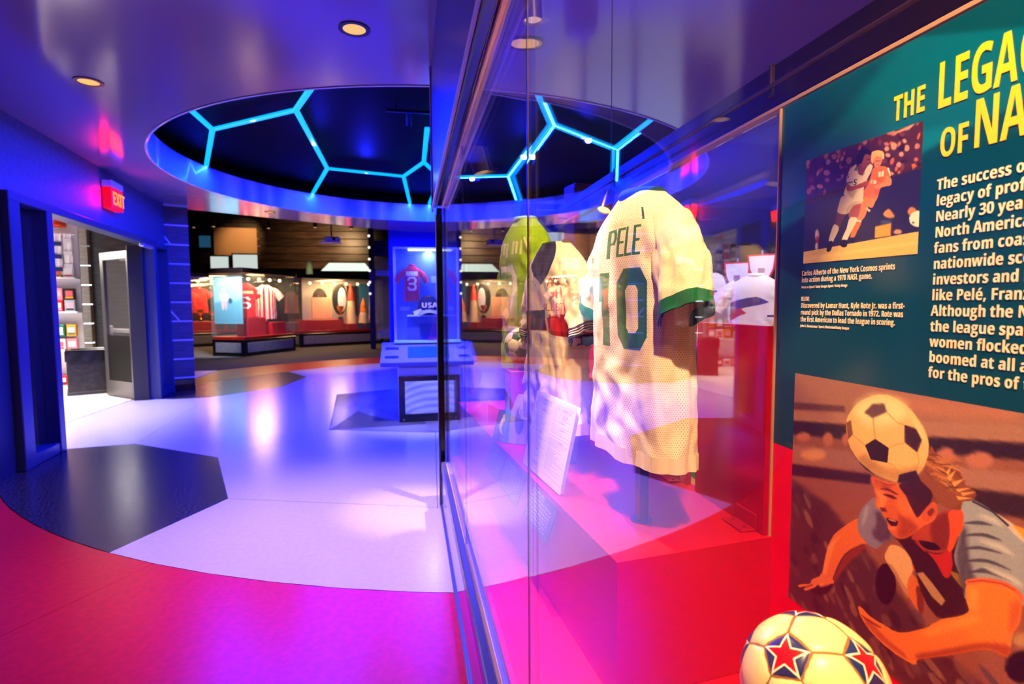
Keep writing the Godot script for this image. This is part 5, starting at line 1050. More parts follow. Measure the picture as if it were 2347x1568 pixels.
	p.lay("306,115 322,92 326,106 322,120", Color8(90, 130, 60), 2)
	p.lay("264,160 300,161 302,169 266,166", Color8(90, 130, 60), 2)
	p.lay("328,130 348,143 372,138 354,149", Color8(100, 130, 70), 2)
	p.lay("328,106 332,102 338,100 346,97 352,99 356,103 362,109 366,116 368,122 366,128 364,134 358,141 354,145 348,143 342,139 338,133 334,128 330,122 328,116 328,110", Color8(140, 66, 30), 2)
	p.lay("268,164 274,166 280,173 290,181 302,184 320,184 342,181 362,178 376,176 384,177 388,179 388,181 388,183 388,187 388,191 384,195 378,197 368,200 354,200 340,201 326,201 312,202 296,204 284,203 274,201 268,194 266,182 266,170", Color8(172, 82, 34), 2)
	p.lay("320,96 318,90 314,81 314,71 314,61 318,55 324,49 332,44 338,40 346,38 354,37 362,37 370,39 376,43 384,48 390,54 394,58 396,62 396,66 394,68 392,70 388,68 380,64 374,60 368,59 364,63 360,67 358,73 354,79 352,83 352,87 350,91 348,93 344,95 340,96 334,94 330,94 328,96 324,98 322,98", Color8(28, 14, 12), 2)
	p.lay("354,81 356,73 358,67 362,61 366,59 372,59 380,62 386,66 392,70 394,74 396,79 398,85 396,91 396,97 392,101 390,105 386,110 382,112 378,114 374,116 370,116 364,116 358,115 352,113 348,109 348,103 348,95 350,87", Color8(156, 80, 38), 2)
	p.lay("374,82 392,86 390,90 376,86", Color8(60, 26, 16), 2)
	p.lay("374,102 390,105 382,108", Color8(70, 26, 20), 2)
	p.lay("326,158 310,156 310,160 326,162", Color8(30, 40, 40), 1)
	p.lay("308,156 306,166 312,168 314,158", Color8(30, 40, 40), 1)
	p.lay("308,168 320,174 322,170 310,164", Color8(30, 40, 40), 1)
	p.lay("318,170 316,180 322,182 324,172", Color8(30, 40, 40), 1)
	p.lay("318,178 306,176 306,180 318,182", Color8(30, 40, 40), 1)
	p.lay("276,122 268,120 268,124 276,126", Color8(30, 40, 40), 1)
	p.lay("266,122 268,130 270,130 270,122", Color8(30, 40, 40), 1)
	p.lay("268,132 274,134 276,132 270,130", Color8(30, 40, 40), 1)
	p.lay("274,134 272,140 276,140 278,134", Color8(30, 40, 40), 1)
	p.lay("274,138 268,138 268,140 274,142", Color8(30, 40, 40), 1)

# ---- jerseys -------------------------------------------------------------------------------------------
# A shirt on an unseen form: local x to the viewer's right, y up from the hem, z towards the viewer. Body texture: the side towards
# the viewer is the middle half of the picture (u 0.25 to 0.75), v runs from the neck down to the hem.
const PROFILE := [[0.0, 1.0, 0.42], [0.14, 0.98, 0.43], [0.4, 0.94, 0.44], [0.64, 0.96, 0.46], [0.76, 0.99, 0.46], [0.84, 0.955, 0.43], [0.895, 0.82, 0.38], [0.94, 0.64, 0.32], [0.972, 0.48, 0.27], [1.0, 0.33, 0.24]]

func shirt_at(t: float, k: int) -> float:
	for i in PROFILE.size() - 1:
		if t <= PROFILE[i + 1][0]:
			return cubic_interpolate(PROFILE[i][k], PROFILE[i + 1][k], PROFILE[maxi(i - 1, 0)][k], PROFILE[mini(i + 2, PROFILE.size() - 1)][k], (t - PROFILE[i][0]) / (PROFILE[i + 1][0] - PROFILE[i][0]))
	return PROFILE[-1][k]

func jersey(called: String, label: String, at: Vector3, turn: float, o: Dictionary, group := "") -> Node3D:
	var j := thing(called, label, "jersey", at, turn, group)
	var L: float = o.get("len", 0.78)
	var W: float = o.get("half", 0.27)
	var fold: float = o.get("fold", 1.0)
	var q: int = o.get("detail", 2)
	var nz := FastNoiseLite.new()
	nz.seed = o.get("seed", 1); nz.frequency = 1.0; nz.fractal_octaves = 3
	var side := 2.6
	var body := func(u: float, v: float) -> Vector3:
		var t := 1.0 - v
		var a := (0.75 - u) * TAU
		var w := W * shirt_at(t, 1); var d := W * shirt_at(t, 2)
		var cx := cos(a); var sz := sin(a)
		var x := signf(cx) * pow(absf(cx), 2.0 / side) * w
		var z := signf(sz) * pow(absf(sz), 2.0 / side) * d
		var ease := smoothstep(1.0, 0.85, t)
		var f := fold * ease * (0.008 * nz.get_noise_3d(u * 22, t * 4.0, 0) + 0.022 * nz.get_noise_3d(u * 9, t * 2.2, 7) * (1.15 - t) + 0.012 * sin(u * 60 + 5 * nz.get_noise_2d(u * 3, t * 3)) * pow(1.0 - t, 2.0))
		var pull := fold * 0.012 * exp(-pow((t - 0.72) / 0.09, 2.0)) * sin((absf(x) / w) * 16.0 + t * 40.0) * smoothstep(0.45, 0.9, absf(x) / w)
		return Vector3(x, t * L, z) + Vector3(cos(a), 0, sin(a)) * (f + pull)
	part(j, "body", MB.new().grid(body, 40 * q, 24 * q, func(u, v): return Vector2(u, v), true), o.body)
	if o.get("hem", true):
		part(j, "hem", MB.new().grid(func(u, v): return body.call(u, 1.0 - 0.001) * Vector3(1.012, 1, 1.02) + Vector3(0, (0.5 - v) * 0.045 + 0.018, 0), 40 * q, 2, null, true), o.get("hem_mat", o.body))
	for s in [-1.0, 1.0]:
		var drop: float = o.get("drop", 0.56)
		var p0 := Vector3(s * W * 0.62, L * 0.865, 0)
		var p1 := Vector3(s * (W + o.get("spread", 0.085)), L * drop, o.get("lean", 0.0))
		var axis := (p1 - p0).normalized()
		var nrm := axis.cross(Vector3(0, 0, 1)).normalized()
		var bin := axis.cross(nrm)
		var sleeve := func(u: float, v: float, grow := 0.0) -> Vector3:
			var r1 := lerpf(0.085, o.get("cuff_r", 0.098), v) * W / 0.27 + grow
			var r2 := lerpf(0.075, o.get("cuff_d", 0.085), v) * W / 0.27 + grow
			var bulge := sin(v * PI) * 0.02
			var f := (fold + 0.6) * 0.010 * nz.get_noise_3d(u * 12 + s * 9, v * 3, 3) * smoothstep(0.0, 0.4, v) + fold * 0.006 * sin(u * TAU * 5 + v * 4) * v
			var c := p0.lerp(p1, v) + Vector3(s, 0.6, 0) * bulge
			return c + nrm * cos(u * TAU) * (r1 + f) + bin * sin(u * TAU) * (r2 + f)
		var sl := part(j, "sleeve", MB.new().grid(func(u, v): return sleeve.call(u, v), 18 * q, 12 * q, func(u, v): return Vector2(u * 0.9, v * 0.45)), o.get("sleeve", o.body))
		if o.has("cuff"):
			part(sl, "cuff", MB.new().grid(func(u, v): return sleeve.call(u, 0.90 + 0.12 * v, 0.003), 18 * q, 3).grid(func(u, v): return sleeve.call(u, 1.02 - 0.14 * v, -0.004), 18 * q, 3), o.cuff)
			for k in o.get("cuff_lines", 0):
				part(sl, "cuff_stripe", MB.new().grid(func(u, v): return sleeve.call(u, 0.93 + 0.028 * k + 0.010 * v, 0.0045), 18 * q, 1), mat(Color(0.95, 0.93, 0.9), 0.8))
	if o.has("collar"):
		var col := MB.new()
		var vneck: float = o.get("vneck", 0.0)
		col.grid(func(u, v):
			var a: float = (0.75 - u) * TAU
			var front := maxf(0.0, sin(a))
			var dip := vneck * pow(front, 1.6)
			var rr: float = 1.0 - 0.55 * (dip / 0.2) * (1.0 - absf(cos(a)))
			var c := Vector3(cos(a) * W * 0.335 * rr, L * 0.992 - dip + (v - 0.5) * 0.03, sin(a) * W * (0.24 + 0.16 * dip / 0.2) + 0.004 * sin(a))
			return c + Vector3(cos(a), 0, sin(a)) * 0.008 * sin(v * PI), 40, 6)
		part(j, "collar", col, o.collar)
	return j

func cloth(p: Pic, holes := 0.0, c := Color.WHITE) -> StandardMaterial3D:
	var m := StandardMaterial3D.new()
	m.albedo_color = c
	if p: m.albedo_texture = p.tex()
	m.roughness = 0.85; m.metallic_specular = 0.3
	m.rim_enabled = true; m.rim = 0.3; m.rim_tint = 0.5
	if holes > 0:
		if not store.has("mesh_dots"):
			var d := Pic.new(64, 64, Color(1, 1, 1))
			for q in [[16, 16], [48, 48]]: d.disc(q[0], q[1], 9, 9, Color(0.62, 0.55, 0.46), 4)
			store["mesh_dots"] = d.tex()
		m.detail_enabled = true
		m.detail_blend_mode = BaseMaterial3D.BLEND_MODE_MUL
		m.detail_uv_layer = BaseMaterial3D.DETAIL_UV_2
		m.detail_albedo = store["mesh_dots"]
		m.uv2_scale = Vector3(150, 66, 1) * holes
	return m

func case_contents() -> void:
	var stand := mat(Color(0.02, 0.02, 0.03), 0.35)
	# white jersey with green lettering, seen from the back
	var p := Pic.new(1024, 1024, Color(CREAM.r, CREAM.g, CREAM.b))
	var green := Color8(6, 100, 46)
	p.word("PELE", Vector2(506, 150), Vector2(4.5, 16.5), 9.5, green, 2.5)
	p.word("'", Vector2(618, 84), Vector2(5, 20), 9, Color8(20, 60, 44))
	p.word("1", Vector2(478, 320), Vector2(9, 44), 25, green)
	p.lay("560,300 622,300 648,350 648,548 622,598 560,598 534,548 534,350", green)
	p.lay("578,362 604,362 614,380 614,518 604,536 578,536 568,518 568,380", CREAM)
	p.disc(520, 130, 30, 12, Color8(190, 180, 150), 8, 0.4)
	var fabric := cloth(p, 1.0)
	var plain := cloth(null, 1.0, CREAM)
	jersey("jersey", "white mesh jersey seen from the back, PELE and a big green 10", Vector3(0.70, 0.94, -1.585), -1.49, {"body": fabric, "sleeve": plain, "hem_mat": plain, "cuff": cloth(null, 0, Color8(10, 92, 52)), "collar": cloth(null, 0, Color8(8, 70, 44)), "len": 0.79, "half": 0.235, "drop": 0.545, "spread": 0.035, "lean": 0.02, "seed": 3, "detail": 3, "cuff_d": 0.075, "fold": 0.5})
	var s := thing("jersey_stand", "black jersey stand with square post under the green lettered jersey", "stand", Vector3(0.685, 0.74, -1.53), -1.49)
	part(s, "post", MB.new().box(Vector3(0, 0.45, 0), Vector3(0.035, 0.9, 0.03), 0.003), stand)
	part(s, "foot_plate", MB.new().lathe([Vector2(0, 0), Vector2(0.034, 0), Vector2(0.034, 0.004), Vector2(0, 0.006)], 24), stand)
	# white all-star jersey seen from the front
	p = Pic.new(1024, 1024, Color8(236, 226, 206))
	var navy := Color8(38, 44, 92)
	p.lay("480,0 680,0 650,60 590,190 545,240 505,190 440,60 400,0", navy)
	p.lay("500,0 620,0 608,60 570,160 545,196 515,160 470,60 440,0", Color8(26, 22, 40))
	p.word("AASL", Vector2(598, 206), Vector2(4, 6.5), 4, Color8(160, 30, 44), 2.0)
	p.word("ALL STAR", Vector2(566, 340), Vector2(3.8, 6), 4, Color8(165, 50, 54), 1.8)
	var star := PackedVector2Array()
	for k in 10: star.append(Vector2(640, 290) + Vector2(sin(TAU * k / 10), -cos(TAU * k / 10)) * (32.0 if k % 2 == 0 else 13.0))
	p.shape(star, Color8(150, 30, 50))
	p.disc(404, 300, 12, 18, Color8(70, 64, 70)); p.disc(404, 300, 8, 12, Color8(236, 226, 206))
	p.lay("340,430 470,380 580,372 580,486 470,490 330,540 256,570 256,470", navy)
	p.lay("580,420 640,396 740,396 790,420 790,524 680,520 580,492", Color8(196, 24, 32))
	for k in 5: p.line(Vector2(604 + 38 * k, 404), Vector2(604 + 38 * k, 512), 12, Color8(150, 14, 26))
	p.line(Vector2(330, 546), Vector2(470, 494), 6, Color8(250, 246, 236)); p.line(Vector2(470, 494), Vector2(790, 528), 6, Color8(250, 246, 236)); p.line(Vector2(580, 380), Vector2(580, 492), 12, Color8(250, 246, 236))
	var pale := cloth(null, 0, Color8(236, 226, 206))
	jersey("jersey", "white all-star jersey with navy V collar and red and navy chest band", Vector3(0.60, 0.90, -2.21), -1.42, {"body": cloth(p), "sleeve": pale, "hem_mat": pale, "cuff": cloth(null, 0, navy), "cuff_lines": 3, "collar": cloth(null, 0, navy), "vneck": 0.17, "len": 0.75, "half": 0.215, "drop": 0.50, "spread": 0.05, "lean": -0.01, "seed": 8, "detail": 3, "fold": 1.3})
	s = thing("jersey_stand", "black jersey stand under the all-star jersey, partly behind the document", "stand", Vector3(0.64, 0.74, -2.16))
	part(s, "post", MB.new().box(Vector3(0, 0.45, 0), Vector3(0.03, 0.9, 0.03), 0.003), stand)
	part(s, "foot_plate", MB.new().lathe([Vector2(0, 0), Vector2(0.034, 0), Vector2(0.034, 0.004), Vector2(0, 0.006)], 24), stand)
	# lime jersey with a white 2
	p = Pic.new(512, 512, Color8(128, 172, 8))
	for k in 7: p.rect(196 + 17 * k, 80 + 3 * (k % 2), 10 - (k * 3) % 4, 48 - 4 * (k % 3), Color8(206, 212, 160))
	p.word("Y", Vector2(316, 76), Vector2(5, 9), 7, Color8(210, 216, 166))
	p.word("2", Vector2(206, 170), Vector2(19, 34), 20, Color8(232, 232, 206))
	var lime := cloth(null, 0, Color8(128, 172, 8))
	jersey("jersey", "lime green jersey with a tall white 2 behind the all-star jersey", Vector3(0.60, 1.06, -2.82), -1.35, {"body": cloth(p), "sleeve": lime, "hem_mat": lime, "collar": lime, "len": 0.78, "half": 0.205, "drop": 0.52, "spread": 0.02, "seed": 12, "fold": 1.2})
	s = thing("jersey_stand", "black jersey stand under the lime green jersey", "stand", Vector3(0.60, 0.74, -2.82))
	part(s, "post", MB.new().box(Vector3(0, 0.5, 0), Vector3(0.03, 1.0, 0.03), 0.003), stand)
	part(s, "foot_plate", MB.new().lathe([Vector2(0, 0), Vector2(0.034, 0), Vector2(0.034, 0.004), Vector2(0, 0.006)], 24), stand)
	# the balls
	star_ball(thing("soccer_ball", "cream leather soccer ball with red stars on blue pentagons before the story panel", "soccer ball", Vector3(0.627, 0.784, -0.736)), true, Basis(Vector3(0.29255376, 0.51468992, -0.80591971), Vector3(-0.93519578, -0.02187915, -0.35345459), Vector3(-0.19955236, 0.85709719, 0.47493502)), 0.11)
	solo("ball_stand", MB.new().box(Vector3(0, 0.15, 0), Vector3(0.16, 0.30, 0.16), 0.004).lathe([Vector2(0.03, 0.30), Vector2(0.05, 0.30), Vector2(0.055, 0.325), Vector2(0.045, 0.322)], 24), mat(Color(0.75, 0.05, 0.04), 0.4), "low red stand holding the star soccer ball", "stand", Vector3(0.627, 0.362, -0.736))
	star_ball(thing("soccer_ball", "white soccer ball with green patches half hidden behind the all-star jersey", "soccer ball", Vector3(0.535, 1.20, -2.62)), false, Basis(Vector3(1, 2, 0.5).normalized(), 0.9), 0.085)
	solo("ball_stand", MB.new().box(Vector3(0, 0.17, 0), Vector3(0.14, 0.34, 0.14), 0.004).lathe([Vector2(0.02, 0.34), Vector2(0.04, 0.34), Vector2(0.045, 0.385), Vector2(0.035, 0.38)], 24), mat(Color(0.75, 0.05, 0.04), 0.4), "red stand under the white and green ball on the deck", "stand", Vector3(0.55, 0.74, -2.62)).position.x = 0.535
	# printed document in a clear holder
	var d := Pic.new(1024, 768, Color8(238, 230, 226))
	var rng := RandomNumberGenerator.new()
	rng.seed = 4
	d.rect(506, 20, 5, 728, Color8(214, 204, 200))
	for cidx in 2:
		var x0 := 40.0 + 515 * cidx
		var y := 46.0
		while y < 730:
			var w := rng.randf_range(150, 430)
			if y < 90: w = 390
			var x := x0 + (30 if y < 90 else 0)
			while x < x0 + w:
				var ww := rng.randf_range(10, 46)
				d.rect(x, y, ww, 4 if y > 90 else 6, Color8(120, 112, 130))
				x += ww + 7
			if rng.randf() < 0.2:
				for k in 8: d.line(Vector2(x0 + 180 + rng.randf() * 160, y - 8 + rng.randf() * 26), Vector2(x0 + 180 + rng.randf() * 160, y - 8 + rng.randf() * 26), 2, Color8(120, 110, 150))
			y += rng.randf_range(12, 20) + (14 if rng.randf() < 0.2 else 0)
	var bl := Vector3(0.449, 0.748, -2.171); var br := Vector3(0.493, 0.748, -1.769); var tr := Vector3(0.545, 1.052, -1.735); var tl := Vector3(0.50, 1.053, -2.127)
	var doc := thing("document", "open printed document in a clear holder leaning before the all-star jersey", "document")
	var face := func(u: float, v: float, off: float) -> Vector3: return tl.lerp(tr, u).lerp(bl.lerp(br, u), v) + Vector3(off, 0, 0)
	part(doc, "printed_sheet", MB.new().grid(func(u, v): return face.call(u, v, -0.001), 4, 4, func(u, v): return Vector2(u, v), true), pic_mat(d, 0.5))
	part(doc, "backing_sheet", MB.new().grid(func(u, v): return face.call(u, v, 0.004), 4, 4, null, true).grid(func(u, v): return face.call(u, v, 0.012), 4, 4), mat(Color(0.9, 0.88, 0.88), 0.4))
	part(doc, "clear_holder", MB.new().grid(func(u, v): return face.call(lerpf(-0.015, 1.015, u), lerpf(-0.01, 1.0, v), -0.004), 2, 2, null, true), pane_mat(0.03, 0.3))
	# two booklets at the far end of the deck
	for i in 2:
		var bp := Pic.new(256, 320, [Color8(52, 84, 148), Color8(196, 172, 128)][i])
		if i == 0:
			bp.disc(140, 150, 92, 110, Color8(226, 226, 232), 3); bp.disc(150, 170, 66, 80, Color8(60, 80, 150), 3)
			for k in 5: bp.line(Vector2(96 + 34 * k, 300), Vector2(130 + 34 * k, 190), 15, Color8(216, 60, 70) if k % 2 == 0 else Color8(240, 236, 236))
			bp.disc(120, 60, 60, 24, Color8(224, 190, 110), 5)
		else:
			bp.rect(0, 0, 60, 320, Color8(90, 160, 180)); bp.disc(160, 170, 50, 90, Color8(70, 64, 60), 6); bp.disc(170, 110, 30, 34, Color8(220, 190, 150), 5)
		var b := thing("booklet", ["blue booklet with red and white stripes leaning on the far deck end", "tan and blue booklet standing behind the striped booklet"][i], "booklet", Vector3([0.425, 0.475][i], 0.742, [-2.55, -2.50][i]), [-0.75, -0.62][i])
		b.rotation.x = -0.45 + 0.2 * i
		var h: float = [0.155, 0.235][i]
		part(b, "pages", MB.new().box(Vector3(0, h / 2, -0.006), Vector3(0.12, h, 0.01), 0.001), mat(Color(0.9, 0.86, 0.78), 0.7))
		part(b, "cover", MB.new().grid(func(u, v): return Vector3((u - 0.5) * 0.122, h * (1 - v), 0.0002), 2, 2, func(u, v): return Vector2(u, v), true), pic_mat(bp, 0.35))
		part(b, "clear_easel", MB.new().box(Vector3(0, h * 0.3, 0.012), Vector3(0.128, h * 0.6, 0.003)), pane_mat(0.05))
	# label plates on the front of the deck
	var lp := Pic.new(512, 256, Color8(44, 50, 70))
	for k in 9:
		var w := 430.0 if k > 1 else 260.0
		for e in int(w / 42): lp.rect(30 + e * 42, 24 + 24 * k, 20 + (e * 7 + k * 5) % 16, 9 if k else 14, Color8(150, 152, 166))
	var lm := pic_mat(lp, 0.4)
	for i in 3:
		var a: Vector3 = [Vector3(0.405, 0.725, -2.50), Vector3(0.428, 0.722, -2.20), Vector3(0.462, 0.722, -1.85)][i]
		var l := thing("label_plate", ["grey caption plate on the deck front farthest from the camera", "grey caption plate in the middle of the deck front", "grey caption plate on the deck front below the document"][i], "caption plate", a, -1.49)
		l.rotation.x = -0.35
		part(l, "plate", MB.new().box(Vector3(0, -0.06, -0.002), Vector3(0.27, 0.13, 0.004), 0.001), mat(Color8(40, 44, 60), 0.4))
		part(l, "print", MB.new().grid(func(u, v): return Vector3((u - 0.5) * 0.268, -0.126 + 0.13 * (1 - v), 0.0006), 1, 1, func(u, v): return Vector2(u, v), true), lm)

func star_ball(t: Node3D, starred: bool, turn: Basis, r: float) -> void:
	var ph := (1 + sqrt(5.0)) / 2
	var vs := []
	for s in [1, -1]:
		for k in [1, -1]: vs.append_array([Vector3(0, s, k * ph), Vector3(s, k * ph, 0), Vector3(k * ph, 0, s)])
	var edge := 2.0
	var faces := []
	for v in vs:
		var near := []
		for w in vs:
			if absf(v.distance_to(w) - edge) < 0.01: near.append(v.lerp(w, 1.0 / 3.0))
		faces.append([v, near, true])
	for i in 12:
		for j in range(i + 1, 12):
			for k in range(j + 1, 12):
				if absf(vs[i].distance_to(vs[j]) - edge) < 0.01 and absf(vs[j].distance_to(vs[k]) - edge) < 0.01 and absf(vs[i].distance_to(vs[k]) - edge) < 0.01:
					var a: Vector3 = vs[i]; var b: Vector3 = vs[j]; var c: Vector3 = vs[k]
					faces.append([(a + b + c) / 3, [a.lerp(b, 1 / 3.0), a.lerp(b, 2 / 3.0), b.lerp(c, 1 / 3.0), b.lerp(c, 2 / 3.0), c.lerp(a, 1 / 3.0), c.lerp(a, 2 / 3.0)], false])
	var leather := mat(Color(0.93, 0.84, 0.60) if starred else Color(0.92, 0.9, 0.86), 0.32)
	var patch := mat(Color(0.03, 0.17, 0.42) if starred else Color(0.03, 0.3, 0.14), 0.28)
	part(t, "bladder", MB.new().ball(Vector3.ZERO, r * 0.985, 40), mat(Color(0.52, 0.36, 0.10), 0.7))
	for f in faces:
		var c: Vector3 = f[0].normalized()
		var ring_ := []
		var x: Vector3 = c.cross(Vector3(0.3, 0.9, 0.2)).normalized()
		var y: Vector3 = c.cross(x)
		var pts: Array = f[1]
		pts.sort_custom(func(a, b): return atan2(a.dot(y), a.dot(x)) < atan2(b.dot(y), b.dot(x)))
		var mb := MB.new()
		var n := 8
		var at := func(a: Vector3, b: Vector3, i: int, j: int) -> Vector3:  # i of n outwards, j of i along the edge
			var e: Vector3 = a.lerp(b, float(j) / i) if i else a
			var m: Vector3 = c * e.dot(c)
			var d := (e - m) * (float(i) / n) * 0.982 + m
			var k := float(i) / n
			return turn * d.normalized() * r * (1.0 - 0.022 * pow(k, 7.0))
		for i in pts.size():
			var a: Vector3 = pts[i]; var b: Vector3 = pts[(i + 1) % pts.size()]
			for q in n:
				for w in q + 1:
					mb.tri(at.call(a, b, q, w), at.call(a, b, q + 1, w), at.call(a, b, q + 1, w + 1), 0)
					if w < q: mb.tri(at.call(a, b, q, w), at.call(a, b, q + 1, w + 1), at.call(a, b, q, w + 1), 0)
		var o := part(t, "leather_pentagon" if f[2] else "leather_hexagon", mb, patch if f[2] else leather)
		if f[2] and starred:
			for layer in 2:
				var sb := MB.new()
				var big: float = [0.97, 0.74][layer]
				for i in 5:
					var tip: Vector3 = pts[i]
					for side in [-1, 1]:
						var notch: Vector3 = (c * tip.dot(c)).lerp((pts[i] + pts[(i + side + 5) % 5]) * 0.5, 0.47)
						var tp: Vector3 = (c * tip.dot(c)).lerp(tip, big)
						var nt: Vector3 = (c * tip.dot(c)).lerp(notch, 1.0 if layer == 0 else 0.80)
						var k := 6
						var g := func(u: int, w: int) -> Vector3:
							var e: Vector3 = (c * tip.dot(c)) * (1 - float(u) / k) + tp.lerp(nt, float(w) / maxi(u, 1)) * (float(u) / k)
							var frac := (e - c * e.dot(c)).length() / (tip - c * tip.dot(c)).length()
							return turn * e.normalized() * r * (1.0012 + 0.0012 * layer - 0.018 * pow(frac, 7.0))
						for u in k:
							for w in u + 1:
								var tri0 := [g.call(u, w), g.call(u + 1, w), g.call(u + 1, w + 1)]
								if side == 1: sb.tri(tri0[0], tri0[1], tri0[2], 0)
								else: sb.tri(tri0[0], tri0[2], tri0[1], 0)
								if w < u:
									var tri1 := [g.call(u, w), g.call(u + 1, w + 1), g.call(u, w + 1)]
									if side == 1: sb.tri(tri1[0], tri1[1], tri1[2], 0)
									else: sb.tri(tri1[0], tri1[2], tri1[1], 0)
				part(o, ["star_outline", "star"][layer], sb, mat([Color(0.95, 0.9, 0.8), Color(0.85, 0.03, 0.03)][layer], 0.3))

func pedestal() -> void:
	var white := mat(Color(0.82, 0.82, 0.86), 0.4)
	var navy := mat(Color(0.035, 0.04, 0.14), 0.2, 0.0, 0.6)
	var t := thing("pedestal_display", "pedestal display with sloped reading tray and tall pale blue backboard beyond the case post", "pedestal", Vector3(0.22, 0, -6.58))
	part(t, "pedestal_body", MB.new().box(Vector3(0, 0.33, -0.40), Vector3(0.74, 0.66, 0.76), 0.01), white)
	part(t, "front_frame", MB.new().box(Vector3(0, 0.275, -0.012), Vector3(0.73, 0.55, 0.03), 0.004), navy)
	part(t, "textured_panel", MB.new().grid(func(u, v):
		var w := sin((u * 0.9 + v * 2.6) * 11 + 2.0 * sin(u * 5)) * 0.5 + sin((u - v) * 6) * 0.6
		return Vector3((u - 0.5) * 0.58, 0.10 + 0.39 * (1 - v), 0.016 + 0.003 * w), 48, 48, null, true), mat(Color(0.80, 0.86, 0.88), 0.55))
	for x in [-0.31, 0.31]: part(t, "cap_bolt", MB.new().ball(Vector3(x, 0.03, 0.006), 0.011, 10), mat(Color(0.8, 0.8, 0.8), 0.2, 1.0))
	var tray := part(t, "reading_tray", MB.new().box(Vector3(0, 0.795, -0.26), Vector3(1.14, 0.06, 0.62), 0.006, Basis(Vector3.RIGHT, 0.33)), mat(Color(0.42, 0.42, 0.66), 0.25, 0.2))
	var tb := Basis(Vector3.RIGHT, 0.33)
	var tp := func(x: float, z: float) -> Vector3: return Vector3(0, 0.795, -0.26) + tb * Vector3(x, 0.032, z)
	part(tray, "tray_window", MB.new().box(tp.call(0.0, 0.02), Vector3(0.5, 0.006, 0.34), 0.001, tb), mat(Color(0.12, 0.3, 0.42), 0.1))
	for q in [[-0.44, -0.10], [-0.44, 0.16], [0.44, 0.16]]: part(tray, "tray_plate", MB.new().box(tp.call(q[0], q[1]), Vector3(0.16, 0.004, 0.07), 0.001, tb), mat(Color(0.06, 0.07, 0.35), 0.3))
	part(t, "backboard", MB.new().box(Vector3(0, 1.50, -0.62), Vector3(0.80, 1.22, 0.04), 0.004), mat(Color(0.30, 0.44, 0.80), 0.5))
	part(t, "board_border", MB.new().box(Vector3(-0.40, 1.5, -0.60), Vector3(0.03, 1.24, 0.05), 0.003).box(Vector3(0.40, 1.5, -0.60), Vector3(0.03, 1.24, 0.05), 0.003).box(Vector3(0, 2.12, -0.60), Vector3(0.83, 0.025, 0.05), 0.003), white)
	part(t, "case_sill", MB.new().box(Vector3(0, 0.93, -0.53), Vector3(0.84, 0.035, 0.16), 0.004), mat(Color(0.6, 0.85, 0.85), 0.2))
	part(t, "strip_light", MB.new().box(Vector3(0.05, 2.095, -0.57), Vector3(0.55, 0.02, 0.04), 0.003), glow(Color(0.85, 0.92, 1.0), 3.5))
	area(Vector3(0.25, 2.075, -7.12), Vector3(0.25, 1.2, -7.18), Vector2(0.5, 0.05), Color(0.8, 0.88, 1.0), 0.7)
	part(t, "cap_shelf", MB.new().box(Vector3(0.06, 1.26, -0.50), Vector3(0.62, 0.02, 0.22), 0.003), mat(Color(0.7, 0.78, 0.9), 0.3))
	part(t, "front_glass", MB.new().box(Vector3(0, 1.53, -0.46), Vector3(0.80, 1.16, 0.006)), pane_mat(0.04))
	for q in [[-0.28, 1.35, 0.12, 0.05], [0.12, 1.72, 0.12, 0.09], [0.05, 1.05, 0.3, 0.2]]: part(t, "wall_label", MB.new().box(Vector3(q[0], q[1], -0.597), Vector3(q[2], q[3], 0.006), 0.001), mat(Color(0.62, 0.74, 0.92), 0.4) if q[3] < 0.15 else mat(Color(0.05, 0.25, 0.75), 0.5))
	# red jersey, laid flat on the board
	var p := Pic.new(512, 512, Color8(214, 16, 40))
	p.rect(196, 92, 120, 62, Color8(246, 238, 242))
	for k in 6: p.rect(212 + 18 * k, 92 if k % 2 else 136, 4, 18, Color8(226, 150, 160))
	p.word("3", Vector2(224, 180), Vector2(16, 28), 22, Color8(250, 246, 248))
	var red := cloth(null, 0, Color8(214, 16, 40))
	jersey("jersey", "red jersey with a white 3 mounted on the blue backboard", Vector3(0.035, 1.44, -7.11), 0.05, {"body": cloth(p), "sleeve": red, "collar": red, "len": 0.46, "half": 0.10, "drop": 0.52, "spread": 0.085, "cuff_r": 0.10, "seed": 4, "detail": 1, "hem": false, "fold": 0.4})
	var cap := thing("cap", "navy cap with white USA lettering on the backboard shelf", "cap", Vector3(0.235, 1.275, -7.06), 0.05)
	var cm := mat(Color(0.06, 0.05, 0.20), 0.8)
	part(cap, "crown", MB.new().grid(func(u, v): return Vector3(sin(v * PI / 2) * cos(u * TAU) * 0.135, cos(v * PI / 2) * 0.19 + 0.06, sin(v * PI / 2) * sin(u * TAU) * 0.10), 24, 10).lathe([Vector2(0.11, 0), Vector2(0.118, 0.06)], 24), cm)
	part(cap, "visor", MB.new().grid(func(u, v): return Vector3((u - 0.5) * 0.24, 0.035 - 0.05 * v + 0.04 * (1 - pow(2 * u - 1, 2)), 0.08 + 0.11 * v * (1 - 0.5 * pow(2 * u - 1, 2))), 12, 6, null, true).grid(func(u, v): return Vector3((u - 0.5) * 0.24, 0.029 - 0.05 * v + 0.04 * (1 - pow(2 * u - 1, 2)), 0.08 + 0.11 * v * (1 - 0.5 * pow(2 * u - 1, 2))), 12, 6), mat(Color(0.45, 0.46, 0.62), 0.7))
	text(cap, "cap_lettering", "USA", 0.062, Vector3(-0.095, 0.085, 0.104), mat(Color(0.95, 0.9, 0.95), 0.6), 1.25, 0, true, 0.012)
	var badge := part(cap, "eyelet_band", MB.new().box(Vector3(0, 0.215, 0.05), Vector3(0.07, 0.03, 0.03), 0.006), mat(Color(0.4, 0.22, 0.12), 0.6))
	badge.name = "top_band"
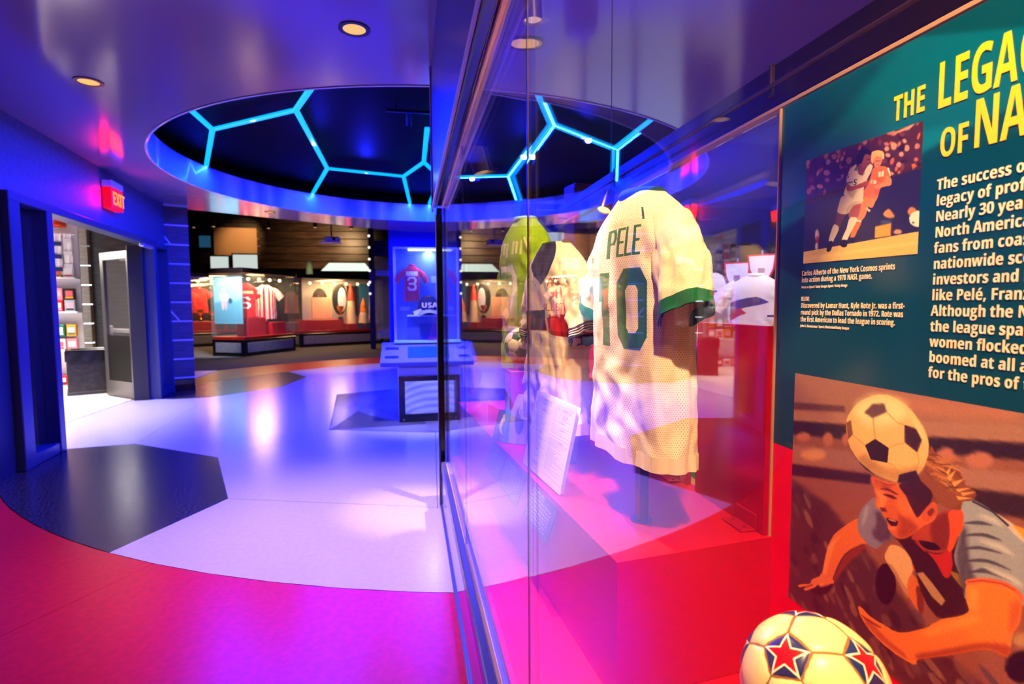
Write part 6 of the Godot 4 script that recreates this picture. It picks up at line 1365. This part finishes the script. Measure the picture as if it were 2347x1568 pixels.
	solo("shelf_card", MB.new().box(Vector3(0, 0.035, 0), Vector3(0.12, 0.055, 0.012), 0.002, Basis(Vector3.BACK, 0.35)), mat(Color(0.88, 0.9, 0.96), 0.4), "small white tilted card on the backboard shelf left of the cap", "card", Vector3(0.11, 1.272, -6.99))

func trophy(label: String, at: Vector3, s: float, group := "") -> void:
	var t := thing("trophy_cup", label, "trophy", at, 0.0, group)
	var gold := mat(Color(0.95, 0.66, 0.16), 0.2, 1.0)
	part(t, "cup", MB.new().lathe([Vector2(0.012, 0.12), Vector2(0.03, 0.16), Vector2(0.06, 0.20), Vector2(0.075, 0.27), Vector2(0.07, 0.27), Vector2(0.05, 0.2)].map(func(q): return q * s), 16), gold)
	part(t, "stem", MB.new().lathe([Vector2(0.035, 0.05), Vector2(0.014, 0.07), Vector2(0.012, 0.12)].map(func(q): return q * s), 12), gold)
	part(t, "base", MB.new().box(Vector3(0, 0.025, 0) * s, Vector3(0.09, 0.05, 0.09) * s, 0.004), mat(Color(0.06, 0.03, 0.02), 0.2))

func hall_case(label: String, at: Vector3, turn: float, w: float, d: float, tall: float) -> Node3D:  # local z to the viewer, origin at the middle of the foot
	var c := thing("hall_display_case", label, "display case", at, turn)
	var dark := mat(Color(0.03, 0.025, 0.05), 0.3)
	part(c, "plinth_core", MB.new().box(Vector3(0, 0.23, 0), Vector3(w, 0.46, d), 0.01), dark)
	part(c, "stone_front", MB.new().box(Vector3(0, 0.24, d / 2 + 0.004), Vector3(w - 0.24, 0.27, 0.02), 0.003), grain(Color(0.45, 0.43, 0.46), 0.25, 0.6, 0.5))
	for s in [-1, 1]: part(c, "stone_side", MB.new().box(Vector3(s * (w / 2 + 0.004), 0.24, 0), Vector3(0.02, 0.27, d - 0.24), 0.003), grain(Color(0.45, 0.43, 0.46), 0.25, 0.6, 0.5))
	part(c, "red_deck", MB.new().box(Vector3(0, 0.5, 0), Vector3(w - 0.04, 0.08, d - 0.04), 0.004), mat(Color(0.62, 0.09, 0.04), 0.4))
	part(c, "canopy", MB.new().box(Vector3(0, tall + 0.06, 0), Vector3(w + 0.1, 0.14, d + 0.1), 0.01), mat(Color(0.06, 0.03, 0.04), 0.3))
	for q in [[0, d / 2, w, 0.01], [0, -d / 2, w, 0.01], [w / 2, 0, 0.01, d], [-w / 2, 0, 0.01, d]]:
		part(c, "glass_pane", MB.new().box(Vector3(q[0], (0.54 + tall) / 2, q[1]), Vector3(q[2], tall - 0.54, q[3])), pane_mat(0.02))
	var n := int(w / 0.45)
	for k in n:
		part(c, "bulb", MB.new().ball(Vector3((k + 0.5 - n / 2.0) * 0.42, tall - 0.16, d * 0.34), 0.045, 10), glow(Color(1, 0.88, 0.66), 5.0))
	var b := Basis(Vector3.UP, turn)
	area(at + Vector3(0, tall - 0.02, 0) + b * Vector3(0, 0, d * 0.2), at + b * Vector3(0, 0, d * 0.1), Vector2(w * 0.8, d * 0.4), WARM, 15.0)
	return c

func hall_cases() -> void:
	# A: the case with the striped jersey
	var A := Vector3(-4.49, 0, -17.15); var ta := 1.092
	ta = 0.62
	var at := func(o: Vector3, turn: float, x: float, y: float, z: float) -> Vector3: return o + Basis(Vector3.UP, turn) * Vector3(x, y, z)
	ta = atan2(0.888, 0.46)   # local x along the long side, away to the right
	A = Vector3(-4.449, 0, -16.01) + Vector3(0.46, 0, -0.888) * 1.05 + Vector3(-0.888, 0, -0.46) * 0.55
	hall_case("free standing glass case with striped jersey and blue photo poster", A, ta, 2.1, 1.1, 2.3)
	var poster := Pic.new(256, 448, Color8(150, 200, 212))
	poster.lay("0,250 256,220 256,448 0,448", Color8(96, 164, 182), 24); poster.disc(92, 190, 26, 46, Color8(236, 206, 200), 8); poster.disc(80, 270, 12, 52, Color8(226, 190, 180), 8); poster.disc(108, 268, 13, 50, Color8(216, 176, 168), 8); poster.disc(62, 190, 10, 36, Color8(226, 190, 180), 6); poster.disc(124, 196, 10, 34, Color8(226, 190, 180), 6); poster.disc(88, 120, 16, 20, Color8(216, 180, 150), 6); poster.disc(150, 230, 18, 26, Color8(40, 70, 90), 8); poster.disc(150, 70, 40, 18, Color8(210, 226, 228), 8); poster.disc(60, 66, 34, 10, Color8(190, 214, 220), 8)
	var po := thing("photo_poster", "pale blue hanging photo poster on the side of the striped jersey case", "poster", at.call(A, ta, -1.0, 0, 0.0), ta - PI / 2)
	part(po, "board", MB.new().box(Vector3(0, 1.55, -0.014), Vector3(0.98, 1.32, 0.02), 0.003), mat(Color(0.3, 0.4, 0.45), 0.5))
	part(po, "print", MB.new().grid(func(u, v): return Vector3((u - 0.5) * 0.96, 0.9 + 1.3 * (1 - v), 0.0), 1, 1, func(u, v): return Vector2(u, v), true), pic_mat(poster, 0.4))
	spot(at.call(A, ta, -2.2, 3.6, 1.2), at.call(A, ta, -1.0, 1.5, 0), Color(0.95, 0.97, 1.0), 45, 22, 0.8)
	var p := Pic.new(256, 256, Color8(206, 20, 14))
	p.word("6", Vector2(108, 110), Vector2(8, 13), 9, Color8(250, 240, 230)); p.rect(100, 60, 60, 20, Color8(240, 210, 170))
	var face := 0.28
	jersey("jersey", "red jersey with white 6 inside the striped jersey case", at.call(A, ta, -0.52, 1.08, 0.15), face, {"body": cloth(p), "len": 0.95, "half": 0.26, "drop": 0.55, "seed": 2, "detail": 1, "hem": false})
	p = Pic.new(256, 256, Color8(236, 222, 204))
	jersey("jersey", "cream jersey between the red 6 jersey and the striped jersey", at.call(A, ta, -0.35, 1.15, -0.2), face, {"body": cloth(p), "len": 0.85, "half": 0.28, "drop": 0.6, "seed": 5, "detail": 1, "hem": false})
	p = Pic.new(256, 256, Color8(240, 228, 222))
	for k in 18: p.rect(k * 15, 0, 7, 256, Color8(196, 30, 52))
	jersey("jersey", "red and white vertically striped jersey in the far glass case", at.call(A, ta, 0.30, 1.0, 0.12), face, {"body": cloth(p), "sleeve": cloth(null, 0, Color8(240, 228, 222)), "len": 1.0, "half": 0.30, "drop": 0.6, "spread": 0.14, "seed": 6, "detail": 1, "hem": false})
	for q in [["taller red block left in the striped jersey case", -0.35, 0.52, 0.7, 0.42], ["lower red block right in the striped jersey case", 0.55, 0.36, 0.6, 0.42]]:
		solo("display_block", MB.new().box(Vector3(0, q[2] / 2, 0), Vector3(q[3], q[2], 0.4), 0.006), mat(Color(0.72, 0.03, 0.05), 0.4), q[0], "plinth", at.call(A, ta, q[1], 0.54, 0.18), ta, "red blocks in the hall cases")
	for q in [["pair of white boots on the taller red block", -0.25, 1.06], ["rosy ball cap low in the striped jersey case", 0.15, 0.9]]:
		var b := thing("boots" if q[2] > 1 else "cap", q[0], "boots" if q[2] > 1 else "cap", at.call(A, ta, q[1], q[2], 0.2), ta)
		part(b, "upper", MB.new().ball(Vector3(0, 0.05, 0), 0.07, 12, Vector3(1.4, 0.7, 0.8)), mat(Color(0.85, 0.8, 0.8) if q[2] > 1 else Color(0.8, 0.4, 0.45), 0.6))
		part(b, "sole", MB.new().box(Vector3(0.02, 0.01, 0), Vector3(0.2, 0.02, 0.1), 0.005), mat(Color(0.3, 0.1, 0.1), 0.6))
	# B: partly behind the pier
	var B := Vector3(-6.75, 0, -21.2); var tb := 0.5
	hall_case("glass case with dark teal banner partly hidden behind the pier", B, tb, 2.2, 1.1, 2.4)
	var bn := Pic.new(160, 320, Color8(12, 48, 54))
	bn.disc(66, 56, 38, 36, Color8(206, 24, 50)); bn.lay("40,110 130,104 130,124 92,130 130,138 126,180 44,182", Color8(226, 190, 140), 3)
	var bo := thing("banner", "dark teal banner with a red dot in the case behind the pier", "banner", at.call(B, tb, 0.25, 0.12, -0.3), tb)
	part(bo, "board", MB.new().box(Vector3(0, 1.5, -0.014), Vector3(0.8, 1.5, 0.02), 0.003), mat(Color(0.05, 0.15, 0.17), 0.5))
	part(bo, "print", MB.new().grid(func(u, v): return Vector3((u - 0.5) * 0.78, 0.76 + 1.48 * (1 - v), 0), 1, 1, func(u, v): return Vector2(u, v), true), pic_mat(bn, 0.5))
	for k in 5: trophy("gold trophy cup, %s from the left in the case behind the pier" % ["first", "second", "third", "fourth", "fifth"][k], at.call(B, tb, -0.9 + 0.33 * k, 0.86, 0.3 - 0.12 * (k % 2)), 1.5, "gold cups in the case behind the pier")
	solo("display_block", MB.new().box(Vector3(0, 0.16, 0), Vector3(1.9, 0.32, 0.7), 0.006), mat(Color(0.72, 0.05, 0.05), 0.4), "long red block under the gold cups behind the pier", "plinth", at.call(B, tb, 0, 0.54, 0.1), tb, "red blocks in the hall cases")
	for k in 2: solo("photo_card", MB.new().box(Vector3(0, 0.11, 0), Vector3(0.24, 0.2, 0.02), 0.003), mat(Color(0.25, 0.34, 0.36), 0.4), "small grey photo card, %s of two at the red block front" % ["left", "right"][k], "card", at.call(B, tb, 0.0 + 0.34 * k, 0.56, 0.46), tb)
	p = Pic.new(128, 128, Color8(196, 30, 36))
	jersey("jersey", "red jersey at the left end of the case behind the pier", at.call(B, tb, -0.55, 1.15, -0.25), 0.3, {"body": cloth(p), "len": 0.9, "half": 0.3, "drop": 0.6, "seed": 7, "detail": 1, "hem": false})
	# C: the bright backed case
	var C := Vector3(-2.55, 0, -20.3); var tc := 0.50
	hall_case("long bright backed glass case right of the green column", C, tc, 3.0, 1.2, 2.3)
	solo("backdrop", MB.new().box(Vector3(0, 0.9, 0), Vector3(2.5, 1.7, 0.04), 0.01), mat(Color(0.88, 0.88, 0.80), 0.6), "white backdrop board inside the long bright case", "backdrop", at.call(C, tc, 0.2, 0.55, -0.45), tc)
	var cn := thing("light_canopy", "bright white sloped light canopy above the long bright case", "light canopy", C + Vector3(0.35, 2.62, -0.5), 0.0)
	part(cn, "lit_skin", MB.new().grid(func(u, v): return Vector3((u - 0.5) * (1.75 - 0.5 * (1 - v)) + 0.1 * 0, 0.3 * (1 - v), 0.25 * v), 4, 2, null, true), glow(Color(0.93, 1.0, 0.93), 1.1))
	part(cn, "back_frame", MB.new().box(Vector3(0, 0.15, -0.06), Vector3(1.3, 0.3, 0.05), 0.005), mat(Color(0.2, 0.2, 0.2), 0.5))
	solo("cream_board", MB.new().box(Vector3(0, 0.38, 0), Vector3(0.70, 0.72, 0.05), 0.012), mat(Color(0.88, 0.66, 0.52), 0.6), "cream square board standing in the long bright case", "board", at.call(C, tc, -0.62, 0.92, 0.25), tc)
	var ar := thing("brown_arch_plaque", "brown arched plaque peeking over the cream board", "plaque", at.call(C, tc, -0.62, 1.55, 0.1), tc)
	part(ar, "arch", MB.new().grid(func(u, v): return Vector3(cos(u * PI) * 0.26 * v, sin(u * PI) * 0.42 * v, 0.02 * (1 - v)), 20, 4, null, true), mat(Color(0.20, 0.09, 0.04), 0.5))
	part(ar, "rim", MB.new().tube(range(13).map(func(k): return Vector3(cos(k * PI / 12) * 0.26, sin(k * PI / 12) * 0.42, 0)), 0.014), mat(Color(0.3, 0.16, 0.08), 0.4))
	var pl := thing("oval_plaque", "black oval plaque with a white oval centre in the bright case", "plaque", at.call(C, tc, 0.05, 1.62, 0.2), tc)
	part(pl, "black_oval", MB.new().ball(Vector3(0, 0, 0), 0.5, 24, Vector3(0.56, 1.15, 0.08)), mat(Color(0.02, 0.02, 0.03), 0.3))
	part(pl, "white_oval", MB.new().ball(Vector3(0.07, -0.04, 0.03), 0.5, 24, Vector3(0.32, 0.85, 0.06)), mat(Color(0.8, 0.82, 0.9), 0.4))
	trophy("large gold cup before the black oval plaque", at.call(C, tc, -0.02, 0.905, 0.42), 1.7)
	for k in 3:
		var f := thing("scarf_stand", ["cream scarf stand with orange top, left of the blue banner", "cream low stand with orange papers at the case corner", "white cloth stand at the right end of the bright case"][k], "stand", at.call(C, tc, [0.42, 0.86, 1.29][k], 0.745, [0.3, 0.35, 0.2][k]), tc)
		part(f, "cloth", MB.new().lathe([Vector2(0.2, 0), Vector2(0.15, 0.3), Vector2(0.12, 0.8 - 0.4 * (k % 2)), Vector2(0, 0.82 - 0.4 * (k % 2))], 14), mat(Color(0.9, 0.78, 0.62), 0.7))
		part(f, "orange_top", MB.new().lathe([Vector2(0.13, 0.82 - 0.4 * (k % 2)), Vector2(0.1, 1.05 - 0.4 * (k % 2)), Vector2(0.02, 1.4 - 0.5 * (k % 2))], 12), mat([Color(0.85, 0.2, 0.06), Color(0.95, 0.5, 0.08), Color(0.85, 0.4, 0.3)][k], 0.5))
	solo("blue_banner", MB.new().box(Vector3(0, 0.62, 0), Vector3(0.36, 1.2, 0.03), 0.004), mat(Color(0.20, 0.55, 0.72), 0.5), "light blue hanging banner near the dark frame in the bright case", "banner", at.call(C, tc, 1.1, 0.95, -0.1), tc)
	solo("dark_poster", MB.new().box(Vector3(0, 0.55, 0), Vector3(0.4, 1.1, 0.03), 0.004), mat(Color(0.05, 0.07, 0.08), 0.5), "dark poster beside the light blue banner", "poster", at.call(C, tc, 0.72, 1.0, -0.3), tc)
	solo("display_block", MB.new().box(Vector3(0, 0.18, 0), Vector3(1.35, 0.36, 0.8), 0.006), mat(Color(0.72, 0.05, 0.05), 0.4), "wide red block under the cream board", "plinth", at.call(C, tc, -0.62, 0.54, 0.1), tc, "red blocks in the hall cases")
	solo("display_block", MB.new().box(Vector3(0, 0.1, 0), Vector3(1.1, 0.2, 0.8), 0.006), mat(Color(0.72, 0.05, 0.05), 0.4), "low red block at the right of the bright case", "plinth", at.call(C, tc, 0.75, 0.54, 0.1), tc, "red blocks in the hall cases")
	for k in 2: solo("photo_card", MB.new().box(Vector3(0, 0.11, 0), Vector3(0.2, 0.2, 0.02), 0.003), mat(Color(0.3, 0.34, 0.4), 0.4), "small grey photo card, %s of two at the bright case front" % ["left", "right"][k], "card", at.call(C, tc, 0.62 + 0.3 * k, 0.55, 0.54), tc)
	p = Pic.new(128, 128, Color8(210, 120, 130))
	var mq := jersey("jersey", "pink and black jersey on a dark stand between the far cases", Vector3(-4.35, 1.1, -21.8), 0.2, {"body": cloth(p), "sleeve": cloth(null, 0, Color8(40, 30, 40)), "len": 0.8, "half": 0.25, "drop": 0.6, "seed": 9, "detail": 1, "hem": false})
	solo("dark_wall_panel", MB.new().box(Vector3(0, 1.25, 0), Vector3(1.1, 2.5, 0.1), 0.01), mat(Color(0.02, 0.025, 0.05), 0.4), "dark exhibit panel behind the pink and black jersey", "panel", Vector3(-4.3, 0, -22.3), 0.1)
	var bench := solo("stone_bench", MB.new().box(Vector3(0, 0.4, 0), Vector3(1.7, 0.8, 0.5), 0.02), grain(Color(0.42, 0.4, 0.44), 0.25, 0.6, 0.5), "grey stone block between the striped jersey case and the green column", "block", Vector3(-4.75, 0, -20.6), 0.3)
	bench.name = "stone_block"

func other_side() -> void:
	# the next display, seen through the back glass of the case
	var t := thing("long_table", "long red topped display table beyond the case back glass", "table", Vector3(2.4, 0, -3.6))
	part(t, "top", MB.new().box(Vector3(0, 1.08, 0), Vector3(0.9, 0.05, 3.4), 0.006), mat(Color(0.82, 0.06, 0.07), 0.4))
	for z in [-1.5, 0.0, 1.5]: part(t, "leg_panel", MB.new().box(Vector3(0, 0.53, z), Vector3(0.8, 1.05, 0.06), 0.005), mat(Color(0.6, 0.05, 0.05), 0.5))
	var p := Pic.new(256, 256, Color8(232, 230, 236))
	p.word("7", Vector2(150, 150), Vector2(6, 9), 7, Color8(40, 40, 100)); p.lay("64,110 130,80 150,100 84,140", Color8(70, 60, 130)); p.lay("64,140 110,120 120,140 76,176", Color8(190, 40, 70)); p.disc(176, 96, 8, 9, Color8(110, 100, 130))
	var wm := cloth(null, 0, Color8(234, 232, 238))
	jersey("jersey", "white jersey with small navy 7 on the table beyond the back glass", Vector3(2.35, 1.11, -3.42), -0.75, {"body": cloth(p), "sleeve": wm, "collar": wm, "len": 0.48, "half": 0.17, "drop": 0.5, "seed": 14, "fold": 0.7, "detail": 1})
	p = Pic.new(256, 256, Color8(226, 222, 226))
	p.lay("90,90 170,90 170,190 90,190", Color8(150, 120, 120), 8); p.word("5", Vector2(132, 70), Vector2(5, 7), 6, Color8(60, 60, 70)); p.disc(120, 150, 20, 40, Color8(200, 90, 90), 8)
	jersey("jersey", "pale jersey with a faded photo print, left of the navy 7 jersey", Vector3(2.3, 1.11, -3.92), -0.7, {"body": cloth(p), "sleeve": wm, "len": 0.52, "half": 0.17, "drop": 0.55, "seed": 15, "fold": 0.7, "detail": 1})
	for k in 3:
		var a: Vector3 = [Vector3(2.4, 1.60, -3.72), Vector3(2.42, 1.635, -3.46), Vector3(2.42, 1.65, -3.16)][k]
		var f := thing("pennant", ["white pennant with red edge, leftmost of three beyond the back glass", "white pennant with red edge, middle of three on its pole", "white pennant with dark red edge beside the story panel"][k], "pennant", a, -0.9, "pennants beyond the back glass")
		var shape := func(g: float) -> PackedVector2Array: return PackedVector2Array([Vector2(-0.085 - g, 0.09 + g), Vector2(0.085 + g, 0.09 + g), Vector2(0.075 + g, 0.0), Vector2(0, -0.16 - g * 2.2), Vector2(-0.075 - g, 0.0)])
		var tilt := Basis(Vector3.RIGHT, PI / 2)
		for layer in 2:
			var mb := MB.new().prism(shape.call(0.012 - 0.012 * layer), -0.003 * (1 + layer), 0.003 * (1 + layer))
			var o := part(f, ["red_edge", "white_field"][layer], mb, mat([Color(0.8, 0.05, 0.1), Color(0.9, 0.9, 0.94)][layer], 0.7))
			o.rotation.x = -PI / 2
		part(f, "crest", MB.new().box(Vector3(0, -0.02, 0.007), Vector3(0.045, 0.05, 0.004), 0.001), mat(Color(0.6, 0.5, 0.56), 0.6))
		part(f, "pole", MB.new().tube([Vector3(0, 1.105 - a.y, -0.012), Vector3(0, 0.13, -0.012)], 0.006), mat(Color(0.8, 0.82, 0.85), 0.3, 0.6))
	var hat := thing("hat", "cream dome hat on a patterned stand at the edge of the story panel", "hat", Vector3(2.45, 1.11, -3.02), 0)
	part(hat, "crown", MB.new().lathe([Vector2(0.17, 0.2), Vector2(0.15, 0.28), Vector2(0.10, 0.36), Vector2(0.0, 0.40)], 24), mat(Color(0.92, 0.84, 0.74), 0.8))
	part(hat, "stand", MB.new().lathe([Vector2(0.09, 0.0), Vector2(0.06, 0.2)], 18), grain(Color(0.4, 0.36, 0.42), 0.6, 0.12, 0.7))
	var pr := Pic.new(160, 120, Color8(90, 110, 50))
	pr.rect(0, 0, 160, 50, Color8(150, 90, 70)); pr.disc(60, 60, 14, 34, Color8(220, 200, 190), 4); pr.disc(100, 62, 15, 36, Color8(190, 30, 40), 4); pr.disc(130, 60, 10, 30, Color8(200, 50, 50), 5)
	var pc := thing("photo_print", "small match photo standing between the jersey and the hat", "photo", Vector3(2.45, 1.11, -3.25), -0.9)
	part(pc, "print", MB.new().grid(func(u, v): return Vector3((u - 0.5) * 0.26, 0.24 * (1 - v), 0.0), 1, 1, func(u, v): return Vector2(u, v), true), pic_mat(pr, 0.4))
	part(pc, "backing", MB.new().box(Vector3(0, 0.12, -0.008), Vector3(0.26, 0.24, 0.012), 0.002), mat(Color(0.5, 0.5, 0.5), 0.6))
	spot(Vector3(1.9, 2.9, -2.6), Vector3(2.4, 1.3, -3.4), Color(1, 0.93, 0.88), 5, 32, 0.8)
	# bright programme in the gap between the red panels
	var pg := Pic.new(128, 256, Color8(232, 226, 170))
	pg.lay("0,60 64,20 128,60 64,100", Color8(80, 170, 40)); pg.lay("0,200 64,150 128,200 64,240", Color8(60, 160, 50)); pg.rect(0, 110, 128, 20, Color8(240, 170, 40))
	var b := thing("programme", "green and yellow printed programme glimpsed between the red panels", "booklet", Vector3(1.30, 0.55, -2.31), -1.05)
	part(b, "print", MB.new().grid(func(u, v): return Vector3((u - 0.5) * 0.3, 0.42 * (1 - v), 0.0), 1, 1, func(u, v): return Vector2(u, v), true), pic_mat(pg, 0.4))
	part(b, "pages", MB.new().box(Vector3(0, 0.21, -0.01), Vector3(0.3, 0.42, 0.016), 0.002), mat(Color(0.9, 0.88, 0.8), 0.6))
	var ob := solo("orange_block", MB.new().box(Vector3(0, 0.28, 0), Vector3(0.4, 0.54, 0.5), 0.006), mat(Color(0.9, 0.25, 0.02), 0.5), "orange block under the green and yellow programme", "plinth", Vector3(1.35, 0.0, -2.35))
	ob.name = "orange_block"
	spot(Vector3(1.25, 2.9, -1.6), Vector3(1.30, 0.7, -2.3), WARM, 6, 16, 0.8)
	# fabrics and a dark figure form between the two white jerseys, beyond the back glass
	var fl := thing("pink_drape", "deep pink draped cloth seen between the two white jerseys", "cloth", Vector3(1.55, 0, -4.35), -0.6)
	part(fl, "cloth", MB.new().grid(func(u, v): return Vector3((u - 0.5) * (0.30 + 0.1 * v) , 1.75 - 0.55 * v - 0.10 * u * v, 0.03 * sin(u * 14)), 14, 8, null, true), mat(Color(0.75, 0.06, 0.2), 0.8))
	part(fl, "pole", MB.new().tube([Vector3(0, 0, -0.03), Vector3(0, 1.78, -0.03)], 0.012), mat(Color(0.1, 0.1, 0.2), 0.4))
	var cb := solo("maroon_column", MB.new().box(Vector3(0, 1.2, 0), Vector3(0.22, 2.4, 0.2), 0.01), mat(Color(0.32, 0.03, 0.08), 0.4), "maroon square column beyond the back glass left of the pink cloth", "column", Vector3(1.45, 0, -4.55), 0.2)
	cb.name = "maroon_column"
	var win := Node3D.new()
	win.name = "window_6"; add_child(win); win.set_meta("kind", "structure"); win.position = Vector3(3.2, 0, -8.6)
	part(win, "daylight_pane", MB.new().box(Vector3(0, 1.3, 0), Vector3(2.6, 2.5, 0.03)), glow(Color(0.85, 0.92, 1.0), 0.95))
	for x in [-1.3, -0.43, 0.43, 1.3]: part(win, "mullion", MB.new().box(Vector3(x, 1.3, 0.03), Vector3(0.07, 2.6, 0.08), 0.006), mat(Color(0.1, 0.1, 0.16), 0.4))
	part(win, "head_rail", MB.new().box(Vector3(0, 2.58, 0.03), Vector3(2.7, 0.08, 0.08), 0.006).box(Vector3(0, 1.95, 0.03), Vector3(2.7, 0.05, 0.06), 0.006), mat(Color(0.1, 0.1, 0.16), 0.4))
	struct("wall_side_gallery", MB.new().box(Vector3(6.3, 1.5, -8.75), Vector3(9.0, 3.0, 0.15)), mat(Color(0.05, 0.05, 0.12), 0.5)).name = "wall_side_gallery"
